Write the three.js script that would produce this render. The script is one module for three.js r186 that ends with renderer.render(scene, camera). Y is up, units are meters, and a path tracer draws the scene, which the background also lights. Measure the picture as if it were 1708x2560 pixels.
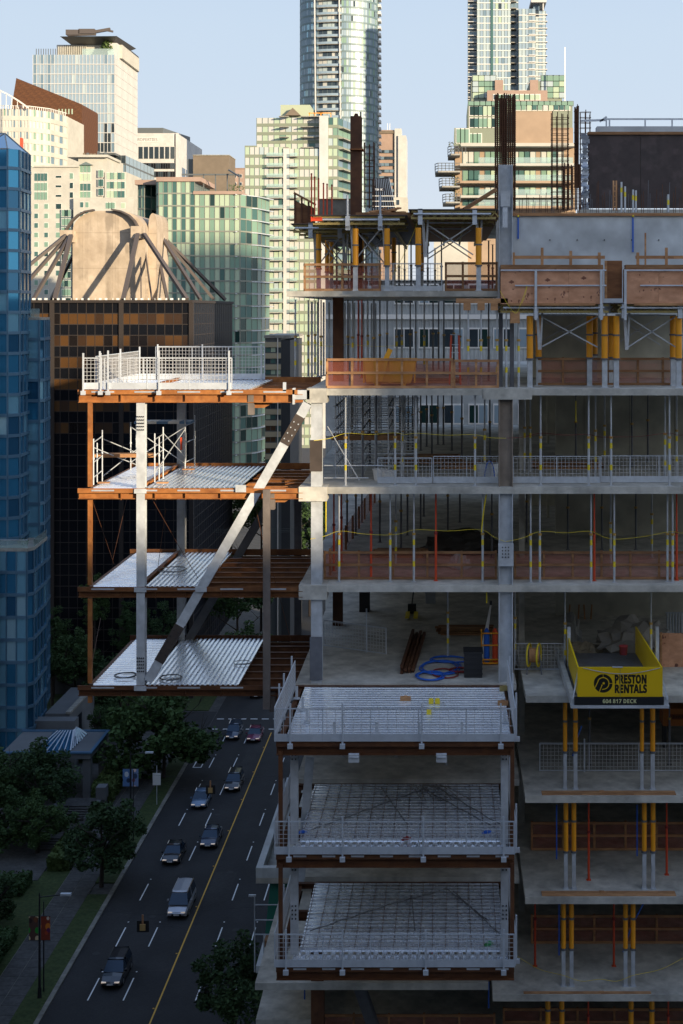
import * as THREE from 'three';
import { mergeGeometries } from 'three/addons/utils/BufferGeometryUtils.js';

// ---------------------------------------------------------------- camera, sky, sun, exposure
const F = 3400, CX = 1120, CY = 775, H = 62;           // focal length and vanishing point in photo pixels, eye height
const scene = new THREE.Scene();
const camera = new THREE.PerspectiveCamera(2 * Math.atan(1280 / F) * 180 / Math.PI, 1708 / 2560, 0.5, 4000);
camera.position.set(0, H, 0);
camera.lookAt(0, H, -10);
camera.setViewOffset(1708, 2560, 854 - CX, 1280 - CY, 1708, 2560);
const renderer = new THREE.WebGLRenderer({ antialias: true });
renderer.toneMapping = THREE.LinearToneMapping;
renderer.toneMappingExposure = 1.64;
renderer.shadowMap.enabled = true;
const SUN_AZ = 45 * Math.PI / 180, SUN_EL = 10.5 * Math.PI / 180;
const toSun = new THREE.Vector3(Math.sin(SUN_AZ) * Math.cos(SUN_EL), Math.sin(SUN_EL), Math.cos(SUN_AZ) * Math.cos(SUN_EL));
const sun = new THREE.DirectionalLight(new THREE.Color().setRGB(1.0, 0.82, 0.58), 5);
sun.position.copy(toSun).multiplyScalar(500).add(new THREE.Vector3(0, 60, -200));
sun.target.position.set(0, 60, -200);
sun.castShadow = true; sun.shadow.mapSize.set(4096, 4096);
Object.assign(sun.shadow.camera, { left: -450, right: 450, top: 250, bottom: -250, near: 1, far: 1600 });
sun.shadow.radius = 1.6;
scene.add(sun, sun.target);
{ // clear evening sky: pale at the horizon, bluer overhead, a soft glow round the low sun
  const W = 512, Hh = 256, data = new Float32Array(W * Hh * 4);
  const hor = [0.70, 0.735, 0.78], mid = [0.535, 0.65, 0.785], zen = [0.29, 0.43, 0.74], glow = [1.0, 0.84, 0.62];
  for (let j = 0; j < Hh; j++) for (let i = 0; i < W; i++) {
    const el = ((j + 0.5) / Hh - 0.5) * Math.PI, phi = ((i + 0.5) / W - 0.5) * 2 * Math.PI;
    const d = new THREE.Vector3(Math.cos(el) * Math.cos(phi), Math.sin(el), Math.cos(el) * Math.sin(phi));
    const e = Math.max(0, Math.sin(el)), a = Math.min(1, e / 0.24), b = Math.min(1, Math.max(0, (e - 0.2) / 0.8));
    const g = Math.pow(Math.max(0, d.dot(toSun)), 10) * 0.6 + Math.pow(Math.max(0, d.dot(toSun)), 2.5) * 0.32;
    for (let k = 0; k < 3; k++) {
      let c = hor[k] + (mid[k] - hor[k]) * a * (2 - a); c += (zen[k] - c) * b * (2 - b);
      data[(j * W + i) * 4 + k] = (c + g * glow[k]) * 0.685;
    }
    data[(j * W + i) * 4 + 3] = 1;
  }
  const sky = new THREE.DataTexture(data, W, Hh, THREE.RGBAFormat, THREE.FloatType);
  sky.mapping = THREE.EquirectangularReflectionMapping; sky.minFilter = sky.magFilter = THREE.LinearFilter; sky.needsUpdate = true;
  scene.background = sky; scene.environment = sky;
}

// ---------------------------------------------------------------- helpers
let seed = 7;
const rnd = () => { seed = (seed * 1664525 + 1013904223) >>> 0; return seed / 4294967296; };
const rr = (a, b) => a + (b - a) * rnd();
const pick = (a) => a[Math.floor(rnd() * a.length)];
const V = (x, y, z) => new THREE.Vector3(x, y, z);
const XX = (px, D) => (px - CX) * D / F, YY = (py, D) => H - (py - CY) * D / F;   // a photo position at a distance D in metres
const PT = (px, py, D) => V(XX(px, D), YY(py, D), -D);
const LEV = (n) => 58.87 - 3.9 * n;

class GB {                                              // collects faces with uv in metres
  constructor() { this.p = []; this.n = []; this.u = []; }
  tri(a, b, c, na, nb, nc, ua, ub, uc) {
    const gx = (b.y - a.y) * (c.z - a.z) - (b.z - a.z) * (c.y - a.y), gy = (b.z - a.z) * (c.x - a.x) - (b.x - a.x) * (c.z - a.z), gz = (b.x - a.x) * (c.y - a.y) - (b.y - a.y) * (c.x - a.x);
    if (gx * na.x + gy * na.y + gz * na.z < 0) { [b, c] = [c, b]; [nb, nc] = [nc, nb]; [ub, uc] = [uc, ub]; }
    for (const v of [a, b, c]) this.p.push(v.x, v.y, v.z);
    for (const v of [na, nb, nc]) this.n.push(v.x, v.y, v.z);
    for (const v of [ua, ub, uc]) this.u.push(v[0], v[1]);
  }
  quad(a, b, c, d, o = 0) {
    const e1 = b.clone().sub(a), e2 = d.clone().sub(a), n = e1.clone().cross(c.clone().sub(a)).normalize();
    if (!(n.lengthSq() > 0.5)) n.copy(c.clone().sub(a).cross(e2)).normalize();
    const L = e1.length(), M = e2.length();
    this.tri(a, b, c, n, n, n, [o, o], [o + L, o], [o + L, o + M]);
    this.tri(a, c, d, n, n, n, [o, o], [o + L, o + M], [o, o + M]);
    return this;
  }
  ob(c, ux, uy, uz) {                                   // box from centre and three half vectors
    const P = (i, j, k) => c.clone().addScaledVector(ux, i).addScaledVector(uy, j).addScaledVector(uz, k), o = (c.x * 1.7 + c.y * 2.3 + c.z) % 5;
    this.quad(P(-1, -1, 1), P(1, -1, 1), P(1, 1, 1), P(-1, 1, 1), o); this.quad(P(1, -1, -1), P(-1, -1, -1), P(-1, 1, -1), P(1, 1, -1), o);
    this.quad(P(1, -1, 1), P(1, -1, -1), P(1, 1, -1), P(1, 1, 1), o); this.quad(P(-1, -1, -1), P(-1, -1, 1), P(-1, 1, 1), P(-1, 1, -1), o);
    this.quad(P(-1, 1, 1), P(1, 1, 1), P(1, 1, -1), P(-1, 1, -1), o); this.quad(P(-1, -1, -1), P(1, -1, -1), P(1, -1, 1), P(-1, -1, 1), o);
    return this;
  }
  box(x0, x1, y0, y1, d0, d1) {                         // d0, d1: distances from the camera plane
    return this.ob(V((x0 + x1) / 2, (y0 + y1) / 2, -(d0 + d1) / 2), V(Math.abs(x1 - x0) / 2, 0, 0), V(0, Math.abs(y1 - y0) / 2, 0), V(0, 0, Math.abs(d1 - d0) / 2));
  }
  frame(a, b, up) {
    const t = b.clone().sub(a), L = t.length(); t.normalize();
    let u = (up || (Math.abs(t.y) > 0.95 ? V(0, 0, 1) : V(0, 1, 0))).clone(); u.addScaledVector(t, -u.dot(t)).normalize();
    return { t, L, u, s: t.clone().cross(u) };
  }
  bar(a, b, w, h = w, up, so = 0, uo = 0) {             // w across, h along up
    const { t, L, u, s } = this.frame(a, b, up);
    return this.ob(a.clone().lerp(b, 0.5).addScaledVector(s, so).addScaledVector(u, uo), t.multiplyScalar(L / 2), u.multiplyScalar(h / 2), s.multiplyScalar(w / 2));
  }
  ibeam(a, b, w, h, tf = 0.02, tw = 0.014, up) {        // flanges face +-up
    const { u } = this.frame(a, b, up);
    this.bar(a, b, w, tf, up, 0, h / 2 - tf / 2); this.bar(a, b, w, tf, up, 0, -h / 2 + tf / 2);
    return this.bar(a, b, tw, h - 2 * tf, up);
  }
  cyl(a, b, r0, r1 = r0, seg = 8, caps = true) {
    const { u, s, t } = this.frame(a, b), L = a.distanceTo(b), R = (k) => { const q = k / seg * 2 * Math.PI; return u.clone().multiplyScalar(Math.cos(q)).addScaledVector(s, Math.sin(q)); };
    for (let k = 0; k < seg; k++) {
      const n0 = R(k), n1 = R(k + 1), A = a.clone().addScaledVector(n0, r0), B = a.clone().addScaledVector(n1, r0), C = b.clone().addScaledVector(n1, r1), D = b.clone().addScaledVector(n0, r1);
      const w0 = k / seg * 6.28 * r0, w1 = (k + 1) / seg * 6.28 * r0;
      this.tri(A, B, C, n0, n1, n1, [w0, 0], [w1, 0], [w1, L]); this.tri(A, C, D, n0, n1, n0, [w0, 0], [w1, L], [w0, L]);
      if (caps) { this.tri(b, D, C, t, t, t, [0, 0], [r1, 0], [0, r1]); const m = t.clone().negate(); this.tri(a, B, A, m, m, m, [0, 0], [r0, 0], [0, r0]); }
    }
    return this;
  }
  prism(pts, y0, y1) {                                  // vertical prism over plan points [x, d], seen left to right
    const n = pts.length, lo = pts.map(([x, d]) => V(x, y0, -d)), hi = pts.map(([x, d]) => V(x, y1, -d));
    for (let i = 0; i < n; i++) { const j = (i + 1) % n; this.quad(lo[i], lo[j], hi[j], hi[i]); }
    const tr = THREE.ShapeUtils.triangulateShape(pts.map(([x, d]) => new THREE.Vector2(x, -d)), []), up = V(0, 1, 0), dn = V(0, -1, 0);
    for (const [a, b, c] of tr) {
      const q = [a, b, c].map((i) => [hi[i].x, hi[i].z]);
      this.tri(hi[c], hi[b], hi[a], up, up, up, q[2], q[1], q[0]); this.tri(lo[a], lo[b], lo[c], dn, dn, dn, q[0], q[1], q[2]);
    }
    return this;
  }
  plate(pts, d0, d1) {                                  // outline [x, y] in a plane facing the camera, from distance d0 to d1
    const n = pts.length, ar = THREE.ShapeUtils.area(pts.map(([x, y]) => new THREE.Vector2(x, y))); if (ar < 0) pts = [...pts].reverse();
    const f = pts.map(([x, y]) => V(x, y, -d0)), b = pts.map(([x, y]) => V(x, y, -d1));
    for (let i = 0; i < n; i++) { const j = (i + 1) % n; this.quad(f[j], f[i], b[i], b[j]); }
    const nf = V(0, 0, 1), nb = V(0, 0, -1);
    for (const [i, j, k] of THREE.ShapeUtils.triangulateShape(pts.map(([x, y]) => new THREE.Vector2(x, y)), [])) {
      this.tri(f[i], f[j], f[k], nf, nf, nf, pts[i], pts[j], pts[k]); this.tri(b[k], b[j], b[i], nb, nb, nb, pts[k], pts[j], pts[i]);
    }
    return this;
  }
  get empty() { return !this.p.length; }
  geo() {
    const g = new THREE.BufferGeometry();
    g.setAttribute('position', new THREE.Float32BufferAttribute(this.p, 3)); g.setAttribute('normal', new THREE.Float32BufferAttribute(this.n, 3)); g.setAttribute('uv', new THREE.Float32BufferAttribute(this.u, 2));
    return g;
  }
}
const used = new Map();
function numbered(name) { const k = used.get(name) || 0; used.set(name, k + 1); return k ? name + '_' + String(k).padStart(3, '0') : name; }
function thing(name, label, category, group) {
  const o = new THREE.Group(); o.name = numbered(name); o.userData = { label, category }; if (group) o.userData.group = group;
  scene.add(o); return o;
}
function part(name, g, m, parent, label) {
  const o = new THREE.Mesh(g instanceof GB ? g.geo() : g, m); o.name = name; parent.add(o); if (label) o.userData.label = label; return o;
}
function partGroup(name, parent) { const o = new THREE.Group(); o.name = name; parent.add(o); return o; }
function solo(name, g, m, label, category, group) {
  const o = new THREE.Mesh(g instanceof GB ? g.geo() : g, m); o.name = numbered(name); o.userData = { label, category }; if (group) o.userData.group = group; scene.add(o); return o;
}
function struct(name, g, m) { const o = new THREE.Mesh(g instanceof GB ? g.geo() : g, m); o.name = numbered(name); o.userData = { kind: 'structure', label: name.replace(/_/g, ' ') }; scene.add(o); return o; }
function stuff(o) { o.userData.kind = 'stuff'; return o; }
function copyAt(root, [x, y, z], label, turn = 0, sc) {
  const r = root.clone(); r.name = numbered(root.name.replace(/_\d+$/, '')); r.userData = { ...root.userData, label }; scene.add(r); r.position.set(x, y, z); r.rotation.y = turn; if (sc) r.scale.set(sc[0], sc[1], sc[2]); return r;
}

// ---------------------------------------------------------------- textures
function vnoise(per, sd) {                              // tileable value noise with an integer period
  const t = new Float32Array(per * per); let s = sd * 7919 + 13; for (let i = 0; i < t.length; i++) { s = (s * 1664525 + 1013904223) >>> 0; t[i] = s / 4294967296; }
  return (x, y) => {
    const xi = Math.floor(x), yi = Math.floor(y), fx = x - xi, fy = y - yi, u = fx * fx * (3 - 2 * fx), v = fy * fy * (3 - 2 * fy);
    const m = (a) => ((a % per) + per) % per, g = (i, j) => t[m(j) * per + m(i)];
    return (g(xi, yi) * (1 - u) + g(xi + 1, yi) * u) * (1 - v) + (g(xi, yi + 1) * (1 - u) + g(xi + 1, yi + 1) * u) * v;
  };
}
function fbm(sd, base, oct, gain = 0.55) {
  const l = []; for (let o = 0; o < oct; o++) l.push(vnoise(base << o, sd + o * 17));
  return (u, v) => { let s = 0, a = 1, t = 0; for (let o = 0; o < oct; o++) { s += a * l[o](u * (base << o), v * (base << o)); t += a; a *= gain; } return s / t; };
}
function tex(n, metres, fn, srgb = true) {              // fn(u, v) -> [r, g, b] 0..1
  const d = new Uint8Array(n * n * 4);
  for (let j = 0; j < n; j++) for (let i = 0; i < n; i++) { const c = fn(i / n, j / n), k = (j * n + i) * 4; for (let q = 0; q < 3; q++) d[k + q] = Math.max(0, Math.min(255, c[q] * 255)); d[k + 3] = 255; }
  const t = new THREE.DataTexture(d, n, n); t.wrapS = t.wrapT = THREE.RepeatWrapping; t.magFilter = THREE.LinearFilter; t.minFilter = THREE.LinearMipmapLinearFilter; t.generateMipmaps = true;
  if (srgb) t.colorSpace = THREE.SRGBColorSpace; t.repeat.set(1 / metres, 1 / metres); t.needsUpdate = true; return t;
}
const nA = fbm(1, 4, 6), nB = fbm(2, 8, 5), nC = fbm(3, 16, 4), nD = fbm(4, 2, 5);
const mix = (a, b, t) => a.map((x, i) => x + (b[i] - x) * t);
const lin = (r, g, b) => new THREE.Color().setRGB(r, g, b);
const sm = (a, b, x) => { const t = Math.max(0, Math.min(1, (x - a) / (b - a))); return t * t * (3 - 2 * t); };
const tConc = tex(512, 5, (u, v) => { const a = nA(u, v), b = nC(u, v), s = sm(0.52, 0.62, nB(u, v)); const c = 0.60 + (a - 0.5) * 0.26 + (b - 0.5) * 0.16 - s * 0.03; return [c * 1.0, c * 0.99, c * 0.955]; });
const tConcBump = tex(512, 5, (u, v) => { const c = nC(u, v); return [c, c, c]; }, false);
const tWall = tex(512, 6, (u, v) => { const a = nD(u, v), b = nB(u, v); const c = 0.66 + (a - 0.5) * 0.34 + (b - 0.5) * 0.18; return [c * 0.97, c, c * 1.01]; });
const tFac = tex(512, 18, (u, v) => { const c = 0.66 + (nA(u, v) - 0.5) * 0.10 + (nC(u, v) - 0.5) * 0.06; return [c, c, c * 0.99]; });
const tRust = tex(512, 3, (u, v) => { const a = nB(u, v), b = nC(u, v), s = sm(0.5, 0.7, nA(u, v)); const base = mix([0.64, 0.39, 0.20], [0.45, 0.26, 0.15], a); return mix(base, [0.70, 0.43, 0.24], s * 0.6).map((x) => x + (b - 0.5) * 0.12); });
const tSteel = tex(512, 3, (u, v) => { const a = nA(u, v), b = nC(u, v); const c = 0.64 + (a - 0.5) * 0.22 + (b - 0.5) * 0.1; return [c * 0.98, c, c * 1.02]; });
const tGalv = tex(512, 2.5, (u, v) => { const a = nB(u, v), b = nC(u, v); const c = 0.86 + (a - 0.5) * 0.12 + (b - 0.5) * 0.08; return [c * 0.98, c, c * 1.02]; });
const tGalvR = tex(512, 2.5, (u, v) => { const c = 0.5 + (nA(u, v) - 0.5) * 0.3; return [c, c, c]; }, false);
const tWood = tex(512, 2, (u, v) => { const g = fbmGrain(u, v); return mix([0.72, 0.56, 0.40], [0.52, 0.38, 0.26], g); });
function fbmGrain(u, v) { return Math.min(1, Math.max(0, 0.5 + (nC(u * 0.25 % 1, v) - 0.5) * 1.2 + (nA(u, v) - 0.5) * 0.6)); }
const tPly = tex(512, 2.4, (u, v) => { const a = nA(u, v), g = nC(u * 0.5, v), k = sm(0.66, 0.74, nB(u, v)); let c = mix([0.84, 0.66, 0.53], [0.70, 0.53, 0.41], a); c = c.map((x) => x + (g - 0.5) * 0.16); return mix(c, [0.36, 0.22, 0.18], k * 0.8); });
const tForm = tex(512, 4, (u, v) => { const a = nD(u, v), b = nC(u, v), s = sm(0.45, 0.7, nB(u * 1, v)); const c = 0.20 + (b - 0.5) * 0.06 + s * 0.05; return [c * 1.12 + a * 0.03, c, c * 0.98]; });
const tCore = tex(1024, 24, (u, v) => {                 // old board-marked concrete with run-off stains
  const a = nA(u, v), b = nC(u, v), f = fbmStreak(u); const y = v;
  let c = mix([0.74, 0.68, 0.60], [0.62, 0.56, 0.49], a); c = c.map((x) => x + (b - 0.5) * 0.16);
  const st = sm(0.5, 0.75, f + (nB(u, v) - 0.5) * 0.6) * 0.6 * (0.3 + 0.7 * sm(0.35, 0.65, nC(u, v))) + (Math.abs(v * 4 % 1 - 0.5) < 0.012 ? 0.25 : 0); return mix(c, [0.40, 0.36, 0.31], st * (0.4 + 0.6 * nD(u, y)));
});
function fbmStreak(u) { return nB((u * 3) % 1, 0.37); }
const tAsph = tex(1024, 16, (u, v) => { const a = nA(u, v), b = nC((u * 8) % 1, (v * 8) % 1), tr = 0.5 + 0.5 * Math.cos(u * Math.PI * 2 * 5); const c = 0.14 + (a - 0.5) * 0.10 + (b - 0.5) * 0.08 - tr * 0.012; return [c, c * 1.0, c * 1.02]; });
const tGrass = tex(512, 4, (u, v) => { const a = nB(u, v), b = nC(u, v); return mix([0.15, 0.22, 0.07], [0.24, 0.28, 0.11], a).map((x) => x + (b - 0.5) * 0.15); });
const tPave = tex(512, 4, (u, v) => { const c = 0.28 + (nA(u, v) - 0.5) * 0.13 + (nC(u, v) - 0.5) * 0.12; return [c, c * 0.99, c * 0.96]; });

const std = (o) => new THREE.MeshStandardMaterial(o);
const M = {
  conc: std({ map: tConc, roughness: 0.9, bumpMap: tConcBump, bumpScale: 0.004, color: lin(1.5, 1.49, 1.43) }),
  concDark: std({ map: tConc, roughness: 0.92, color: lin(0.62, 0.6, 0.55) }),
  concWall: std({ map: tWall, roughness: 0.85, color: lin(1.35, 1.35, 1.35) }),
  coreWall: std({ map: tWall, roughness: 0.9, color: lin(1.3, 1.18, 0.95) }),
  core: std({ map: tCore, roughness: 0.92, bumpMap: tConcBump, bumpScale: 0.02 }),
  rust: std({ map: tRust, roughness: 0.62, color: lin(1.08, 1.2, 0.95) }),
  rustBrownShade: std({ map: tRust, roughness: 0.7, color: lin(0.36, 0.38, 0.36) }),  // brown mill scale, darkened further: the shade on the lower beams is in the colour
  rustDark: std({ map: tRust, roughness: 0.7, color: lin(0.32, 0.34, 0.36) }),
  steel: std({ map: tSteel, roughness: 0.55, color: lin(1.32, 1.34, 1.34) }),
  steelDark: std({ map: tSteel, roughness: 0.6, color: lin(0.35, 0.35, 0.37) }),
  galv: std({ map: tGalv, roughnessMap: tGalvR, roughness: 0.8, metalness: 0.55 }),
  deck: std({ map: tGalv, roughnessMap: tGalvR, roughness: 0.55, metalness: 0.68, color: lin(1.32, 1.33, 1.36) }),
  rail: std({ map: tGalv, roughness: 0.5, metalness: 0.3, color: lin(0.8, 0.82, 0.84) }),
  wire: std({ color: lin(0.55, 0.56, 0.57), roughness: 0.5, metalness: 0.3 }),
  orange: std({ color: lin(0.84, 0.34, 0.012), roughness: 0.45 }),
  red: std({ color: lin(0.62, 0.07, 0.02), roughness: 0.5 }),
  redDark: std({ color: lin(0.22, 0.02, 0.02), roughness: 0.6 }),
  yellow: std({ color: lin(0.80, 0.50, 0.01), roughness: 0.5 }),
  sticker: std({ color: lin(0.78, 0.62, 0.03), roughness: 0.5 }),
  blue: std({ color: lin(0.015, 0.12, 0.55), roughness: 0.5 }),
  green: std({ color: lin(0.02, 0.30, 0.08), roughness: 0.5 }),
  wood: std({ map: tWood, roughness: 0.8, color: lin(1.25, 1.2, 1.15) }),
  woodOld: std({ map: tWood, roughness: 0.85, color: lin(0.75, 0.7, 0.66) }),
  ply: std({ map: tPly, roughness: 0.75, color: lin(1.05, 0.95, 0.9) }),
  form: std({ map: tForm, roughness: 0.6 }),
  formBeam: std({ color: lin(0.36, 0.28, 0.10), roughness: 0.7 }),
  net: std({ color: lin(0.42, 0.12, 0.075), roughness: 0.8, transparent: true, opacity: 0.5, side: THREE.DoubleSide }),
  black: std({ color: lin(0.02, 0.02, 0.022), roughness: 0.6 }),
  white: std({ color: lin(0.75, 0.74, 0.71), roughness: 0.6 }),
  asphalt: std({ map: tAsph, roughness: 0.85 }),
  grass: std({ map: tGrass, roughness: 0.95 }),
  pave: std({ map: tPave, roughness: 0.9 }),
  paint: std({ color: lin(0.72, 0.72, 0.70), roughness: 0.6 }),
  paintY: std({ color: lin(0.66, 0.36, 0.04), roughness: 0.6 }),
};
// a thin glass pane over a blind, a room or a bright sky: the colour is the tint of the coated sheet
const glass = (r, g, b, met = 0.35, rough = 0.12) => std({ color: lin(r, g, b), metalness: met, roughness: rough });
M.steelStrut = std({ color: lin(0.085, 0.07, 0.062), roughness: 0.6 });
M.splice = std({ map: tSteel, roughness: 0.6, color: lin(0.16, 0.115, 0.09) });
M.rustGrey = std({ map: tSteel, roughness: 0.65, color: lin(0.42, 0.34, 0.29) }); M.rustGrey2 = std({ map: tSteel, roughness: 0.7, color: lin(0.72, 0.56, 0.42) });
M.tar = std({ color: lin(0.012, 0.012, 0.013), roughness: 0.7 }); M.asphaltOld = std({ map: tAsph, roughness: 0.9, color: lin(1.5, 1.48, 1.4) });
M.rustMidShade = std({ map: tRust, roughness: 0.66, color: lin(0.55, 0.6, 0.52) });  // rust with part of the lower bay shade put into its colour

// ---------------------------------------------------------------- ground, street
{
  const g = new GB(); g.quad(V(-1500, 0, 300), V(1500, 0, 300), V(1500, 0, -2500), V(-1500, 0, -2500)); struct('ground', g, M.pave);
  const r = new GB(); r.quad(V(-35.5, 0.012, 120), V(-15.4, 0.012, 120), V(-15.4, 0.012, -900), V(-35.5, 0.012, -900)); struct('road', r, M.asphalt);
  const c = new GB(); c.quad(V(-300, 0.006, -200), V(-35.6, 0.006, -200), V(-35.6, 0.006, -210), V(-300, 0.006, -210)); c.quad(V(-15.3, 0.006, -200), V(300, 0.006, -200), V(300, 0.006, -210), V(-15.3, 0.006, -210)); struct('side_street', c, M.asphalt);
  for (const [x0, x1, d0, d1] of [[-35.95, -35.5, -100, 200], [-35.95, -35.5, 222, 600], [-15.4, -15.0, -100, 200], [-15.4, -15.0, 222, 600]]) { const k = new GB().box(x0, x1, 0, 0.15, d0, d1); struct('kerb', k, M.concDark); }
  for (const [x0, x1, d0, d1] of [[-38.1, -35.95, -100, 144], [-38.1, -35.95, 147, 199]]) struct('grass_verge', new GB().box(x0, x1, 0, 0.14, d0, d1), M.grass);
  const sw = struct('left_pavement', new GB().box(-41.6, -38.1, 0, 0.1, -100, 199.5), M.concDark);
  for (let d = 100; d < 199; d += 1.75) for (const x of [-41.56, -39.82]) { const s = part('paving_slab', new GB().box(x + 0.02, x + 1.7, 0.1, 0.13, d + 0.02, d + 1.73), M.pave, sw); }
  struct('right_pavement', new GB().box(-15, 60, 0, 0.12, -60, 199), M.conc);
  struct('lawn', new GB().box(-56, -41.6, 0, 0.12, 60, 150), M.grass);
  struct('far_lawn', new GB().box(-110, -37, 0, 0.12, 210.3, 240), M.grass);
  for (const x of [-32.35, -29.15, -22.65, -19.3]) for (let k = -6; k < 8; k++) { const d = 122.1 + 10.35 * k; struct('lane_dash', new GB().box(x - 0.06, x + 0.06, 0.012, 0.017, d, d + 4.1), M.paint); if (k > -2) struct('lane_reflector', new GB().box(x - 0.07, x + 0.07, 0.012, 0.035, d + 5.2, d + 5.35), M.paint); }
  struct('centre_line', new GB().box(-25.97, -25.83, 0.012, 0.017, 30, 199.5), M.paintY);
  for (let d = 100; d < 200; d += 10.3) struct('centre_reflector', new GB().box(-26.2, -26.04, 0.012, 0.04, d, d + 0.15), M.paintY);
  for (let x = -35; x < -16; x += 1.7) for (const d of [201, 206]) struct('crossing_dash', new GB().box(x, x + 1.05, 0.012, 0.017, d, d + 0.3), M.paint);
  for (let k = 0; k < 9; k++) { const g2 = new GB(); let x = rr(-35, -29), d = 118 + k * 9.5; for (let s = 0; s < 9; s++) { const nx = x + rr(0.6, 1.4), nd = d + rr(-0.5, 0.5); g2.bar(V(x, 0.0145, -d), V(nx, 0.0145, -nd), 0.07, 0.003); x = nx; d = nd; } struct('tar_seam', g2, M.tar); }
  for (const [x, d] of [[-33.9, 131], [-30.2, 139], [-24, 150], [-28.3, 167], [-21.2, 136], [-34.2, 176]]) struct('manhole_cover', new GB().cyl(V(x, 0.01, -d), V(x, 0.02, -d), 0.36, 0.36, 16), M.tar);
  for (const [x, d, w, l] of [[-33.6, 136, 2.2, 4], [-24.4, 141, 2.4, 9], [-30.8, 163, 2.0, 5], [-21, 160, 2.3, 7], [-27, 186, 2.4, 6]]) struct('asphalt_patch', new GB().box(x - w / 2, x + w / 2, 0.01, 0.0135, d, d + l), M.asphaltOld);
  const bx = (a, b, c2, d) => struct('road_marking', new GB().box(a, b, 0.012, 0.017, c2, d), M.paint); bx(-34.6, -33.4, 184.2, 184.45); bx(-34.6, -33.4, 187, 187.25); bx(-34.6, -34.45, 184.45, 187); bx(-33.55, -33.4, 184.45, 187);
}

// ---------------------------------------------------------------- glazed buildings
const paneGeo = new Map();
function paneBox(w, h, t = 0.06) { const k = [w, h, t].map((x) => x.toFixed(2)).join(); if (!paneGeo.has(k)) paneGeo.set(k, new THREE.BoxGeometry(w, h, t)); return paneGeo.get(k); }
// most flats of a stack have the same sheet in the same column; a few differ
function stripes(p, sd) { p.striped = sd; return p; }
function pickCol(p, i, f, c) { if (!p.striped || rnd() < 0.22) return choose(p); const k = seed, q = ((p.striped * 31 + i * 57 + c * 113) * 2654435761) >>> 0; seed = q; rnd(); rnd(); const m = choose(p); seed = k; return m; }
function choose(pal) { let t = 0; for (const [, w] of pal) t += w; let q = rnd() * t; for (const [m, w] of pal) { q -= w; if (q <= 0) return m; } return pal[0][0]; }
// one storeyed block on a parent: core, floor bands, mullions and panes on the edges that have columns
function block(root, o) {
  const { pts, y0, y1, floors, cols, core, band, mull, pal, single = () => true, inset = 0.1, proud = 0.14, bandH = 0.6, mullW = 0.12, pick: pk, roof = true, skip } = o, n = pts.length;
  const fh = (y1 - y0) / floors, C = [0, 0]; for (const p of pts) { C[0] += p[0] / n; C[1] += p[1] / n; }
  const grow = (m) => pts.map(([x, d]) => { const L = Math.hypot(x - C[0], d - C[1]); return [x + (x - C[0]) / L * m, d + (d - C[1]) / L * m]; });
  part('wall', new GB().prism(pts, y0, y1 + (roof ? 0.02 : 0)), core, root);
  const rest = new Map();
  for (let i = 0; i < n; i++) {
    const cN = cols[i] || 0; if (!cN) continue;
    const a = V(pts[i][0], 0, -pts[i][1]), b = V(pts[(i + 1) % n][0], 0, -pts[(i + 1) % n][1]), t = b.clone().sub(a), L = t.length(); t.normalize();
    const nn = V(-t.z, 0, t.x), rot = Math.atan2(nn.x, nn.z), cw = L / cN, mg = new GB();
    for (let c = 0; c <= cN; c++) { const q = a.clone().addScaledVector(t, c * cw).addScaledVector(nn, proud / 2 - 0.01); mg.ob(V(q.x, (y0 + y1) / 2, q.z), t.clone().multiplyScalar(mullW / 2), V(0, (y1 - y0) / 2, 0), nn.clone().multiplyScalar(proud / 2)); }
    if (mull) part('mullion', mg, mull, root);
    for (let f = 0; f < floors; f++) {
      if (band) { const q = a.clone().addScaledVector(t, L / 2).addScaledVector(nn, proud / 2); part('floor_band', new GB().ob(V(q.x, y0 + f * fh + bandH / 2, q.z), t.clone().multiplyScalar(L / 2 + 0.05), V(0, bandH / 2, 0), nn.clone().multiplyScalar(proud / 2 + 0.04)), band, root); }
      for (let c = 0; c < cN; c++) {
        if (skip && skip(i, f, c)) continue;
        const w = cw - mullW, h = fh - bandH, q = a.clone().addScaledVector(t, (c + 0.5) * cw).addScaledVector(nn, 0.03); q.y = y0 + f * fh + bandH + h / 2;
        const m = (pk && pk(i, f, c)) || pickCol(pal, i, f, c), g = paneBox(w, h);
        if (single(i, f, c, q)) { const p = part('pane', g, m, root); p.position.copy(q); p.rotation.y = rot; }
        else { const e = g.clone().applyMatrix4(new THREE.Matrix4().makeRotationY(rot).setPosition(q)); if (!rest.has(m)) rest.set(m, []); rest.get(m).push(e); }
      }
    }
  }
  for (const [m, l] of rest) stuff(part('pane_field', mergeGeometries(l), m, root));
}
// a plan rectangle given by photo columns on the front face and the photo column of the far right corner
const rect = (p0, p1, D, depth) => [[XX(p0, D), D], [XX(p1, D), D], [XX(p1, D), D + depth], [XX(p0, D), D + depth]];
function win(root, px, py, w, h, D, m, name = 'window', fr) {          // one framed window on a wall that faces the camera at D
  const x = XX(px, D), y = YY(py, D), s = D / F, ww = w * s, hh = h * s;
  const f = part(name, new GB().box(x - ww / 2 - 0.12, x + ww / 2 + 0.12, y - hh / 2 - 0.12, y + hh / 2 + 0.12, D - 0.06, D + 0.03), fr || G.frameW, root);
  part('pane', new GB().box(x - ww / 2, x + ww / 2, y - hh / 2, y + hh / 2, D - 0.1, D - 0.05), m, f); return f;
}
function glassRail(root, x0, x1, y, d, m) { part('glass_rail', new GB().box(x0, x1, y, y + 1.05, d, d + 0.03), m, root); part('rail_cap', new GB().box(x0, x1, y + 1.05, y + 1.12, d - 0.03, d + 0.05), G.frameD, root); }
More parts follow.
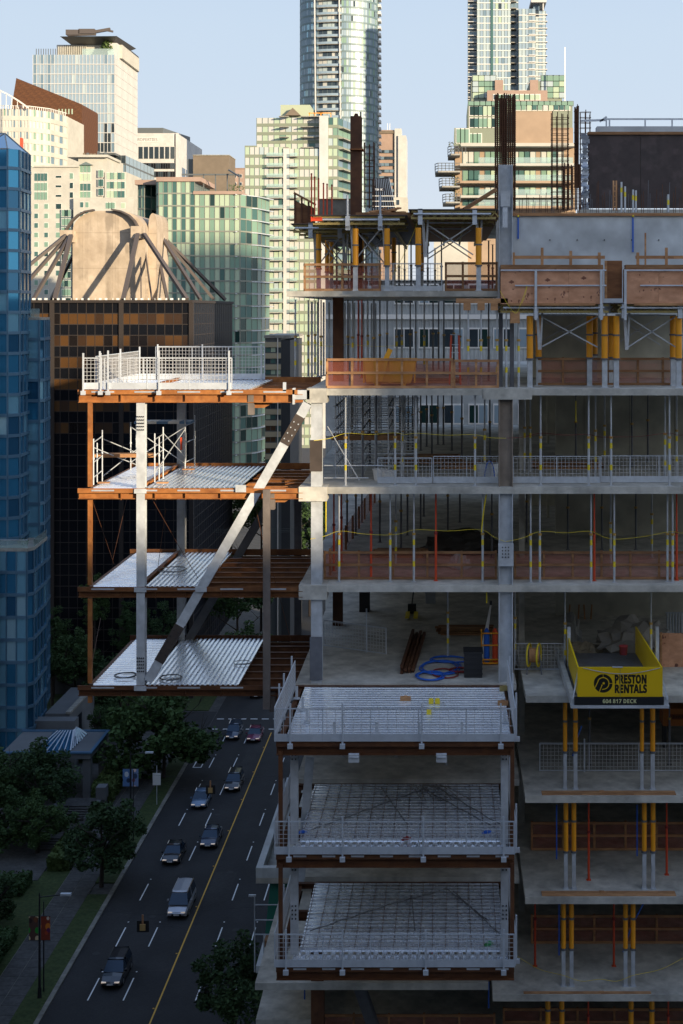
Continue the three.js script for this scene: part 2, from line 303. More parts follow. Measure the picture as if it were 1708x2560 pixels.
const G = {
  frameW: std({ color: lin(0.62, 0.60, 0.55), roughness: 0.6 }), frameD: std({ color: lin(0.10, 0.11, 0.11), roughness: 0.5 }), frameG: std({ color: lin(0.16, 0.20, 0.19), roughness: 0.5, metalness: 0.3 }),
  offGrey: std({ map: tFac, color: lin(0.55, 0.6, 0.68), roughness: 0.7 }), cream: std({ map: tFac, color: lin(1.12, 1.08, 0.96), roughness: 0.85 }), whiteClad: std({ map: tFac, color: lin(1.3, 1.27, 1.22), roughness: 0.6 }), tan: std({ map: tFac, color: lin(0.86, 0.62, 0.43), roughness: 0.85 }), pinkish: std({ map: tFac, color: lin(0.85, 0.60, 0.48), roughness: 0.85 }),
  brownClad: std({ map: tFac, color: lin(0.42, 0.33, 0.24), roughness: 0.8 }), corten: std({ map: tRust, color: lin(0.33, 0.37, 0.42), roughness: 0.85 }), bronze: std({ color: lin(0.028, 0.021, 0.018), roughness: 0.8 }), dkSide: new THREE.MeshPhysicalMaterial({ color: lin(0.012, 0.014, 0.02), roughness: 0.5, specularIntensity: 0.12 }),
  darkCore: std({ color: lin(0.03, 0.032, 0.035), roughness: 0.6 }), slabGrey: std({ map: tConc, color: lin(0.9, 0.88, 0.82), roughness: 0.9 }), sageClad: std({ color: lin(0.20, 0.225, 0.165), roughness: 0.7 }),
  g1: glass(0.37, 0.455, 0.325, 0.0, 0.5), g2: glass(0.17, 0.28, 0.21, 0.05, 0.45), g3: glass(0.06, 0.135, 0.12, 0.2, 0.3), g4: glass(0.02, 0.05, 0.045, 0.3), gw: glass(0.47, 0.47, 0.43, 0.0, 0.5),
  b1: glass(0.22, 0.47, 0.60, 0.5, 0.12), b2: glass(0.05, 0.25, 0.43, 0.65, 0.08), b3: glass(0.03, 0.13, 0.24, 0.6, 0.06), b4: glass(0.34, 0.54, 0.62, 0.4, 0.2), bd: glass(0.01, 0.02, 0.03, 0.3),
  s1: glass(0.25, 0.33, 0.39, 0.05, 0.45), s2: glass(0.16, 0.235, 0.29, 0.15, 0.35), s3: glass(0.05, 0.07, 0.085, 0.4, 0.08), s4: glass(0.36, 0.43, 0.44, 0.0, 0.5),
  amber: glass(0.085, 0.039, 0.011, 0.0, 0.4), amber2: glass(0.04, 0.02, 0.009, 0.0, 0.4), amberD: glass(0.012, 0.01, 0.01, 0.0, 0.2), dk: new THREE.MeshPhysicalMaterial({ color: lin(0.008, 0.009, 0.012), roughness: 0.12, specularIntensity: 0.5 }),
  clear: new THREE.MeshPhysicalMaterial({ color: lin(0.75, 0.86, 0.84), roughness: 0.08, transmission: 0.8, thickness: 0, metalness: 0 }),
  blueFrame: std({ color: lin(0.09, 0.18, 0.26), roughness: 0.45, metalness: 0.3 }), blueStone: std({ map: tFac, color: lin(0.33, 0.35, 0.37), roughness: 0.8 }),
};

// --- blue glass tower at the left edge
{
  const t = thing('blue_glass_tower', 'blue glass residential tower with stepped faceted bays at left edge', 'tower');
  const pal = stripes([[G.b1, 5], [G.b2, 4], [G.b3, 1.4], [G.b4, 2]], 13), pal2 = [[G.b2, 5], [G.b3, 4], [G.b1, 1]];
  const pk = (i) => (i === 1 || i === 2 ? choose(pal2) : null), com = { core: G.darkCore, band: G.blueFrame, mull: G.blueFrame, pal, pick: pk, bandH: 0.42, mullW: 0.14, proud: 0.2 };
  const yTop = YY(372, 184);
  block(t, { ...com, pts: [[-72, 184], [-59.6, 184], [-58.4, 185.2], [-58.75, 191], [-63.5, 204], [-72, 204]], y0: 28, y1: yTop, floors: 20, cols: [8, 1, 3] });
  block(t, { ...com, pts: [[-58.9, 190.2], [-57.2, 190.2], [-56.8, 191], [-57.8, 197], [-61.5, 204]], y0: 6, y1: YY(800, 190), floors: 19, cols: [1, 1, 3] });
  block(t, { ...com, pts: [[-60.4, 182], [-56.4, 182], [-55.8, 183], [-56.5, 191], [-60.4, 192]], y0: 2.6, y1: YY(1378, 182), floors: 9, cols: [3, 1, 4] });
  block(t, { ...com, pts: [[-60.4, 182.4], [-56.6, 182.4], [-56.1, 183.4], [-56.7, 191], [-60.4, 192]], y0: 0, y1: 2.55, floors: 1, cols: [3, 1, 3], pal: [[G.bd, 1]], pick: null });
  part('stone_wing', new GB().box(-72, -60.5, 0, 30, 179.5, 195), G.blueStone, t);
  for (let f = 0; f < 9; f++) { part('stone_sill', new GB().box(-61.6, -60.45, 2 + f * 3, 2.35 + f * 3, 179.2, 179.5), G.slabGrey, t); part('pane', new GB().box(-61.4, -60.8, 2.4 + f * 3, 4.2 + f * 3, 179.42, 179.6), G.bd, t); }
  // glazed hip roof
  const r = new GB(), A = V(-72, yTop, -184), B = V(-59.6, yTop, -184), C = V(-58.75, yTop, -191), E = V(-63.5, yTop, -204), T = V(-63.2, yTop + 3.4, -194), T2 = V(-72, yTop + 3.4, -194);
  r.quad(A, B, T, T2); r.tri(B, C, T, ...Array(3).fill(C.clone().sub(B).cross(T.clone().sub(B)).normalize()), [0, 0], [1, 0], [1, 1]); r.tri(C, E, T, ...Array(3).fill(E.clone().sub(C).cross(T.clone().sub(C)).normalize()), [0, 0], [1, 0], [1, 1]);
  part('glass_roof', r, G.b2, t); const rb = new GB(); for (const [a, b] of [[A, B], [B, C], [B, T], [C, T], [T, T2], [V(-63.5, yTop, -184), T]]) rb.bar(a, b, 0.16); part('roof_rib', rb, G.slabGrey, t);
  // balconies left of the bay and terrace at the step
  for (let f = 0; f < 15; f++) { const y = 31 + (yTop - 28) / 20 * f; const s = part('balcony', new GB().box(-65, -60.6, y - 0.2, y, 182.6, 184), G.slabGrey, t); part('glass_rail', new GB().box(-65, -60.6, y + 0.05, y + 1.05, 182.6, 182.66), G.clear, s); }
  const ty = YY(1378, 182), tr = part('terrace', new GB().prism([[-60.6, 181.8], [-56.2, 181.8], [-55.6, 182.9], [-56.3, 191.2], [-60.6, 191.2]], ty, ty + 0.45), G.slabGrey, t);
  part('terrace_rail', new GB().box(-60.6, -56.2, ty + 0.45, ty + 1.5, 181.85, 181.9), G.clear, tr); part('rail_cap', new GB().box(-60.6, -56.2, ty + 1.5, ty + 1.56, 181.8, 181.95), M.rail, tr); part('terrace_rail', new GB().bar(V(-55.7, ty + 0.97, -183), V(-56.35, ty + 0.97, -191), 0.05, 1.05), G.clear, tr);
  for (let k = 0; k < 5; k++) part('planter', potted(-60 + k * 0.95, ty + 0.45, 182.8 + rr(0, 4), rr(0.5, 1)), LEAF(k), tr);
  const y2 = YY(800, 190); part('parapet', new GB().prism([[-59, 190.1], [-57.1, 190.1], [-56.7, 191], [-57.7, 197.1], [-61, 200]], y2, y2 + 0.35), G.slabGrey, t); part('glass_rail', new GB().box(-58.6, -57.2, y2 + 0.35, y2 + 1.6, 190.5, 190.55), G.clear, t);
}
function potted(x, y, d, s) { const g = new GB(); for (let k = 0; k < 40; k++) { const c = V(x + rr(-.4, .4) * s, y + rr(0.1, 1) * s, -d + rr(-.4, .4) * s), u = V(rr(-1, 1), rr(-1, 1), rr(-1, 1)).normalize().multiplyScalar(0.14), w = V(rr(-1, 1), rr(-1, 1), rr(-1, 1)).normalize().multiplyScalar(0.14); g.quad(c.clone().sub(u), c.clone().add(w), c.clone().add(u), c.clone().sub(w)); } return g; }
function LEAF(k) { return std({ color: lin(0.05 + 0.02 * (k % 3), 0.10 + 0.015 * (k % 2), 0.03), roughness: 0.9 }); }

// --- dark bronze office block with the hung concrete core on its roof
{
  const t = thing('bronze_office_block', 'dark bronze glass office block carrying a braced concrete core', 'office building'), D = 217, top = YY(757, D);
  const pts = [[XX(20, D), D], [XX(478, D), D], [XX(478, D), D + 41], [XX(20, D), D + 41]], floors = 34, fh = (top - 4) / floors;
  const amberRow = (f) => f % 2 === 0;
  block(t, { pts, y0: 4, y1: top, floors, cols: [21, 20], core: G.darkCore, band: null, mull: G.bronze, pal: [[G.dk, 1]], bandH: 0.10, mullW: 0.10, proud: 0.1,
    single: (i, f, c, q) => f > 11 && i === 0 && c > 4 && (f > 15 || c < 14),
    pick: (i, f, c) => { if (i) return G.dkSide; if (!amberRow(f) || f < 21 || (f < 27 && c > 13) || (f < 29 && c > 17)) return G.dk; const q = rnd(); return q < 0.55 ? G.amber : q < 0.84 ? G.amber2 : G.amberD; } });  // rows in shade get dark panes instead of amber: shade put into the colour
  const tg = new GB(); for (let f = 1; f <= floors; f++) tg.box(pts[0][0], pts[1][0], 4 + f * fh - 0.02, 4 + f * fh + 0.10, D - 0.12, D); part('transom', tg, G.bronze, t);
  const tg2 = new GB(); for (let f = 1; f <= floors; f++) tg2.box(pts[1][0], pts[1][0] + 0.12, 4 + f * fh - 0.02, 4 + f * fh + 0.10, D, D + 41); part('transom', tg2, G.bronze, t);
  for (const px of [131, 304, 479]) part('pier', new GB().box(XX(px, D) - 0.35, XX(px, D) + 0.35, 0, top, D - 0.35, D + 0.3), G.bronze, t);
  part('roof_edge', new GB().box(pts[0][0] - 0.3, pts[1][0] + 0.3, top, top + 0.45, D - 0.4, D + 41.4), G.bronze, t);
  part('base_storey', new GB().box(pts[0][0] + 2, pts[1][0] - 2, 0, 4, D + 2, D + 38), G.darkCore, t);
  for (let k = 0; k < 26; k++) part('roof_lamp', new GB().box(XX(85 + k * 15 + rr(-4, 4), D) - 0.1, XX(85 + k * 15, D) + 0.12, top + 0.45, top + 0.75, D + 0.2, D + 0.5), M.white, t);
  // rounded concrete core
  const c = [], x0 = XX(182, 229), x1 = XX(363, 229), y1 = YY(527, 229), y0 = top + 0.3, R = 4.6;
  c.push([x0, y0], [x1, y0]); for (let k = 0; k <= 10; k++) { const a = k / 10 * Math.PI / 2; c.push([x1 - R + R * Math.cos(a), y1 - 3.4 + 3.4 * Math.sin(a)]); } for (let k = 0; k <= 10; k++) { const a = Math.PI / 2 + k / 10 * Math.PI / 2; c.push([x0 + R + R * Math.cos(a), y1 - 3.4 + 3.4 * Math.sin(a)]); }
  const co = part('concrete_core', new GB().plate(c, 229, 243), M.core, t);
  const sx0 = x1 + 0.02, sx1 = XX(391, 231), sc = [[sx0, y0], [sx1, y0]]; for (let k = 0; k <= 8; k++) { const a = k / 8 * Math.PI; sc.push([(sx0 + sx1) / 2 + (sx1 - sx0) / 2 * Math.cos(a), y1 - 2.3 + 2.1 * Math.sin(a)]); } part('side_lobe', new GB().plate(sc, 231.5, 241), M.core, co);
  for (const l of [[[354, 590], [347, 570], [337, 552], [323, 538], [303, 528], [280, 524]], [[160, 594], [168, 572], [180, 553], [196, 538], [214, 529], [236, 525]]]) { const sl = new GB(); for (let k = 0; k + 1 < l.length; k++) sl.bar(PT(...l[k], 228.4), PT(...l[k + 1], 228.4), 1.2, 0.26); part('roof_strap', sl, M.steelStrut, co); }
  for (const [px, py] of [[168, 592], [345, 582]]) part('bracket', new GB().box(XX(px, 227) - 1.1, XX(px, 227) + 0.9, YY(py, 227) - 0.9, YY(py, 227) + 1.1, 226.6, 229), M.core, co);
  part('bracket', new GB().box(XX(396, 238) - 1.3, XX(396, 238) + 0.9, YY(590, 238) - 1.2, YY(590, 238) + 1.1, 237, 239), M.core, co);
  const st = (a, b, w = 0.5) => part('strut', new GB().bar(PT(...a), PT(...b), w, 0.5), M.steelStrut, t);
  st([165, 588, 226.5], [40, 690, 219]); st([168, 592, 227], [62, 712, 218]); st([175, 590, 226], [84, 748, 217.6]); st([178, 588, 225.8], [137, 748, 217.6], 0.65); st([182, 640, 238], [128, 748, 250], 0.5);
  st([345, 585, 226.4], [308, 749, 217.6], 0.65); st([360, 585, 226.4], [468, 748, 217.8], 0.65); st([352, 590, 232], [353, 750, 224], 0.2); st([358, 590, 232], [380, 750, 224], 0.2);
  st([404, 592, 238], [502, 749, 224]); st([407, 592, 239], [535, 749, 240]); st([408, 592, 240], [563, 749, 254]); st([396, 640, 236], [419, 750, 228], 0.5);
}

// --- green glass condominium
{
  const t = thing('green_condominium', 'pale green glass condominium with thin projecting floor edges behind bronze block', 'apartment building'), D = 314;
  const edge = std({ color: lin(0.22, 0.23, 0.19), roughness: 0.6 }), pal = stripes([[G.g1, 5], [G.g2, 4.5], [G.gw, 0.8], [G.g3, 1.6], [G.g4, 0.5]], 11), palD = [[G.g3, 4], [G.g2, 4], [G.g4, 1.5]];
  const vis = (q) => { const px = CX + q.x * F / -q.z, py = CY - (q.y - H) * F / -q.z; return py < 745 || px > 575; };
  const com = { core: G.frameG, band: edge, mull: edge, pal, bandH: 0.32, mullW: 0.12, proud: 0.16, single: (i, f, c, q) => vis(q) && q.y > 22 };
  const main = [[XX(385, D), D + 3], [XX(398, D), D], [XX(487, D), D], [XX(487, D), D + 20], [XX(385, D), D + 20]];
  const y = (py, d = D) => YY(py, d);
  block(t, { ...com, pts: main, y0: y(1200), y1: y(454), floors: 24, cols: [1, 8] });
  block(t, { ...com, pts: [[XX(487, D) + 0.05, D], [XX(600, D), D], [XX(634, D), D + 6], [XX(650, D), D + 16], [XX(487, D) + 0.05, D + 20]], y0: y(1200), y1: y(487), floors: 23, cols: [9, 3, 3], pick: (i) => (i ? choose(palD) : null) });
  block(t, { ...com, pts: [[XX(334, D), D + 5], [XX(352, D), D + 4], [XX(372, D), D + 9], [XX(386, D), D + 4], [XX(386, D), D + 20], [XX(334, D), D + 20]], y0: y(1200), y1: y(458), floors: 24, cols: [2, 2, 2], pick: (i) => (i === 1 ? choose(palD) : null) });
  for (let f = 0; f <= 23; f++) { const yy = y(1200) + (y(487) - y(1200)) / 23 * f; part('floor_edge', new GB().prism([[XX(590, D), D - 0.7], [XX(636, D), D + 5.4], [XX(664, D), D + 15], [XX(640, D), D + 16], [XX(590, D), D + 1]], yy - 0.05, yy + 0.13), M.rail, t); }
  part('parapet', new GB().box(XX(396, D) - 0.4, XX(503, D), y(454), y(443), D - 0.5, D + 20), G.pinkish, t); part('parapet', new GB().box(XX(484, D), XX(600, D) + 0.3, y(487) + 0.1, y(478), D - 0.4, D + 18), G.pinkish, t); part('parapet', new GB().box(XX(333, D) - 0.4, XX(390, D), y(458), y(446), D + 3.4, D + 20), G.pinkish, t);
  for (const px of [500, 530, 560, 590]) part('pergola_post', new GB().box(XX(px, D), XX(px, D) + 0.25, y(478), y(432), D + 4, D + 4.3), G.frameD, t); part('pergola_beam', new GB().box(XX(446, D), XX(592, D), y(434), y(430), D + 4, D + 4.3), G.frameD, t); part('pergola_beam', new GB().bar(PT(572, 425, D + 4), PT(600, 442, D), 0.3), G.frameD, t);
  for (let k = 0; k < 4; k++) part('planter', potted(XX(578 + k * 8, D), y(478), D + 1, 1.6), LEAF(k), t);
}

// --- cream stuccoed condominium
{
  const t = thing('cream_condominium', 'cream stucco condominium with punched windows and glass bays above the core', 'apartment building'), D = 400, B = (p0, p1, py, d, dep = 20) => part('wall', new GB().box(XX(p0, d), XX(p1, d), 0, YY(py, d), d, d + dep), G.cream, t);
  B(78, 198, 418, D); B(196, 268, 391, D + 1.2); B(262, 316, 430, D + 0.6); B(184, 334, 494, D - 1.6); B(266, 318, 436, D + 2);
  part('cornice', new GB().box(XX(86, D), XX(198, D), YY(418, D), YY(414, D), D - 0.5, D + 12), G.cream, t); part('cornice', new GB().box(XX(168, D), XX(270, D), YY(393, D), YY(387, D), D - 0.3, D + 16), G.cream, t);
  for (let r = 0; r < 11; r++) for (const px of [91, 116]) win(t, px, 516 + r * 23.8, 9, 12, D, pick([G.g2, G.g4, G.g3, G.g2]));
  for (let r = 0; r < 3; r++) { win(t, 147, 442 + r * 23.8, 14, 5, D, G.g4); win(t, 179, 440 + r * 23.8, 8, 14, D, pick([G.g2, G.g4])); }
  for (let r = 0; r < 8; r++) win(t, 147, 516 + r * 23.8, 13, 13, D, pick([G.g2, G.g4, G.g3]));
  for (const [py, m] of [[443, G.g3], [467, G.g2], [490, G.g2]]) for (let k = 0; k < 4; k++) win(t, 90 + k * 8.4, py, 7, 19, D, m, 'bay_window');
  for (const [py, m] of [[422, G.g2], [443, G.g1], [468, G.g3], [488, G.g2]]) for (let k = 0; k < 3; k++) win(t, 204 + k * 9.5, py, 8, 18, D + 1.2, m, 'bay_window');
  part('bay_gable', new GB().plate([[XX(198, D), YY(412, D)], [XX(231, D), YY(412, D)], [XX(214, D), YY(404, D)]], D + 0.4, D + 1.2), G.frameG, t);
  for (let r = 0; r < 3; r++) { for (let k = 0; k < 2; k++) win(t, 249 + k * 7, 434 + r * 23, 6, 17, D + 0.6, pick([G.g2, G.g3]), 'bay_window'); for (let k = 0; k < 5; k++) win(t, 271 + k * 9.3, 440 + r * 23, 8, 17, D + 0.6, pick([G.g1, G.g2, G.g1, G.g3]), 'bay_window'); }
  for (let r = 0; r < 9; r++) { for (const px of [205, 218]) win(t, px, 512 + r * 23.8, 8, 13, D - 1.6, pick([G.g1, G.g2, G.g3])); for (let k = 0; k < 3; k++) win(t, 268 + k * 8, 514 + r * 23.8, 7, 15, D - 1.6, pick([G.g1, G.g2]), 'bay_window'); win(t, 308, 514 + r * 23.8, 10, 13, D - 1.6, G.g1); }
  for (let r = 0; r < 11; r++) for (let k = 0; k < 3; k++) win(t, 158 + k * 8, 533 + r * 22, 7, 16, D - 0.5, pick([G.g3, G.g2, G.g4]), 'bay_window');
  part('bay', new GB().box(XX(153, D), XX(182, D), 0, YY(524, D), D - 0.45, D), G.frameG, t);
  for (let k = 0; k < 7; k++) part('roof_vent', new GB().box(XX(200 + k * 9, D) - 0.2, XX(200 + k * 9, D) + 0.4, YY(387, D), YY(387, D) + rr(0.5, 1.6), D + 4, D + 5), pick([G.brownClad, G.frameD]), t);
}

function sign(text, w, h, fg, bg, font = 'bold 160px sans-serif', stretch = 1, bgA = true) {   // flat lettering as a colour map
  const c = document.createElement('canvas'); c.width = 1024; c.height = Math.round(1024 * h / w); const x = c.getContext('2d');
  x.fillStyle = bg; x.fillRect(0, 0, c.width, c.height); x.fillStyle = fg; x.textAlign = 'center'; x.textBaseline = 'middle'; x.font = font;
  const tw = x.measureText(text).width; x.save(); x.translate(c.width / 2, c.height / 2); x.scale(Math.min(stretch, c.width * 0.94 / tw), stretch); x.fillText(text, 0, 0); x.restore();
  const t = new THREE.CanvasTexture(c); t.colorSpace = THREE.SRGBColorSpace; return std({ map: t, roughness: 0.6 });
}
function facePlane(w, h, c, n) { const g = new THREE.PlaneGeometry(w, h); g.rotateY(Math.atan2(n.x, n.z)); g.translate(c.x, c.y, c.z); return g; }

// --- white office tower with the dark flared roof
{
  const t = thing('white_office_tower', 'tall white office tower with gridded glass front and dark flared roof', 'office tower'), D = 575, yt = YY(137, D), yb = YY(382, D), x0 = XX(83, D), x1 = XX(287, D), dep = 42;
  block(t, { pts: [[x0, D], [x1, D], [x1, D + dep], [x0, D + dep]], y0: yb, y1: yt, floors: 10, cols: [23], core: G.whiteClad, band: G.whiteClad, mull: G.whiteClad, bandH: 0.3, mullW: 0.2, proud: 0.22, pal: stripes([[G.s1, 7], [G.s2, 2.5], [G.s4, 1]], 8),
    pick: (i, f, c) => (f < 2 && c > 13 && c < 22 && rnd() < 0.7) || (f === 2 && c > 19 && rnd() < 0.8) ? G.s3 : null });
  for (let f = 0; f < 10; f++) for (let k = 0; k < 4; k++) { const fh = (yt - yb) / 10; part('cladding_panel', new GB().box(x1, x1 + 0.12, yb + f * fh + 0.12, yb + (f + 1) * fh, D + k * dep / 4 + 0.06, D + (k + 1) * dep / 4 - 0.06), G.whiteClad, t); }
  block(t, { pts: [[XX(205, D), D + 8], [XX(285, D) + 3, D + 8], [x1 + 3.2, D + 62], [XX(205, D), D + 62]], y0: 40, y1: yb - 0.2, floors: 22, cols: [9, 8], core: G.frameD, band: G.frameD, mull: G.frameD, bandH: 0.7, mullW: 0.3, pal: [[G.s3, 4], [G.s2, 1]], pick: (i) => (i ? G.s1 : null), single: (i, f) => i === 0 && f > 15 });
  part('soffit', new GB().box(x0, x1, yb - 0.8, yb - 0.05, D, D + dep), G.frameD, t);
  const py = (p) => YY(p, D + 8); part('penthouse', new GB().box(XX(142, D + 8), XX(306, D + 8), yt, py(112), D + 8, D + 40), G.cream, t);
  for (let k = 0; k < 16; k++) part('penthouse_fin', new GB().box(XX(146 + k * 4.6, D + 8), XX(146 + k * 4.6, D + 8) + 0.3, yt, py(113), D + 7.4, D + 8), G.cream, t);
  part('side_wall', new GB().box(x1 - 4, x1 + 0.05, yt, py(112), D + 4, D + 27), G.whiteClad, t);
  const rf = new GB(), q = (px, p, d) => PT(px, p, d), a = [q(150, 91, D - 2), q(292, 90, D - 2), q(341, 122, D + 44), q(240, 118, D + 44)], b = [q(178, 112, D + 8), q(280, 114, D + 8), q(318, 130, D + 36), q(220, 124, D + 36)];
  for (let i = 0; i < 4; i++) rf.quad(b[i], b[(i + 1) % 4], a[(i + 1) % 4], a[i]); rf.quad(a[0], a[1], a[2], a[3]); rf.quad(b[3], b[2], b[1], b[0]); part('flared_roof', rf, std({ color: lin(0.07, 0.065, 0.06), roughness: 0.5 }), t);
  for (let k = 0; k < 9; k++) part('roof_terrace_post', new GB().box(XX(89 + k * 6, D), XX(89 + k * 6, D) + 0.25, yt, YY(121, D), D + 0.6, D + 0.9), G.frameD, t);
  part('glass_rail', new GB().box(XX(205, D), x1 - 0.4, yt, YY(121, D), D + 0.5, D + 0.6), G.clear, t);
  const tr = new GB(); for (let k = 0; k < 420; k++) { const cy = rr(0, 1), r = 3.6 * (1 - cy * 0.7), an = rr(0, 6.3), c = V(XX(262, D) + Math.cos(an) * r * rnd(), YY(122, D) + cy * 5, -D - 4 + Math.sin(an) * r * rnd()), u = V(rr(-1, 1), rr(-1, 1), rr(-1, 1)).normalize().multiplyScalar(0.5), w = V(rr(-1, 1), rr(-1, 1), rr(-1, 1)).normalize().multiplyScalar(0.5); tr.quad(c.clone().sub(u), c.clone().add(w), c.clone().add(u), c.clone().sub(w)); }
  part('roof_tree', tr, LEAF(1), t);
  const ar = thing('window_cleaning_crane', 'folded grey window cleaning crane lying on dark flared roof', 'crane'), ay = (p) => YY(p, D + 10);
  part('cradle', new GB().box(XX(166, D + 10), XX(200, D + 10), ay(88), ay(75), D + 9, D + 12), M.steelStrut, ar); part('mast', new GB().box(XX(198, D + 10), XX(238, D + 10), ay(85), ay(73), D + 9, D + 12), M.steelStrut, ar);
  part('jib', new GB().bar(PT(236, 80, D + 10), PT(276, 73, D + 10), 1.2), M.steelStrut, ar); part('jib_head', new GB().bar(PT(268, 76, D + 10), PT(283, 79, D + 10), 0.8), M.steelStrut, ar); part('base_rail', new GB().bar(PT(170, 88, D + 10), PT(240, 86, D + 10), 0.9), M.steelStrut, ar);
  const sb = part('sign_box', new GB().box(x1 - 0.5, x1 + 0.45, YY(172, D + 34), YY(133, D + 34), D + 28, D + dep + 1), G.frameD, t);
  part('lettering', facePlane(13, 6.4, V(x1 + 0.5, YY(152, D + 35), -(D + 35.4)), V(1, 0, 0)), sign('EY', 13, 6.4, '#f4f1ea', '#2a2624', 'bold 420px sans-serif', 1.15), sb);
}
// --- building with the slanted rust-brown roof screen
{
  const t = thing('slant_roof_building', 'building with slanted rust brown roof screen behind white condominium', 'apartment building'), D = 520, q = (px, py) => [XX(px, D), YY(py, D)];
  part('roof_screen', new GB().plate([q(30, 420), q(30, 262), q(41, 195), q(203, 260), q(205, 264), q(205, 420)], D, D + 24), G.corten, t);
  for (let k = 0; k < 5; k++) win(t, 148 + k * 8.2, 279, 3, 13, D, G.g1, 'slot_window', G.corten);
  part('glass_bay', new GB().box(XX(112, D), XX(166, D), 0, YY(308, D), D - 3, D), G.brownClad, t);
  for (let r = 0; r < 5; r++) for (let k = 0; k < 2; k++) win(t, 128 + k * 23, 328 + r * 21.5, 20, 18, D - 3, pick([G.g1, G.g2, G.gw]), 'bay_window', G.frameD);
  for (let r = 0; r < 5; r++) { win(t, 180, 312 + r * 21, 26, 16, D, pick([G.g1, G.g2]), 'bay_window', G.frameG); part('balcony', new GB().box(XX(166, D), XX(183, D), YY(322 + r * 21, D), YY(320 + r * 21, D), D - 2, D), G.slabGrey, t); }
}
// --- white round-cornered condominium, far left
{
  const t = thing('white_condominium', 'bright white condominium with a railed curved roof edge, far left', 'apartment building'), D = 455, X = (p) => XX(p, D), pts = [[X(-60), D + 4], [X(8), D], [X(70), D + 1], [X(110), D + 7], [X(130), D + 18], [X(130), D + 40], [X(-60), D + 40]];
  block(t, { pts, y0: 30, y1: YY(272, D), floors: 26, cols: [10, 8, 6, 4], core: G.cream, band: G.cream, mull: G.cream, bandH: 1.5, mullW: 0.5, proud: 0.25, pal: stripes([[G.gw, 4], [G.s4, 4], [G.s2, 2], [G.g2, 2]], 21), single: (i, f) => f > 17 });
  for (let i = 0; i < 4; i++) for (let k = 0; k < 10; k++) { const a = pts[i], b = pts[i + 1], u = k / 10, x = a[0] + (b[0] - a[0]) * u, d = a[1] + (b[1] - a[1]) * u; part('rail_post', new GB().box(x - 0.1, x + 0.1, YY(272, D), YY(264, D), d, d + 0.2), G.frameW, t); }
  for (let i = 0; i < 4; i++) part('rail_bar', new GB().bar(V(pts[i][0], YY(264, D), -pts[i][1]), V(pts[i + 1][0], YY(264, D), -pts[i + 1][1]), 0.2), G.frameW, t);
  const cv = new GB(), c2 = new GB(); for (let k = 0; k < 8; k++) { const p = (s) => PT(-40 + s * 14, 215 + Math.pow(s, 1.55) * 2.2, D - 1); cv.bar(p(k), p(k + 1), 0.5); const e = p(k); if (k > 2) c2.bar(e, V(e.x, YY(272, D), e.z), 0.2); } part('roof_arch', cv, G.frameW, t); part('roof_post', c2, G.frameW, t);
  part('chimney', new GB().box(XX(62, 445), XX(66, 445), YY(392, 445), YY(349, 445), 440, 442), M.red, t);
  part('plant_room', new GB().box(X(-10), X(60), 60, YY(338, 438), 438, 452), G.cream, t);
}
// --- pale block with lettering on its parapet
{
  const t = thing('lettered_office_block', 'pale office block with PROPERTIES lettering on its parapet', 'office building'), D = 650, X = (p) => XX(p, D), Y = (p) => YY(p, D);
  part('wall', new GB().prism([[X(300), D], [X(434), D], [X(441), D + 2], [X(443), D + 6], [X(443), D + 66], [X(300), D + 66]], 30, Y(333)), G.whiteClad, t);
  part('roof', new GB().prism([[X(300), D + 5], [X(402), D + 5], [X(436), D + 40], [X(300), D + 60]], Y(333), Y(316)), G.frameD, t);
  for (let k = 0; k < 7; k++) win(t, 352 + k * 13.3, 382, 10.5, 30, D, G.s3, 'window', G.whiteClad);
  for (let k = 0; k < 16; k++) for (let r = 0; r < 2; r++) win(t, 345 + k * 6, 415 + r * 21, 5, 14, D, pick([G.s3, G.dk]), 'window', G.frameD);
  part('pilaster', new GB().box(X(440), X(446), 30, Y(333), D - 0.5, D + 1.5), G.whiteClad, t);
  for (let k = 0; k < 5; k++) part('side_window', new GB().box(X(443) - 0.1, X(443) + 0.1, Y(442), Y(412), D + 12 + k * 10, D + 20 + k * 10), G.s3, t);
  part('lettering', facePlane(11.5, 2.6, V(X(366), Y(349), -D + 0.12), V(0, 0, 1)), sign('PROPERTIES', 11.5, 2.6, '#26292c', '#c9c6c0', '140px sans-serif', 1.25), t);
}
{ const D = 480, X = (p) => XX(p, D), Y = (p) => YY(p, D), t = thing('brown_plant_tower', 'plain brown grey box tower behind the green condominium', 'building');
  part('wall', new GB().box(X(483), X(573), 0, Y(389), D, D + 14), G.brownClad, t); part('side_wing', new GB().box(X(466), X(482), 0, Y(396), D + 2, D + 14), G.frameD, t); part('roof_edge', new GB().box(X(482), X(574), Y(389), Y(387), D - 0.3, D + 14), G.slabGrey, t); part('roof_vent', new GB().box(X(540), X(543), Y(387), Y(384), D + 3, D + 4), M.white, t); }
{ const D = 560, X = (p) => XX(p, D), Y = (p) => YY(p, D), t = thing('pink_block', 'pale pink block peeping out beside the brown box tower', 'building');
  part('wall', new GB().box(X(560), X(640), 0, Y(422), D, D + 20), G.pinkish, t); for (let r = 0; r < 3; r++) for (let k = 0; k < 2; k++) win(t, 588 + k * 14, 440 + r * 20, 6, 8, D, G.s3); part('roof_edge', new GB().box(X(559), X(641), Y(422), Y(420), D - 0.4, D + 20), G.pinkish, t); }
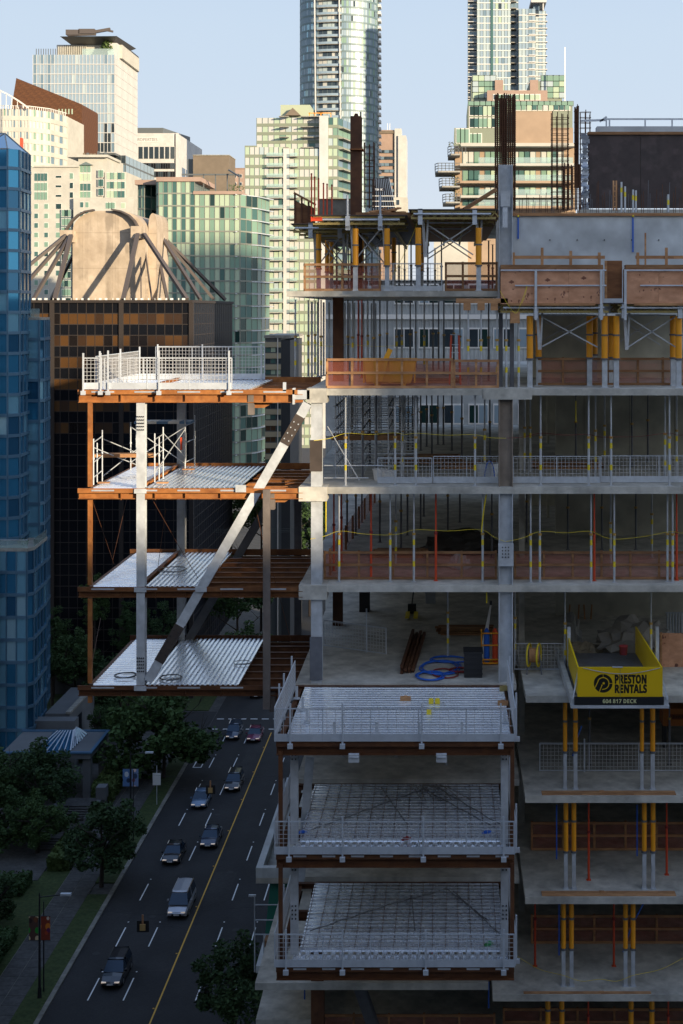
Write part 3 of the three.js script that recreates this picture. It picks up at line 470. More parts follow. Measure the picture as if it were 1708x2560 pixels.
// --- two-tier condominium in the middle
{
  const t = thing('two_tier_condominium', 'two tier cream and green glass condominium with white piers, centre background', 'apartment building'), D = 380, X = (p) => XX(p, D), Y = (p) => YY(p, D);
  const pal = stripes([[G.gw, 6], [G.s4, 2], [G.g1, 1.5], [G.g2, 1.6], [G.g3, 1]], 5), palS = [[G.g3, 4], [G.s2, 3], [G.g2, 3]], com = { core: G.sageClad, band: G.sageClad, mull: G.frameG, pal, bandH: 0.85, mullW: 0.16, proud: 0.14 }, dim = (a) => (i) => (i ? choose(palS) : null);
  const fl = 2.9, y0 = Y(1120), n1 = Math.round((Y(368) - y0) / fl), n2 = Math.round((Y(290) - y0) / fl), n3 = Math.round((Y(300) - y0) / fl);
  const vis = (i, f, c, q) => { const px = CX + q.x * F / -q.z, py = CY - (q.y - H) * F / -q.z; return py < 540 ? true : px < 770 && py < 850; };
  block(t, { ...com, pts: [[X(613), D], [X(709), D], [X(709), D + 16], [X(613), D + 16]], y0, y1: Y(368), floors: n1, cols: [8], single: vis });
  block(t, { ...com, pts: [[X(637), D + 4], [X(800), D + 3], [X(800), D + 20], [X(637), D + 20]], y0: Y(368) - 1, y1: Y(290), floors: 4, cols: [11], single: vis });
  block(t, { ...com, pts: [[X(724), D], [X(799), D], [X(799), D + 18], [X(724), D + 18]], y0, y1: Y(372), floors: n1, cols: [6], single: vis });
  block(t, { ...com, pts: [[X(821), D], [X(845), D], [X(872), D + 12], [X(878), D + 26], [X(821), D + 26]], y0, y1: Y(294), floors: n3, cols: [2, 3, 2], pick: dim(), single: vis });
  part('pier', new GB().box(X(709), X(724), y0, Y(371), D - 0.5, D + 10), G.whiteClad, t); part('pier', new GB().box(X(799), X(821), y0, Y(290), D - 0.6, D + 14), G.whiteClad, t);
  part('penthouse', new GB().box(X(695), X(770), Y(290), Y(254), D + 6, D + 16), std({ color: lin(0.36, 0.40, 0.28), roughness: 0.7 }), t); part('roof_hip', new GB().plate([[X(708), Y(283)], [X(748), Y(283)], [X(728), Y(264)]], D + 4, D + 8), G.brownClad, t);
  part('roof_guard', new GB().box(X(770), X(826), Y(281), Y(279), D + 2, D + 2.2), M.orange, t); for (const p of [771, 785, 800, 825]) part('guard_post', new GB().box(X(p), X(p) + 0.2, Y(290), Y(279), D + 2, D + 2.2), M.orange, t);
  for (let f = 0; f < n1; f++) { const y = y0 + fl * f; if (f > 8) for (const [p0, p1] of [[668, 709], [726, 745]]) { const s = part('balcony', new GB().box(X(p0), X(p1), y, y + 0.22, D - 1.5, D), G.slabGrey, t); part('glass_rail', new GB().box(X(p0), X(p1), y + 0.22, y + 1.15, D - 1.5, D - 1.45), G.clear, s); } }
  for (let f = 0; f < 26; f++) { const y = Y(294) - 3 - fl * f, s = part('balcony', new GB().prism([[X(846), D + 0.3], [X(874), D + 11], [X(884), D + 12], [X(860), D]], y, y + 0.22), G.slabGrey, t); }
  for (let f = 0; f < 4; f++) for (const [p0, p1] of [[696, 720], [750, 800]]) part('balcony', new GB().box(X(p0), X(p1), Y(368) + 2.9 * f, Y(368) + 2.9 * f + 0.22, D + 1.2, D + 3), G.slabGrey, t);
  part('green_roof', new GB().box(X(612), X(640), Y(368), Y(364), D, D + 14), G.sageClad, t);
}
// --- tall oval tower
{
  const t = thing('oval_glass_tower', 'very tall oval blue green glass tower with a strip of balconies', 'tower'), D = 600, cx = XX(848, D + 17), R = 17.6, n = 26, P = (k) => { const a = -Math.PI + k / n * Math.PI; return [cx + R * Math.cos(a), D + 17 + 13 * Math.sin(a)]; };
  const pts = []; for (let k = 0; k <= n; k++) pts.push(P(k)); pts.push([cx + R, D + 30], [cx - R, D + 30]);
  const y0 = 62, y1 = YY(-60, D), floors = Math.round((y1 - y0) / 3.28), fh = (y1 - y0) / floors, bal = (k) => k >= 9 && k <= 13;
  block(t, { pts, y0, y1, floors, cols: Array(n).fill(2).map((c, k) => (k < 1 || bal(k) ? 1 : 2)), core: G.frameG, band: std({ color: lin(0.10, 0.155, 0.165), roughness: 0.5 }), mull: G.frameG, bandH: 0.8, mullW: 0.16, proud: 0.12,
    pal: [[G.s2, 1]], pick: (i, f) => { if (bal(i)) return choose([[G.s3, 3], [G.gw, 2], [G.s4, 2]]); if (i < 9) return choose([[G.s2, 4], [G.b4, 1], [G.s1, 1]]); return choose([[G.s2, 4], [G.s1, 4], [G.g2, 2.5], [G.s4, 1], [G.s3, 0.8]]); }, single: () => false });
  const rx = (k, r) => { const a = -Math.PI + k / n * Math.PI; return [cx + (R + r) * Math.cos(a), D + 17 + (13 + r) * Math.sin(a)]; };
  for (let f = 0; f < floors; f++) { const y = y0 + f * fh, p = []; for (let k = 9; k <= 14; k++) p.push(rx(k, 1.5)); for (let k = 14; k >= 9; k--) p.push(rx(k, 0)); part('balcony', new GB().prism(p, y - 0.1, y + 0.1), G.slabGrey, t); const r = []; for (let k = 9; k <= 14; k++) r.push(rx(k, 1.5)); for (let k = 14; k >= 9; k--) r.push(rx(k, 1.44)); part('glass_rail', new GB().prism(r, y + 0.15, y + 1.15), G.s1, t); part('side_balcony', new GB().box(cx + R - 0.6, cx + R + 1.4, y - 0.2, y + 1, D + 16, D + 22), G.frameW, t); }
  for (const k of [9, 14]) { const a = rx(k, 1.6), b = rx(k - 0.5, 1.6); part('fin', new GB().bar(V(a[0] + 0.4, y0, -a[1]), V(b[0], y1, -b[1]), 0.5, 1.2, V(0, 0, 1)), G.whiteClad, t); }
}
{ const t = thing('striped_office_tower', 'tan striped office tower with a bright white end pier', 'office tower'), D = 650, X = (p) => XX(p, D), Y = (p) => YY(p, D);
  part('wall', new GB().box(X(935), X(987), 0, Y(325), D, D + 20), G.pinkish, t); part('end_pier', new GB().box(X(996), X(1016), 0, Y(340), D - 2, D + 20), G.whiteClad, t); part('core_pier', new GB().box(X(987), X(1004), 0, Y(322), D - 1, D + 10), G.whiteClad, t); part('cap', new GB().box(X(942), X(987), Y(334), Y(327), D - 0.5, D), G.brownClad, t);
  for (let r = 0; r < 14; r++) { const b = part('window_band', new GB().box(X(936), X(987), Y(383 + r * 16.3), Y(375 + r * 16.3), D - 0.3, D), G.frameD, t); for (let k = 0; k < 4; k++) part('pane', new GB().box(X(937 + k * 12.4), X(948 + k * 12.4), Y(382.4 + r * 16.3), Y(375.6 + r * 16.3), D - 0.5, D - 0.3), pick([G.s3, G.s2, G.s3]), b); }
  for (const p of [968, 974]) part('antenna', new GB().box(X(p) - 0.12, X(p) + 0.12, Y(327), Y(305), D + 5, D + 5.2), M.white, t); }
{ const t = thing('sloped_glass_hall', 'small navy sloped glass roof with white letters beside steel column', 'building'), D = 430, X = (p) => XX(p, D), Y = (p) => YY(p, D);
  part('glass_slope', new GB().plate([[X(930), Y(530)], [X(930), Y(448)], [X(972), Y(442)], [X(990), Y(530)]], D, D + 8), G.dk, t); for (let k = 0; k < 9; k++) part('glazing_bar', new GB().bar(V(X(938 + k * 4), Y(447), -D + 0.1), V(X(934 + k * 6.4), Y(528), -D + 0.1), 0.14), std({ color: lin(0.10, 0.14, 0.22), roughness: 0.5 }), t);
  for (const p of [490, 503, 516]) part('cross_bar', new GB().box(X(932), X(990), Y(p) - 0.08, Y(p) + 0.08, D - 0.25, D - 0.1), M.white, t);
  part('annexe', new GB().box(X(984), X(1018), 0, Y(492), D + 2, D + 12), G.cream, t); win(t, 995, 506, 8, 13, D + 2, G.s3); part('lettering', facePlane(3.4, 1.0, V(X(948), Y(474), -D + 0.35), V(0, 0, 1)), sign('TIS  IC', 3.4, 1.0, '#dfe3ea', '#131a2c', 'bold 200px serif', 1.1), t); }
// --- right tall tower
{
  const t = thing('balconied_glass_tower', 'tall glass tower with stacked balconies, right background', 'tower'), D = 560, X = (p) => XX(p, D), Y = (p) => YY(p, D), y0 = 62, fl = 2.83, palR = stripes([[G.s4, 5], [G.g1, 2], [G.s1, 4], [G.s2, 2], [G.s3, 0.3]], 3), com = { core: G.frameD, band: G.frameW, mull: G.frameG, pal: palR, bandH: 0.35, mullW: 0.14, proud: 0.16, single: () => false };
  const mk = (p0, p1, d, top, cols, pal) => { const y1 = top, n = Math.round((y1 - y0) / fl); block(t, { ...com, pts: [[X(p0), d], [X(p1), d], [X(p1), d + 14], [X(p0), d + 14]], y0, y1, floors: n, cols: [cols, 0], pal: pal || palR }); return n; };
  mk(1171, 1193, D + 3, Y(-60), 2, [[G.s3, 3], [G.s2, 2]]); mk(1193.2, 1277, D, Y(-60), 11); mk(1277.4, 1297, D + 4, Y(-50), 2, [[G.s3, 5], [G.s2, 2]]); mk(1297.4, 1339, D, Y(22), 5, stripes([[G.s1, 4], [G.s2, 3], [G.s4, 3]], 9)); mk(1339.2, 1365, D + 1, Y(26), 3);
  part('green_strip', new GB().box(X(1227), X(1233), y0, Y(-50), D - 0.35, D), G.g3, t); part('roof_slab', new GB().box(X(1328), X(1366), Y(7), Y(-2), D - 1, D + 15), G.whiteClad, t); part('roof_post', new GB().box(X(1357), X(1360), Y(26), Y(7), D, D + 1), G.whiteClad, t); part('roof_room', new GB().box(X(1335), X(1350), Y(22), Y(7), D + 3, D + 10), G.s2, t);
  for (let f = 0; f < 60; f++) { const y = y0 + f * fl; if (y > Y(-60)) break; for (const [p0, p1, d, m] of [[1170, 1193, D + 1.2, G.whiteClad], [1277, 1292, D + 1.5, G.slabGrey], [1322, 1339, D - 0.8, G.frameW], [1339, 1369, D + 0.4, G.frameW]]) if (p0 < 1300 || y < Y(28)) part('balcony', new GB().box(X(p0), X(p1), y, y + 0.3, d, d + 2.6), m, t); }
}
// --- tan condominium with round corner balconies
{
  const t = thing('terraced_tan_condominium', 'terraced tan condominium with glass bays and round corner balconies', 'apartment building'), D = 200, X = (p) => XX(p, D), Y = (p) => YY(p, D);
  const B = (p0, p1, pt, pb, d, m, dep = 14, nm = 'wall') => part(nm, new GB().box(X(p0), X(p1), Y(pb), Y(pt), D + d, D + d + dep), m, t);
  B(1160, 1440, 530, 900, 0.3, G.tan, 16); B(1085, 1170, 566, 900, -0.4, G.cream, 10); B(1138, 1440, 365, 530, 0, G.tan, 16); B(1170, 1434, 253, 365, 1.5, G.sageClad, 14); B(1288, 1382, 277, 362, 0.4, G.tan, 1.2, 'wall_panel'); B(1382, 1434, 318, 362, 0.6, G.tan, 1, 'wall_panel');
  B(1220, 1374, 215, 253, 4, G.pinkish, 8, 'roof_block'); B(1180, 1262, 186, 253, 6, G.sageClad, 8, 'roof_block'); B(1331, 1414, 186, 253, 6, G.sageClad, 8, 'roof_block'); B(1241, 1262, 184, 215, 5.5, G.pinkish, 1, 'roof_block'); B(1331, 1352, 184, 215, 5.5, G.pinkish, 1, 'roof_block');
  for (const [p0, p1] of [[1182, 1240], [1353, 1413]]) for (let k = 0; k < 4; k++) for (let r = 0; r < 4; r++) { const w = (p1 - p0) / 4; win(t, p0 + w * (k + 0.5), 196 + r * 14, w - 1, 12.5, D + 6, pick([G.g2, G.s4, G.g1]), 'pane_unit', G.frameG); }
  for (let k = 0; k < 18; k++) { win(t, 1178 + k * 14.6, 259, 13, 9, D + 1.5, G.g2, 'rail_panel', G.frameG); }
  for (let k = 0; k < 8; k++) for (let r = 0; r < 2; r++) win(t, 1180 + k * 11, 277 + r * 30, 9.5, 22, D + 1.5, pick([G.g1, G.g2, G.g3, G.g4]), 'bay_window', G.frameW);
  for (let k = 0; k < 10; k++) win(t, 1296 + k * 13.6, 269, 11, 12, D + 1.5, pick([G.g1, G.g2, G.g3, G.gw]), 'bay_window', G.frameW);
  for (let k = 0; k < 9; k++) win(t, 1240 + k * 13, 243, 11, 12, D + 4, pick([G.g2, G.g1, G.s3]), 'bay_window', G.frameW);
  part('cornice', new GB().box(X(1152), X(1436), Y(370), Y(362), D - 2.2, D + 12), G.cream, t);
  for (let r = 0; r < 4; r++) { const py = [415, 458, 494, 520][r]; part('terrace_slab', new GB().box(X(1150), X(1436), Y(py + 3), Y(py - 3), D - 2, D), r % 2 ? G.tan : G.cream, t); part('glass_rail', new GB().box(X(1196), X(1430), Y(py - 3), Y(py - 18), D - 1.9, D - 1.85), G.clear, t); }
  for (let r = 0; r < 4; r++) { const py = [395, 440, 478, 508][r], h = [30, 26, 20, 15][r]; for (let k = 0; k < 19; k++) if (k % 5 !== 3) win(t, 1164 + k * 14, py, 12, h, D, pick([G.g1, G.g2, G.gw, G.g3]), 'bay_window', G.frameG); }
  for (let k = 0; k < 4; k++) win(t, 1166 + k * 11, 346, 9, 22, D + 1.4, pick([G.g2, G.g1]), 'bay_window', G.frameW);
  part('terrace_wing', new GB().box(X(1136), X(1170), Y(365), Y(320), D, D + 10), G.sageClad, t); for (let k = 0; k < 3; k++) win(t, 1146 + k * 11, 340, 9, 34, D, G.g2, 'bay_window', G.frameW);
  for (const [p0, py] of [[1120, 382], [1088, 424], [1098, 461], [1107, 500]]) { // rounded corner balconies with rails
    const pts = []; for (let k = 0; k <= 8; k++) { const a = Math.PI / 2 + k / 8 * Math.PI; pts.push([X(p0 + 14) + 1.2 * Math.cos(a), D - 1.2 - 2.2 * Math.sin(-a) * 0 + 1.6 * Math.sin(a) * -1]); }
    const sl = part('round_balcony', new GB().prism([[X(p0), D - 1.5], [X(p0 + 8), D - 3], [X(1150), D - 3], [X(1150), D + 4], [X(p0), D + 4]], Y(py + 12), Y(py + 8)), G.slabGrey, t);
    const rl = new GB(); for (const yy of [1.1, 0.7, 0.35]) { rl.bar(V(X(p0), Y(py + 8) + yy, -D + 1.5), V(X(p0 + 8), Y(py + 8) + yy, -D + 3), 0.09); rl.bar(V(X(p0 + 8), Y(py + 8) + yy, -D + 3), V(X(1150), Y(py + 8) + yy, -D + 3), 0.09); rl.bar(V(X(p0), Y(py + 8) + yy, -D + 1.5), V(X(p0), Y(py + 8) + yy, -D - 4), 0.09); }
    for (let k = 0; k < 5; k++) rl.bar(V(X(p0 + 8 + k * 9), Y(py + 8), -D + 3), V(X(p0 + 8 + k * 9), Y(py + 8) + 1.1, -D + 3), 0.09); part('balcony_rail', rl, G.frameD, sl);
    if (p0 > 1090 && p0 < 1125) part('planter', potted(X(1136), Y(py + 8), D - 1.5, 2), LEAF(2), sl);
  }
  part('corner_glass', new GB().box(X(1136), X(1162), Y(530), Y(385), D + 1, D + 8), G.s3, t); part('mast', new GB().box(X(1416), X(1418.5), Y(253), Y(108), D + 3, D + 3.2), M.white, t);
  for (let k = 0; k < 6; k++) part('corner_mullion', new GB().box(X(1138 + k * 4.6), X(1138 + k * 4.6) + 0.1, Y(530), Y(385), D + 0.9, D + 1), G.frameG, t);
}
// --- corrugated grey building seen through the open floors
{
  const D = 100, X = (p) => XX(p, D), Y = (p) => YY(p, D), t = thing('corrugated_metal_building', 'grey corrugated metal building with white windows seen through open floors', 'building');
  const m = std({ map: tWall, color: lin(0.95, 0.94, 0.92), roughness: 0.6 }), rib = (x0, x1, y0, y1) => { const g = new GB(); for (let x = x0; x < x1; x += 0.3) { g.quad(V(x, y0, -D), V(x + 0.16, y0, -D), V(x + 0.16, y1, -D), V(x, y1, -D)); g.quad(V(x + 0.16, y0, -D), V(x + 0.19, y0, -D + 0.05), V(x + 0.19, y1, -D + 0.05), V(x + 0.16, y1, -D)); g.quad(V(x + 0.19, y0, -D + 0.05), V(x + 0.27, y0, -D + 0.05), V(x + 0.27, y1, -D + 0.05), V(x + 0.19, y1, -D + 0.05)); g.quad(V(x + 0.27, y0, -D + 0.05), V(x + 0.3, y0, -D), V(x + 0.3, y1, -D), V(x + 0.27, y1, -D + 0.05)); } part('cladding', g, m, t); };
  part('wall', new GB().box(-9, 40, 0, Y(700), D + 0.01, 196), m, t);  // unseen length along the street, extended to cut the skylight there
  for (const [a, b] of [[Y(1180), Y(1088)], [Y(985), Y(800)], [Y(785), Y(700)], [Y(712), Y(702)]]) rib(-9, 14, a, b);
  for (const p of [792, 1084]) part('string_course', new GB().box(-9, 14, Y(p + 6), Y(p - 6), D - 0.15, D), M.white, t);
  for (let k = 0; k < 9; k++) for (const p of [735, 845, 1035]) { const w = part('window', new GB().box(X(985 + k * 62), X(1035 + k * 62), Y(p + 26), Y(p - 26), D - 0.1, D + 0.02), M.white, t); for (let q = 0; q < 2; q++) part('pane', new GB().box(X(988 + k * 62 + q * 24), X(1009 + k * 62 + q * 24), Y(p + 22), Y(p - 22), D - 0.12, D - 0.1), pick([G.s3, G.s1, G.g4]), w); }
}
{ // banded office slab between green condominium and the site
  const D = 250, X = (p) => XX(p, D), Y = (p) => YY(p, D), t = thing('banded_office_slab', 'low office slab with beige bands, between green glass and scaffold', 'office building');
  part('wall', new GB().box(X(663), X(704), 0, Y(845), D, D + 20), G.frameD, t); part('dark_end', new GB().box(X(704), X(726), 0, Y(850), D - 0.2, D + 20), G.darkCore, t);
  for (let r = 0; r < 13; r++) { part('floor_band', new GB().box(X(663), X(703), Y(868 + r * 28), Y(855 + r * 28), D - 0.3, D), std({ color: lin(0.42, 0.36, 0.24), roughness: 0.8 }), t); for (let k = 0; k < 3; k++) part('pane', new GB().box(X(665 + k * 13), X(676 + k * 13), Y(880 + r * 28), Y(869 + r * 28), D - 0.1, D), pick([G.g1, G.s3, G.amber, G.g3]), t); }
  part('mullion', new GB().box(X(694), X(696), 0, Y(845), D - 0.4, D), G.frameW, t); part('roof_edge', new GB().box(X(661), X(728), Y(845), Y(838), D - 0.4, D + 20), G.slabGrey, t);
}
// --- towers behind the camera: they shade the site and the street
for (const [x0, x1, h, d, lab] of [[122, 205, 165, -62, 'tall grey office tower standing behind the viewpoint'], [205.3, 229, 117, -62, 'mid height grey office block behind the viewpoint, beside the tall tower'], [229.3, 296, 129, -62, 'broad grey office block behind the viewpoint'], [-40, 121.7, 83, -62, 'lower grey office block behind the viewpoint'], [318, 345, 176, -62, 'slim grey tower behind the viewpoint']]) {
  const t = thing('office_block_behind', lab, 'office building'); const n = Math.round(h / 4);
  part('wall', new GB().box(x0, x1, 0, h, d - 10, d), G.offGrey, t);
  const bands = new GB(); for (let f = 0; f < n; f++) bands.box(x0 + 0.1, x1 - 0.1, f * 4 + 1, f * 4 + 3.2, d, d + 0.08); part('window_band', bands, G.s3, t);
}
{ const t = thing('added_viewpoint_block', 'unseen grey block added directly behind the viewpoint to cut skylight', 'building'); part('wall', new GB().box(-45, 38, 0, 72, -40, -4), G.offGrey, t); const b = new GB(); for (let f = 0; f < 17; f++) b.box(-44.8, 37.8, f * 4 + 1, f * 4 + 3.2, -4, -3.92); part('window_band', b, G.s3, t); }  // unseen block added behind the camera, height set to darken front faces
// --- unseen street wall left of the frame, added to keep the sky from the street
for (const [d0, d1, h, lab] of [[-60, 10, 95, 'added grey sky blocking wall left of the frame, nearest'], [10.5, 70, 110, 'added grey sky blocking wall left of the frame, middle one'], [70.5, 128, 90, 'added grey sky blocking wall left of the frame, farthest']]) {
  const t = thing('added_sky_blocker', lab, 'office building'); part('wall', new GB().box(-82, -52, 0, h, d0, d1), G.offGrey, t); const b = new GB(); for (let f = 0; f < h / 4 - 1; f++) b.box(-52, -51.92, f * 4 + 1, f * 4 + 3.2, d0 + 0.2, d1 - 0.2); part('window_band', b, G.s3, t);
}

// ---------------------------------------------------------------- trees, hedges
const leafMats = [lin(0.035, 0.075, 0.018), lin(0.045, 0.09, 0.02), lin(0.028, 0.062, 0.016), lin(0.07, 0.11, 0.025)].map((c) => std({ color: c, roughness: 0.85 }));
function crownGeo(n, leaf, shape) {                     // leaf cards gathered in clumps through the crown volume (unit radius 1)
  const g = new GB(), clumps = []; for (let k = 0; k < 64; k++) { let p; do p = V(rr(-1, 1), rr(-1, 1), rr(-1, 1)); while (p.length() > 1 || p.length() < 0.3); p.y *= shape; clumps.push([p.multiplyScalar(rr(0.7, 1.08)), rr(0.1, 0.27)]); }
  for (let k = 0; k < n; k++) { const [c, r] = clumps[k % clumps.length]; const o = V(rr(-1, 1), rr(-1, 1), rr(-1, 1)).normalize().multiplyScalar(r * Math.cbrt(rnd())); const p = c.clone().add(o), u = V(rr(-1, 1), rr(-0.5, 0.5), rr(-1, 1)).normalize(), w = V(rr(-1, 1), rr(-1, 1), rr(-1, 1)).cross(u).normalize(), s = leaf * rr(0.5, 1.5); u.multiplyScalar(s); w.multiplyScalar(s * 0.6); g.quad(p.clone().sub(u), p.clone().sub(w), p.clone().add(u), p.clone().add(w)); }
  return g.geo();
}
const crowns = [crownGeo(9000, 0.042, 0.75), crownGeo(9000, 0.042, 0.9), crownGeo(9000, 0.04, 1.5)];
const bark = std({ color: lin(0.045, 0.035, 0.028), roughness: 0.95 });
function tree(name, label, x, d, h, r, kind, mat, group) {
  const t = thing(name, label, 'tree', group); t.position.set(x, 0.1, -d);
  const sy = [0.75, 0.9, 1.5][kind], ch = h - r * sy * 0.95, g = new GB(); g.cyl(V(0, 0, 0), V(0.1, ch * 0.55, 0), 0.26, 0.2, 9); g.cyl(V(0.1, ch * 0.55, 0), V(0, ch + r * 0.3, 0.1), 0.2, 0.06, 8);
  for (let k = 0; k < 7; k++) { const a = k * 2.4, y = ch * (0.45 + 0.07 * k); const e = V(Math.cos(a) * r * 0.6, y + r * rr(0.3, 0.6), Math.sin(a) * r * 0.6); g.cyl(V(0.05, y, 0), e, 0.11, 0.05, 6); for (let q = 0; q < 3; q++) g.cyl(e, e.clone().add(V(rr(-1, 1), rr(0.2, 1), rr(-1, 1)).multiplyScalar(r * 0.35)), 0.05, 0.015, 5); }
  part('trunk', g, bark, t); const c = part('crown', crowns[kind], leafMats[mat], t); c.position.y = ch; c.scale.set(r, r, r); c.rotation.y = x + d; return t;
}
tree('street_tree', 'broad green street tree beside kerb below the lowest white deck', -37.6, 180, 12.4, 8.2, 0, 1);
tree('street_tree', 'spreading street tree with bare trunk on verge beside two dark cars', -37.2, 146, 8.8, 4.7, 0, 2);
tree('street_tree', 'dark tree behind the glass canopy near side street', -49.5, 205, 9.5, 5, 0, 2);
tree('street_tree', 'leafy tree at the far right end of side street', -33.4, 222, 10, 5, 1, 1);
tree('garden_tree', 'dense dark garden tree in front of glass canopy', -49.5, 163, 9.5, 4.6, 1, 2);
tree('garden_tree', 'dense dark garden tree at left edge below blue tower', -54.5, 160, 10.5, 5, 1, 0);
tree('garden_tree', 'round garden tree beside the paved forecourt', -46.8, 155, 6.4, 3.4, 1, 1);
tree('garden_tree', 'dark garden tree at left edge above the lawn', -49.5, 141, 7, 3.6, 1, 0);
tree('garden_tree', 'low bushy tree under the glass canopy edge', -52.5, 170.5, 7, 4, 1, 2); tree('garden_tree', 'bushy tree at left edge beside paved forecourt', -51, 156.5, 6.5, 4, 1, 0); tree('garden_tree', 'small dark tree on the lawn above the banner lamp', -45.5, 136, 5.6, 3, 1, 2); tree('garden_tree', 'dark bushy tree low at left edge beside pavement', -44.5, 127, 5, 3, 1, 0); tree('garden_tree', 'dark shrub tree at bottom left corner', -42.8, 119, 4.4, 2.6, 1, 2);
tree('street_tree', 'dark leafy tree rising beside the right pavement at bottom', -16.5, 104, 13.6, 3.6, 1, 2);
for (const [x, d, h, r, k, m, l] of [[-62, 213, 15, 3.2, 2, 0, 'slender tree before bronze block, nearest the blue tower'], [-55.5, 213.6, 20, 2.6, 2, 1, 'tallest pointed tree before bronze block, left of grey column'], [-50, 213, 16, 2.8, 2, 0, 'pointed tree before bronze block, right of tallest one'], [-44.5, 212.5, 16, 3.2, 2, 2, 'pointed tree before bronze block under diagonal brace'], [-36, 232, 19, 6, 1, 0, 'large round tree beyond crossing behind diagonal brace'], [-36, 262, 32, 8, 1, 3, 'tall sunlit tree beyond crossing beside hanging steel post'], [-28, 275, 24, 7, 1, 0, 'large dark tree far down street behind steel joists'], [-67.5, 212, 11, 4.5, 1, 0, 'round tree half hidden behind blue tower'], [-20, 300, 26, 8, 1, 0, 'large tree farthest down the street']]) tree('park_tree', l, x, d, h, r, k, m);
tree('garden_tree', 'dark tree on the low annexe side below bronze block', -56.6, 206, 13, 4.6, 1, 0); tree('garden_tree', 'dark tree behind the annexe wall beside side street', -51.5, 204, 9, 4, 1, 2); tree('garden_tree', 'leafy shrub tree beside annexe opening', -48.5, 193, 6, 3, 1, 0);
for (const [x0, x1, y, d0, d1, l] of [[-51.5, -46, 1.6, 186, 188.2, 'clipped box hedge above the glass canopy'], [-44.8, -42.2, 2.2, 171, 182, 'clipped green hedge beside the canopy pillar'], [-44.2, -41.8, 1.7, 150, 158, 'bright hedge beside forecourt steps'], [-50, -42.5, 1.3, 128, 134, 'low hedge along the lawn beside banner lamp'], [-56, -45, 1.4, 143.5, 147, 'low hedge behind the pale forecourt']]) {
  const g = new GB(); const n = Math.round((x1 - x0) * (d1 - d0) * 55); for (let k = 0; k < n; k++) { const p = V(rr(x0, x1), rr(0, 1), -rr(d0, d1)); const e = Math.floor(rnd() * 3); p.y = e ? p.y * y : y * rr(0.9, 1.05); if (e === 1) p.x = rnd() < 0.5 ? x0 : x1; if (e === 2) p.z = -d0; const u = V(rr(-1, 1), rr(-1, 1), rr(-1, 1)).normalize().multiplyScalar(0.2), w = V(rr(-1, 1), rr(-1, 1), rr(-1, 1)).normalize().multiplyScalar(0.2); g.quad(p.clone().sub(u), p.clone().add(w), p.clone().add(u), p.clone().sub(w)); }
  const t = thing('hedge', l, 'hedge'); part('leaves', g, leafMats[x0 > -45 ? 3 : 0], t); part('stems', new GB().box(x0 + 0.25, x1 - 0.25, 0, y * 0.85, d0 + 0.25, d1 - 0.25), leafMats[x0 > -45 ? 3 : 0], t);
}
// ---------------------------------------------------------------- forecourt, canopy, steps, lamps, signs
{
  const t = thing('entrance_canopy', 'blue framed entrance canopy with a glazed skylight beside blue tower', 'canopy'), b = std({ color: lin(0.05, 0.12, 0.20), roughness: 0.6 });
  part('roof', new GB().box(-56.5, -45.2, 5.2, 5.9, 172, 181), G.blueStone, t); part('edge', new GB().box(-56.7, -45.0, 5.9, 6.1, 171.8, 172.3), b, t); part('edge', new GB().box(-45.4, -45.0, 5.9, 6.1, 172.3, 181.2), b, t); part('edge', new GB().box(-56.7, -45.4, 5.9, 6.1, 180.8, 181.2), b, t);
  for (const [x, d] of [[-45.8, 172.4], [-45.8, 180.2], [-55.8, 172.4]]) part('pillar', new GB().box(x - 0.5, x + 0.5, 0, 5.2, d, d + 0.9), G.blueStone, t);
  const s = part('skylight', new GB().quad(V(-52.5, 5.95, -173), V(-48, 5.95, -173), V(-48.6, 7.4, -176.5), V(-50.6, 7.4, -176.5)).quad(V(-48, 5.95, -173), V(-47.6, 5.95, -180), V(-48.4, 7.4, -178), V(-48.6, 7.4, -176.5)).quad(V(-52.5, 5.95, -180), V(-52.5, 5.95, -173), V(-50.6, 7.4, -176.5), V(-50.6, 7.4, -178)), G.b3, t);
  const rb = new GB(); for (let k = 0; k <= 8; k++) rb.bar(V(-48 + k * 0.05, 5.97, -173 - k * 0.87), V(-48.6, 7.42, -176.5 - k * 0.18), 0.14); for (let k = 0; k <= 6; k++) rb.bar(V(-52.5 + k * 0.75, 5.97, -173), V(-50.6 + k * 0.33, 7.42, -176.5), 0.12); part('skylight_bar', rb, M.rail, s);
  part('back_wall', new GB().box(-57, -50.5, 0, 6.4, 184, 186), G.blueStone, t);
  const w = thing('annexe_wall', 'grey annexe wall with square opening behind the canopy', 'wall'); part('wall', new GB().box(-55.4, -52, 0, 6.5, 187, 200), G.blueStone, w); part('opening', new GB().box(-52, -51.95, 2, 5, 189, 193), G.bd, w); part('coping', new GB().box(-52.5, -51.8, 6.5, 6.8, 186.8, 200), G.slabGrey, w);
  const st = thing('forecourt_steps', 'grey stone steps with cheek walls leading to the canopy', 'steps'); for (let k = 0; k < 6; k++) part('step', new GB().box(-47.5, -43.5, 0.1 + k * 0.001, 0.25 + 0.15 * k, 165 + k * 0.45, 170), M.pave, st); part('cheek_wall', new GB().box(-43.4, -42.8, 0, 1.5, 162, 171), G.blueStone, st); part('cheek_wall', new GB().box(-48.2, -47.6, 0, 1.5, 162, 171), G.blueStone, st); part('gate_pier', new GB().box(-43.5, -42.3, 1.5, 3, 168, 169.4), G.blueStone, st);
  for (let k = 0; k < 5; k++) part('lower_step', new GB().box(-47, -44, 0.1, 0.2 + 0.12 * k, 156 + k * 0.45, 159), M.pave, st);
  struct('forecourt', new GB().box(-56, -44.5, 0, 0.16, 147.5, 155), M.pave);
}
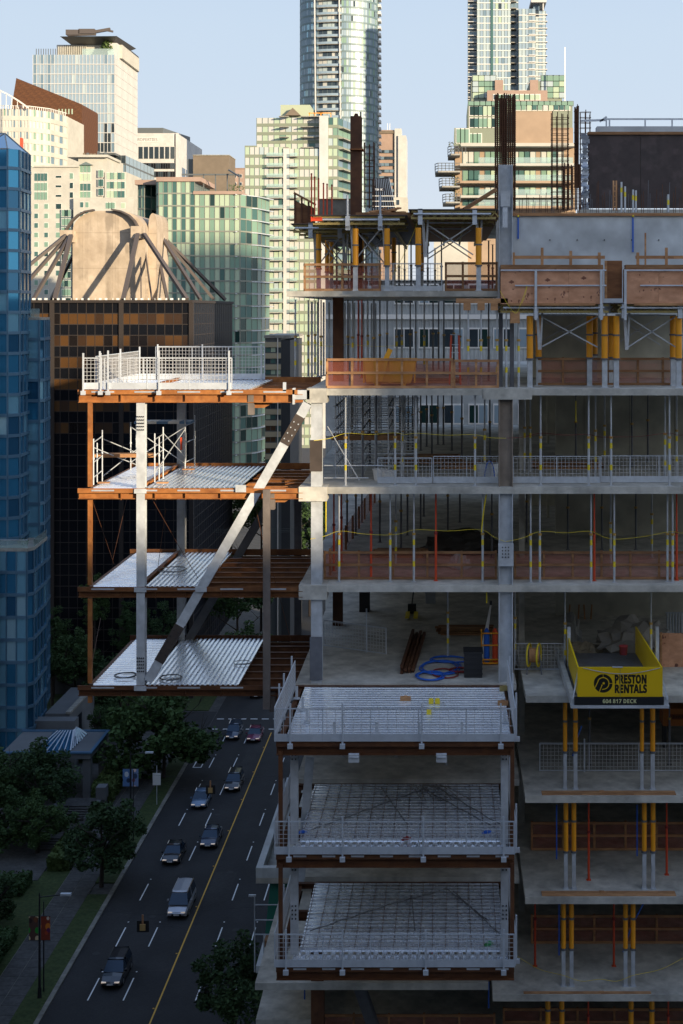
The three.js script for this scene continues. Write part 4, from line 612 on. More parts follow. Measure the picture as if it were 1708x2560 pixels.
function lamp(x, d, h, ln, banner, label) {
  const t = thing('street_lamp', label, 'street lamp'); part('pole', new GB().cyl(V(x, 0.1, -d), V(x, h, -d), 0.13, 0.07, 8), M.black, t); part('base', new GB().cyl(V(x, 0.1, -d), V(x, 1.1, -d), 0.2, 0.16, 8), M.black, t); part('arm', new GB().bar(V(x, h - 0.15, -d), V(x + ln, h + 0.1, -d), 0.08), M.black, t); part('lamp_head', new GB().box(x + ln - 0.2, x + ln + 0.75, h + 0.02, h + 0.2, d - 0.18, d + 0.18), M.rail, t);
  part('finial', new GB().cyl(V(x, h, -d), V(x, h + 0.25, -d), 0.1, 0.02, 6), M.black, t);
  if (banner) for (const s of [-1, 1]) { const b = part('banner', new GB().box(x + s * 0.12, x + s * 0.95, h - 6.4 + 2.4, h - 4.1 + 2.2, d, d + 0.03), banner[s < 0 ? 0 : 1], t); part('banner_arm', new GB().box(x, x + s * 1.0, h - 1.88, h - 1.83, d, d + 0.05), M.black, b); part('banner_arm', new GB().box(x, x + s * 1.0, h - 4.05, h - 4.0, d, d + 0.05), M.black, b); }
}
function bannerMat(seed2, base, blobs) { const c = document.createElement('canvas'); c.width = 128; c.height = 256; const x = c.getContext('2d'); x.fillStyle = base; x.fillRect(0, 0, 128, 256); for (const [cx, cy, r, col] of blobs) { x.fillStyle = col; x.beginPath(); x.arc(cx, cy, r, 0, 7); x.fill(); } const t = new THREE.CanvasTexture(c); t.colorSpace = THREE.SRGBColorSpace; return std({ map: t, roughness: 0.7 }); }
const bn1 = [bannerMat(1, '#5a4038', [[60, 40, 34, '#2e9a35'], [60, 130, 32, '#e5cfa6'], [40, 180, 30, '#7a4a30'], [90, 190, 28, '#3c2b2b']]), bannerMat(2, '#8a3a28', [[64, 40, 20, '#d8c8b8'], [64, 130, 38, '#e08028'], [70, 170, 26, '#6a2a58'], [40, 200, 22, '#b5482a']])], bn2 = [bannerMat(3, '#5a7fb0', [[50, 90, 40, '#c8cfd8'], [80, 180, 34, '#2a3a58']]), bannerMat(4, '#7a90b8', [[60, 60, 30, '#e0c8c0'], [70, 150, 40, '#31435f'], [40, 210, 30, '#7b4858']])];
for (const m of [...bn1, ...bn2]) m.map.repeat.set(1 / 0.83, 1 / 2.1), m.map.wrapS = m.map.wrapT = THREE.RepeatWrapping;
lamp(-36.75, 122.4, 9.3, 2.1, bn1, 'black street lamp with red and green banners, bottom left');
lamp(-38.5, 165, 8.2, 2, bn2, 'black street lamp with pale blue banners beside the forecourt steps');
{ const t = thing('street_sign', 'blank white rectangular sign on a thin post beside kerb', 'sign'); part('panel', new GB().box(-36.9, -35.9, 2.6, 4.1, 170, 170.05), M.white, t); part('post', new GB().box(-36.44, -36.36, 0.1, 5, 170.06, 170.12), M.rail, t); }
for (const [d, l] of [[123.5, 'amber lane signal on black board over centre lane, near silver van'], [158.7, 'amber lane signal on black board over centre lane, beside silver blue car']]) {
  const t = thing('lane_signal', l, 'traffic signal'); part('backboard', new GB().box(-28.25, -27.15, 5.5, 6.55, d, d + 0.08), M.black, t); part('lamp_box', new GB().box(-27.95, -27.45, 5.7, 6.25, d - 0.15, d), std({ color: lin(0.55, 0.36, 0.14), roughness: 0.5 }), t); part('hanger', new GB().box(-27.78, -27.62, 6.25, 7.1, d - 0.1, d - 0.02), std({ color: lin(0.5, 0.25, 0.12), roughness: 0.5 }), t);
  const c = new GB(); c.cyl(V(-36.7, 8, -d), V(-27.7, 7.05, -d), 0.012, 0.012, 4); c.cyl(V(-27.7, 7.05, -d), V(-14.6, 8, -d), 0.012, 0.012, 4); part('span_wire', c, M.black, t); part('span_pole', new GB().cyl(V(-14.6, 0.1, -d), V(-14.6, 8.3, -d), 0.12, 0.09, 7), M.black, t); part('span_pole', new GB().cyl(V(-36.7, 0.1, -d), V(-36.7, 8.3, -d), 0.07, 0.05, 7), M.black, t);
}
{ const c = new GB(); for (let k = 0; k < 3; k++) for (let s = 0; s < 10; s++) { const q = (u) => V(-58 + u * 45, 25 - k * 0.35 - 1.1 * Math.sin(Math.PI * u), -236 - k * 0.4); c.cyl(q(s / 10), q((s + 1) / 10), 0.02, 0.02, 4); } solo('overhead_cables', c, std({ color: lin(0.12, 0.14, 0.12), roughness: 0.6 }), 'thin overhead cables crossing in front of the pointed trees', 'cable'); }
// ---------------------------------------------------------------- cars
const loft = (secs) => { const g = new GB(), n = secs[0].length; for (let i = 0; i + 1 < secs.length; i++) for (let k = 0; k < n; k++) { const j = (k + 1) % n; g.quad(secs[i][k], secs[i][j], secs[i + 1][j], secs[i + 1][k]); } for (const s of [secs[0], secs[secs.length - 1]]) { const c = s.reduce((a, b) => a.add(b), V(0, 0, 0)).divideScalar(n); for (let k = 0; k < n; k++) { const nn = s[k].clone().sub(c).cross(s[(k + 1) % n].clone().sub(c)).normalize(); g.tri(c, s[k], s[(k + 1) % n], nn, nn, nn, [0, 0], [1, 0], [1, 1]); } } return g; };
const CG = { glass: glass(0.02, 0.04, 0.065, 0.3, 0.08), tyre: std({ color: lin(0.012, 0.012, 0.013), roughness: 0.9 }), rim: std({ color: lin(0.4, 0.4, 0.42), roughness: 0.4, metalness: 0.6 }), lampM: std({ color: lin(0.9, 0.85, 0.78), roughness: 0.3, emissive: lin(0.9, 0.72, 0.55), emissiveIntensity: 0.22 }) };
const paint = (r, g, b) => new THREE.MeshPhysicalMaterial({ color: lin(r, g, b), roughness: 0.35, metalness: 0.3, clearcoat: 1, clearcoatRoughness: 0.06 });
function car(x, d, body, label, kind) {                 // front towards the camera (+z)
  const t = thing(kind === 'van' ? 'minivan' : 'car', label, kind === 'van' ? 'van' : 'car', 'traffic driving towards the viewpoint'), L = kind === 'van' ? 5.1 : 4.5, W = kind === 'van' ? 1.96 : 1.82, hh = kind === 'van' ? 1.95 : kind === 'suv' ? 1.68 : 1.46, bh = kind === 'van' ? 1.08 : kind === 'suv' ? 0.98 : 0.86, z = -d;
  const sec = (zz, w, y0, y1, tw = 0.88) => [V(x - w / 2, y0, zz), V(x - w / 2 * 1.0, (y0 + y1) / 2 + 0.1, zz), V(x - w / 2 * tw, y1, zz), V(x, y1 + 0.04, zz), V(x + w / 2 * tw, y1, zz), V(x + w / 2, (y0 + y1) / 2 + 0.1, zz), V(x + w / 2, y0, zz), V(x, y0, zz)];
  const f = z + L / 2, r = z - L / 2, nose = kind === 'van' ? 0.68 : 0.62;
  part('body', loft([sec(r, W * 0.84, 0.4, bh - 0.12), sec(r + 0.18, W * 0.97, 0.28, bh), sec(z - 0.6, W, 0.24, bh + 0.02), sec(z + 0.75, W, 0.24, bh), sec(f - 0.7, W * 0.98, 0.26, nose + 0.2), sec(f - 0.14, W * 0.9, 0.3, nose), sec(f, W * 0.74, 0.42, nose - 0.12)]), body, t);
  const rz0 = r + (kind === 'sedan' ? 0.75 : 0.12), rz1 = r + (kind === 'sedan' ? 1.35 : 0.4), fz1 = z + (kind === 'van' ? 0.95 : 0.25), fz0 = z + (kind === 'van' ? 1.75 : 1.1), tw = W * 0.74;
  part('roof', loft([sec(rz1, tw, hh - 0.07, hh - 0.02, 0.9), sec(rz1 + 0.3, tw, hh - 0.07, hh, 0.92), sec(fz1 - 0.2, tw, hh - 0.07, hh, 0.92), sec(fz1 + 0.05, tw, hh - 0.1, hh - 0.05, 0.9)]), body, t);
  const Wq = W * 0.93, q = (s, zz, y, w) => V(x + s * w / 2, y, zz);
  part('windscreen', new GB().quad(q(-1, fz0, bh - 0.02, Wq), q(1, fz0, bh - 0.02, Wq), q(1, fz1 + 0.03, hh - 0.07, tw * 0.96), q(-1, fz1 + 0.03, hh - 0.07, tw * 0.96)), CG.glass, t); part('rear_window', new GB().quad(q(1, rz0, bh - 0.02, Wq), q(-1, rz0, bh - 0.02, Wq), q(-1, rz1, hh - 0.07, tw * 0.96), q(1, rz1, hh - 0.07, tw * 0.96)), CG.glass, t);
  for (const s of [-1, 1]) { part('side_window', new GB().quad(q(s, rz0, bh - 0.02, Wq), q(s, fz0, bh - 0.02, Wq), q(s, fz1 + 0.03, hh - 0.07, tw * 0.97), q(s, rz1, hh - 0.07, tw * 0.97)), CG.glass, t); part('pillar', new GB().bar(q(s, z - 0.25, bh, Wq + 0.02), q(s, z - 0.3, hh - 0.05, tw + 0.02), 0.05, 0.1), body, t);
    part('headlight', new GB().box(x + s * W * 0.30 - 0.2, x + s * W * 0.30 + 0.2, nose - 0.14, nose + 0.02, -(f - 0.06), -(f - 0.3)), CG.lampM, t); part('mirror', new GB().box(x + s * (W / 2 + 0.02), x + s * (W / 2 + 0.2), bh - 0.02, bh + 0.14, -(z + 0.95), -(z + 0.8)), body, t);
    for (const wz of [f - 0.9, r + 0.85]) { const w = part('wheel', new GB().cyl(V(x + s * (W / 2 - 0.22), 0.33, wz), V(x + s * (W / 2 + 0.01), 0.33, wz), 0.33, 0.33, 16), CG.tyre, t); part('rim', new GB().cyl(V(x + s * (W / 2 + 0.012), 0.33, wz), V(x + s * (W / 2 + 0.02), 0.33, wz), 0.21, 0.2, 12), CG.rim, w); } }
  part('grille', new GB().box(x - 0.45, x + 0.45, 0.36, nose - 0.12, -(f + 0.03), -(f - 0.1)), M.black, t); part('number_plate', new GB().box(x - 0.25, x + 0.25, 0.42, 0.54, -(f + 0.05), -(f + 0.03)), M.white, t);
}
const pk1 = paint(0.012, 0.014, 0.018), pk2 = paint(0.02, 0.035, 0.07);
car(-30.8, 126.4, pk1, 'black car nearest the bottom edge in the left lane', 'suv'); car(-27.6, 141, paint(0.42, 0.43, 0.46), 'silver minivan beside the yellow centre line', 'van'); car(-31.0, 154, pk1, 'black car behind and left of the silver minivan', 'sedan'); car(-27.6, 158.6, pk2, 'dark blue car directly behind the silver minivan', 'sedan');
car(-31.0, 171, paint(0.13, 0.20, 0.30), 'silver blue car under the farther lane signal', 'sedan'); car(-27.8, 177, pk1, 'black car ahead of the magenta car by the yellow line', 'suv'); car(-31.1, 198, pk2, 'dark car waiting left of the magenta car', 'suv'); car(-27.9, 197, paint(0.16, 0.015, 0.06), 'dark magenta car at the top of the yellow line', 'sedan'); car(-30.6, 219, pk1, 'dark car half hidden under the lowest steel beam', 'sedan');

// ---------------------------------------------------------------- the building under construction
const site = thing('building_under_construction', 'concrete and steel building under construction with a cantilevered steel bay', 'building');
const FD = 54;                                          // distance of the main front
function hcol(name, x, d, y0, y1, w, dep, mat, turned, parent = site) {   // turned: the web faces the camera
  return part(name, new GB().ibeam(V(x, y0, -d), V(x, y1, -d), turned ? dep : w, turned ? w : dep, 0.035, 0.022, turned ? V(1, 0, 0) : V(0, 0, 1)), mat, parent);
}
const beamX = (x0, x1, d, yt, h, w, mat, nm = 'beam') => part(nm, new GB().ibeam(V(x0, yt - h / 2, -d), V(x1, yt - h / 2, -d), w, h, 0.022, 0.014), mat, site);
const beamD = (x, d0, d1, yt, h, w, mat, nm = 'beam') => part(nm, new GB().ibeam(V(x, yt - h / 2, -d0), V(x, yt - h / 2, -d1), w, h, 0.022, 0.014), mat, site);
function deckPanel(x0, x1, d0, d1, y, along, pitch, h = 0.07, name = 'metal_deck') {
  const grp = partGroup(name, site), a0 = along === 'd' ? x0 : d0, a1 = along === 'd' ? x1 : d1, sheet = pitch * 3;
  for (let s = a0; s < a1 - 0.02; s += sheet) {
    const g = new GB(), e = Math.min(a1, s + sheet), prof = []; for (let q = s; q < e - 0.01; q += pitch) prof.push([q, 0], [q + pitch * 0.34, 0], [q + pitch * 0.42, h], [q + pitch * 0.92, h]); prof.push([e, 0]);
    const P = (p, f) => (along === 'd' ? V(Math.min(p[0], e), y + p[1], -(f ? d1 : d0)) : V(f ? x1 : x0, y + p[1], -Math.min(p[0], e)));
    for (let k = 0; k + 1 < prof.length; k++) { const A = P(prof[k], 0), B = P(prof[k + 1], 0), C = P(prof[k + 1], 1), Dd = P(prof[k], 1); const o = rnd() * 7; if (along === 'd') g.quad(A, B, C, Dd, o); else g.quad(A, Dd, C, B, o); }
    part('deck_sheet', g, M.deck, grp);
  }
  return grp;
}
const slab = (x0, x1, d0, d1, y, th = 0.27, mat = M.conc) => part('floor_slab', new GB().box(x0, x1, y - th, y, d0, d1), mat, site);
const boltM = std({ color: lin(0.03, 0.028, 0.026), roughness: 0.5 });
const boltG = new THREE.CylinderGeometry(0.028, 0.028, 0.05, 6); boltG.rotateX(Math.PI / 2);
function bolts(parent, x, y, d, nx, ny, sx, sy) { for (let i = 0; i < nx; i++) for (let j = 0; j < ny; j++) { const b = part('bolt', boltG, boltM, parent); b.position.set(x + (i - (nx - 1) / 2) * sx, y + (j - (ny - 1) / 2) * sy, -d); } }

// --- cantilevered steel bay, upper left
{
  const xl = -14.2, xm = -12.16, xr = -5.75, D2 = 61.5, right = [-7.9, -8.2, -9.75, -8.3];
  for (let n = 0; n < 4; n++) {
    const y = LEV(n) - 0.02, R = n < 2 ? M.rust : n === 2 ? M.rustMidShade : M.rustBrownShade;  // lower levels take the rust tones that carry shade in their colour
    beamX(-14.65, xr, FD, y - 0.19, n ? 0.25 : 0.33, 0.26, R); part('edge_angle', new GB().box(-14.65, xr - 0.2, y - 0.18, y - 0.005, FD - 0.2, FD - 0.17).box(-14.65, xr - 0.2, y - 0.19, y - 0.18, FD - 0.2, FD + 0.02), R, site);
    for (let k = 0; k < 5; k++) part('edge_plate', new GB().box(-14.1 + k * 1.7, -13.2 + k * 1.7, y - 0.12, y - 0.06, FD - 0.215, FD - 0.2), M.galv, site);
    beamX(-14.4, xr, D2, y - 0.19, 0.3, 0.2, R); part('edge_angle', new GB().box(-14.4, xr, y - 0.16, y + 0.12, D2 + 0.1, D2 + 0.13), R, site);
    beamD(xl, FD + 0.15, D2 - 0.12, y - 0.05, 0.3, 0.18, R); beamD(xm, FD + 0.2, D2 - 0.2, y + 0.1, 0.4, 0.16, R);
    for (let k = 0; k < 6; k++) beamX(xm + 0.12, xr, FD + 1.15 + k * 1.06, y - 0.09, 0.42, 0.18, n === 0 || k ? R : R, 'joist');
    deckPanel(xl + 0.12, xm - 0.1, FD - 0.1, D2, y - 0.06, 'x', 0.3, 0.06); deckPanel(xm + 0.1, right[n], FD - 0.1, D2, y - 0.06, 'd', 0.2, 0.07);
    for (const x of [-12.95, -11.6, -10.4, -9.0, -7.2]) part('stiffener', new GB().box(x - 0.01, x + 0.01, y - 0.47, y - 0.2, FD - 0.13, FD - 0.02), R, site);
    if (n > 0 && n < 4) part('joint_plate', new GB().box(xm - 0.24, xm + 0.24, y - 0.2, y - 0.02, FD - 0.26, FD - 0.22), M.steel, site);
  }
  for (let n = 0; n < 3; n++) part('corner_post', new GB().bar(V(xl, LEV(n) - 0.5, -FD), V(xl, LEV(n + 1) + 0.02, -FD), 0.16), M.rust, site);
  part('corner_post', new GB().bar(V(xl, LEV(3) - 0.45, -FD), V(xl, LEV(3) - 0.75, -FD), 0.16), M.rust, site);
  const c1 = hcol('column', xm, FD, LEV(3) - 0.05, LEV(0) - 0.55, 0.33, 0.38, M.steel); bolts(c1, xm, LEV(0) - 1.35, FD - 0.21, 4, 5, 0.08, 0.13); bolts(c1, xm, LEV(3) + 0.8, FD - 0.21, 4, 5, 0.08, 0.13);
  hcol('column', xm + 0.12, D2, LEV(3) - 0.3, LEV(0) - 0.4, 0.36, 0.36, M.steel);
  // diagonal braces
  const br = (a, b, mat, d, dark) => { const A = V(a[0], a[1], -d), B = V(b[0], b[1], -d), up = V(0, 0, 1), m = part('brace', new GB().ibeam(A, B, 0.36, 0.34, 0.03, 0.02, up), mat, site); for (const [u0, u1] of dark) part('splice_plate', new GB().bar(A.clone().lerp(B, u0), A.clone().lerp(B, u1), 0.39, 0.38, up), M.splice, m); return [A, B, m]; };
  const [A, B, bm] = br([XX(770, FD), YY(1008, FD)], [XX(372, FD), YY(1700, FD)], M.steel, FD - 0.02, [[0.045, 0.145], [0.80, 0.93]]);
  for (const u of [0.07, 0.09, 0.11, 0.13, 0.82, 0.84, 0.86, 0.88, 0.9]) for (const s of [-0.1, 0.1]) { const b = part('bolt', boltG, u < 0.5 ? M.rail : boltM, bm), p = A.clone().lerp(B, u), dir = B.clone().sub(A).normalize(); b.position.set(p.x - dir.y * s, p.y + dir.x * s, -(FD - 0.22)); }
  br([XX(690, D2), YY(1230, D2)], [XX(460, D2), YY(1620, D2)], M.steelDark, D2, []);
  part('gusset_plate', new GB().box(XX(592, FD), XX(618, FD), YY(1228, FD), YY(1210, FD), FD - 0.3, FD - 0.26), M.steel, site); part('gusset_plate', new GB().box(XX(492, FD), XX(520, FD), YY(1476, FD), YY(1462, FD), FD - 0.3, FD - 0.26), M.steel, site);
  part('hanger_post', new GB().bar(V(XX(667, FD - 0.5), YY(1224, FD - 0.5), -FD + 0.5), V(XX(667, FD - 0.5), YY(1480, FD - 0.5), -FD + 0.5), 0.27, 0.2), M.rustGrey, site); part('hanger_post', new GB().bar(V(XX(667, FD - 0.5), YY(1480, FD - 0.5), -FD + 0.5), V(XX(667, FD - 0.5), YY(1772, FD - 0.5), -FD + 0.5), 0.27, 0.2), M.rustGrey, site);
  for (const [px, py] of [[636, 1018], [688, 1255], [690, 1760]]) { const x = XX(px, FD), y = YY(py, FD); part('outrigger_bracket', new GB().plate([[x - 0.2, y + 0.5], [x + 1.3, y + 0.5], [x + 0.35, y - 0.05], [x - 0.2, y - 0.05]], FD + 0.3, FD + 0.55), M.rust, site); part('bracket_plate', new GB().box(x - 0.25, x - 0.02, y - 0.3, y + 0.5, FD - 0.05, FD + 0.3), M.rustGrey, site); }
  const tie = (a, b, r = 0.012) => part('tie_rod', new GB().cyl(PT(...a), PT(...b), r, r, 5), M.rustDark, site);
  tie([230, 1248, FD], [285, 1410, 58]); tie([318, 1245, 61], [282, 1400, 58]); tie([368, 1225, FD], [450, 1370, 58]); tie([415, 1270, 58], [395, 1420, 57]); tie([450, 1370, 58], [505, 1462, FD + 1]); tie([252, 1545, 61], [232, 1650, FD + 1]); tie([640, 1270, FD], [690, 1500, 57]); tie([675, 1400, FD], [740, 1650, 57]); tie([598, 1300, FD + 1], [545, 1425, FD + 1]);
  part('beam_haunch', new GB().box(XX(735, FD), XX(775, FD), YY(998, FD), YY(975, FD), FD - 0.12, FD + 0.1), M.steel, site); part('end_plate', new GB().box(XX(733, FD), XX(738, FD), YY(1010, FD), YY(970, FD), FD - 0.2, FD + 0.2), M.steel, site);
  for (const px of [713]) part('lug_plate', new GB().box(XX(px - 4, FD), XX(px + 4, FD), YY(980, FD), YY(955, FD), FD - 0.2, FD - 0.15), M.rail, site);
}

// --- concrete floors, columns and walls of the main part
{
  const back = 83, xR = 16;
  slab(XX(717, 55.5), XX(1250, 55.5), 55.5, back, LEV(-1), 0.22); slab(XX(771, FD), xR, FD, back, LEV(0), 0.26); for (const n of [1, 2]) slab(-5.9, xR, FD, back, LEV(n)); slab(-6.05, 2.72, FD, back, LEV(3)); slab(3.0, xR, 52.3, back, LEV(3));
  for (const n of [4, 5]) slab(XX(1313, 52.5), xR, 52.4, back, LEV(n), 0.26); slab(XX(1232, 52.8), xR, 52.7, back, LEV(6), 0.26); slab(-6.05, 2.85, 54.3, back, LEV(4)); slab(-6.05, 2.85, 54.3, back, LEV(5)); slab(-7.6, 1.6, 53.6, back, LEV(6)); slab(-6, xR, 53.4, back, LEV(7));
  for (const n of [0, 1, 2]) { const y = LEV(n); part('column_head', new GB().box(XX(n ? 748 : 768, FD) - 0.0, XX(818, FD), y - 0.55, y + 0.02, FD - 0.12, FD + 0.9), M.conc, site); if (n === 0) part('column_head', new GB().box(XX(1208, FD), XX(1330, FD), y - 0.42, y + 0.02, FD - 0.1, FD + 1), M.conc, site); }
  for (let n = 0; n < 3; n++) { const y0 = LEV(n + 1), y1 = LEV(n) - (n === 0 ? 0.55 : 0.55); const c = hcol('column', XX(790, FD) + 0.02, FD + 0.25, y0, y1, 0.43, 0.46, M.steel); const c2 = hcol('column', XX(1265, FD), FD + 0.25, y0, LEV(n) - 0.26, 0.56, 0.5, n === 0 ? M.rustGrey2 : M.steel, true);
    if (n === 0) part('splice_plate', new GB().box(XX(775, FD), XX(806, FD), YY(1178, FD), YY(1100, FD), FD - 0.04, FD + 0.0), M.splice, c); if (n === 1) { const s = part('splice_plate', new GB().box(XX(1246, FD), XX(1284, FD), YY(1415, FD), YY(1358, FD), FD - 0.05, FD - 0.02), M.steel, c2); bolts(c2, XX(1264, FD), YY(1380, FD), FD - 0.06, 3, 4, 0.12, 0.13); } if (n === 2) part('splice_plate', new GB().box(XX(775, FD), XX(806, FD), YY(1700, FD), YY(1592, FD), FD - 0.05, FD + 0.0), M.steelDark, c); }
  hcol('column', XX(1264, 55), 55, LEV(-1) - 0.3, YY(412, 55), 0.56, 0.5, M.steel, true); part('splice_plate', new GB().box(XX(1251, 55), XX(1275, 55), YY(518, 55), YY(480, 55), 54.6, 54.66), M.steel, site); part('column_fin', new GB().box(XX(1256, 55), XX(1268, 55), YY(570, 55), YY(520, 55), 54.62, 54.7), M.rail, site);
  hcol('column', XX(891, 61), 61, LEV(-1), YY(292, 61), 0.5, 0.5, M.rustDark); part('lifting_lug', new GB().cyl(PT(891, 292, 61), PT(891, 284, 61), 0.12, 0.07, 8), M.rustDark, site); part('column_collar', new GB().box(XX(876, 61), XX(910, 61), YY(377, 61), YY(374, 61), 60.6, 61.4), M.rust, site);
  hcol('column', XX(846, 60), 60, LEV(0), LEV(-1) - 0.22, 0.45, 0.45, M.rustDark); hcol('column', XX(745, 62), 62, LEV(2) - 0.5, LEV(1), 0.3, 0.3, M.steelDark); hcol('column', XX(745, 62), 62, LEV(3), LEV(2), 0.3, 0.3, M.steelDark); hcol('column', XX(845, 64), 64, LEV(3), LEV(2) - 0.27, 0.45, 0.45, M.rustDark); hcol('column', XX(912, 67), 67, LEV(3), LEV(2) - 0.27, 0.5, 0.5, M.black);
  // core walls inside
  for (const n of [1, 2, 3, 4, 5, 6]) { part('core_wall', new GB().box(XX(1390, 66), 15.5, LEV(n) + 0.001, LEV(n - 1) - 0.27, 66, 66.4), M.coreWall, site); part('core_wall', new GB().box(XX(1372, 72), XX(1390, 66) - 0.02, LEV(n) + 0.001, LEV(n - 1) - 0.27, 71.5, 72), M.coreWall, site); part('column', new GB().box(XX(1298, 60), XX(1312, 60), LEV(n), LEV(n - 1) - 0.27, 60, 60.4), M.conc, site); part('back_wall', new GB().box(XX(1310, 78), XX(1390, 78), LEV(n) + 0.001, LEV(n - 1) - 0.27, 76, 76.3), M.coreWall, site); }
  for (let k = 0; k < 5; k++) part('wall_joint', new GB().box(6.6 + k * 2.2, 6.62 + k * 2.2, LEV(1), LEV(0) - 0.3, 65.99, 66), M.concDark, site);
  for (const n of [3, 4, 5, 6, 7]) { part('rear_wall', new GB().box(-5.9, 5, LEV(n) + 0.001, LEV(n - 1) - 0.27, 82, 82.3), M.coreWall, site); }
  part('core_wall', new GB().box(XX(1310, 66), 15.5, LEV(0) + 0.001, YY(790, 58), 63, 63.4), M.coreWall, site);
  part('light_stop_wall', new GB().box(16.05, 16.4, 20, LEV(3), 54.5, 83), M.coreWall, site); part('light_stop_wall', new GB().box(4.9, 16.05, 20, LEV(3), 82.6, 82.9), M.coreWall, site);  // unseen walls added to keep daylight out of the lower floors
  hcol('column', XX(1252, 55.6), 55.6, LEV(0), LEV(-1) - 0.9, 0.16, 0.3, M.steelDark); hcol('column', XX(1280, 55.6), 55.6, LEV(0), LEV(-1) - 0.9, 0.16, 0.3, M.steelDark);
  // upper right: shear wall, plate and form
  part('shear_wall', new GB().box(XX(1240, 58.5), 15, LEV(-1) - 0.9, YY(540, 58.5), 58.5, 58.9), M.concWall, site); part('wall_plate', new GB().box(XX(1240, 58.5), 15, YY(540, 58.5), YY(533, 58.5), 58.4, 59), M.wood, site); for (let k = 0; k < 6; k++) part('tie_hole', new GB().cyl(V(XX(1375 + k * 68, 58.5), YY(600, 58.5), -58.49), V(XX(1375 + k * 68, 58.5), YY(600, 58.5), -58.46), 0.03, 0.03, 6), M.black, site);
  slab(XX(1240, 60), 15, 59.1, 75, YY(538, 60), 0.25); part('roof_upstand', new GB().box(XX(1460, 60), 15, YY(538, 60), YY(515, 60), 62, 63), M.conc, site);
  slab(XX(905, 60), XX(1240, 60), 56, 75, YY(532, 56) + 0.02, 0.2, M.woodOld);
  // podium pieces, bottom centre
  part('podium_slab', new GB().prism([[XX(640, 56), 56], [XX(780, 56), 56], [-5.75, 88], [-8.2, 88]], YY(2470, 58) - 0.6, YY(2470, 58) - 0.3), M.conc, site);
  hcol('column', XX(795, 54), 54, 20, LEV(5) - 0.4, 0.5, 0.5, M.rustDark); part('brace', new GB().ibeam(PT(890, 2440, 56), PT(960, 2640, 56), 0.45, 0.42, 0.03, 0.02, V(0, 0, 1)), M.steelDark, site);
  part('parapet', new GB().box(XX(640, 62), XX(640, 62) + 0.3, YY(2195, 62), YY(2170, 62), 62, 74).box(XX(640, 62) + 0.3, -6.2, YY(2195, 62), YY(2170, 62), 62, 62.3), M.concWall, site); part('balcony_floor', new GB().box(XX(640, 62), -6.2, YY(2195, 62) - 0.25, YY(2195, 62), 62, 74), M.conc, site);
  part('parapet', new GB().box(XX(640, 62), -6.2, YY(2432, 62), YY(2415, 62), 62, 74), M.concWall, site);
}

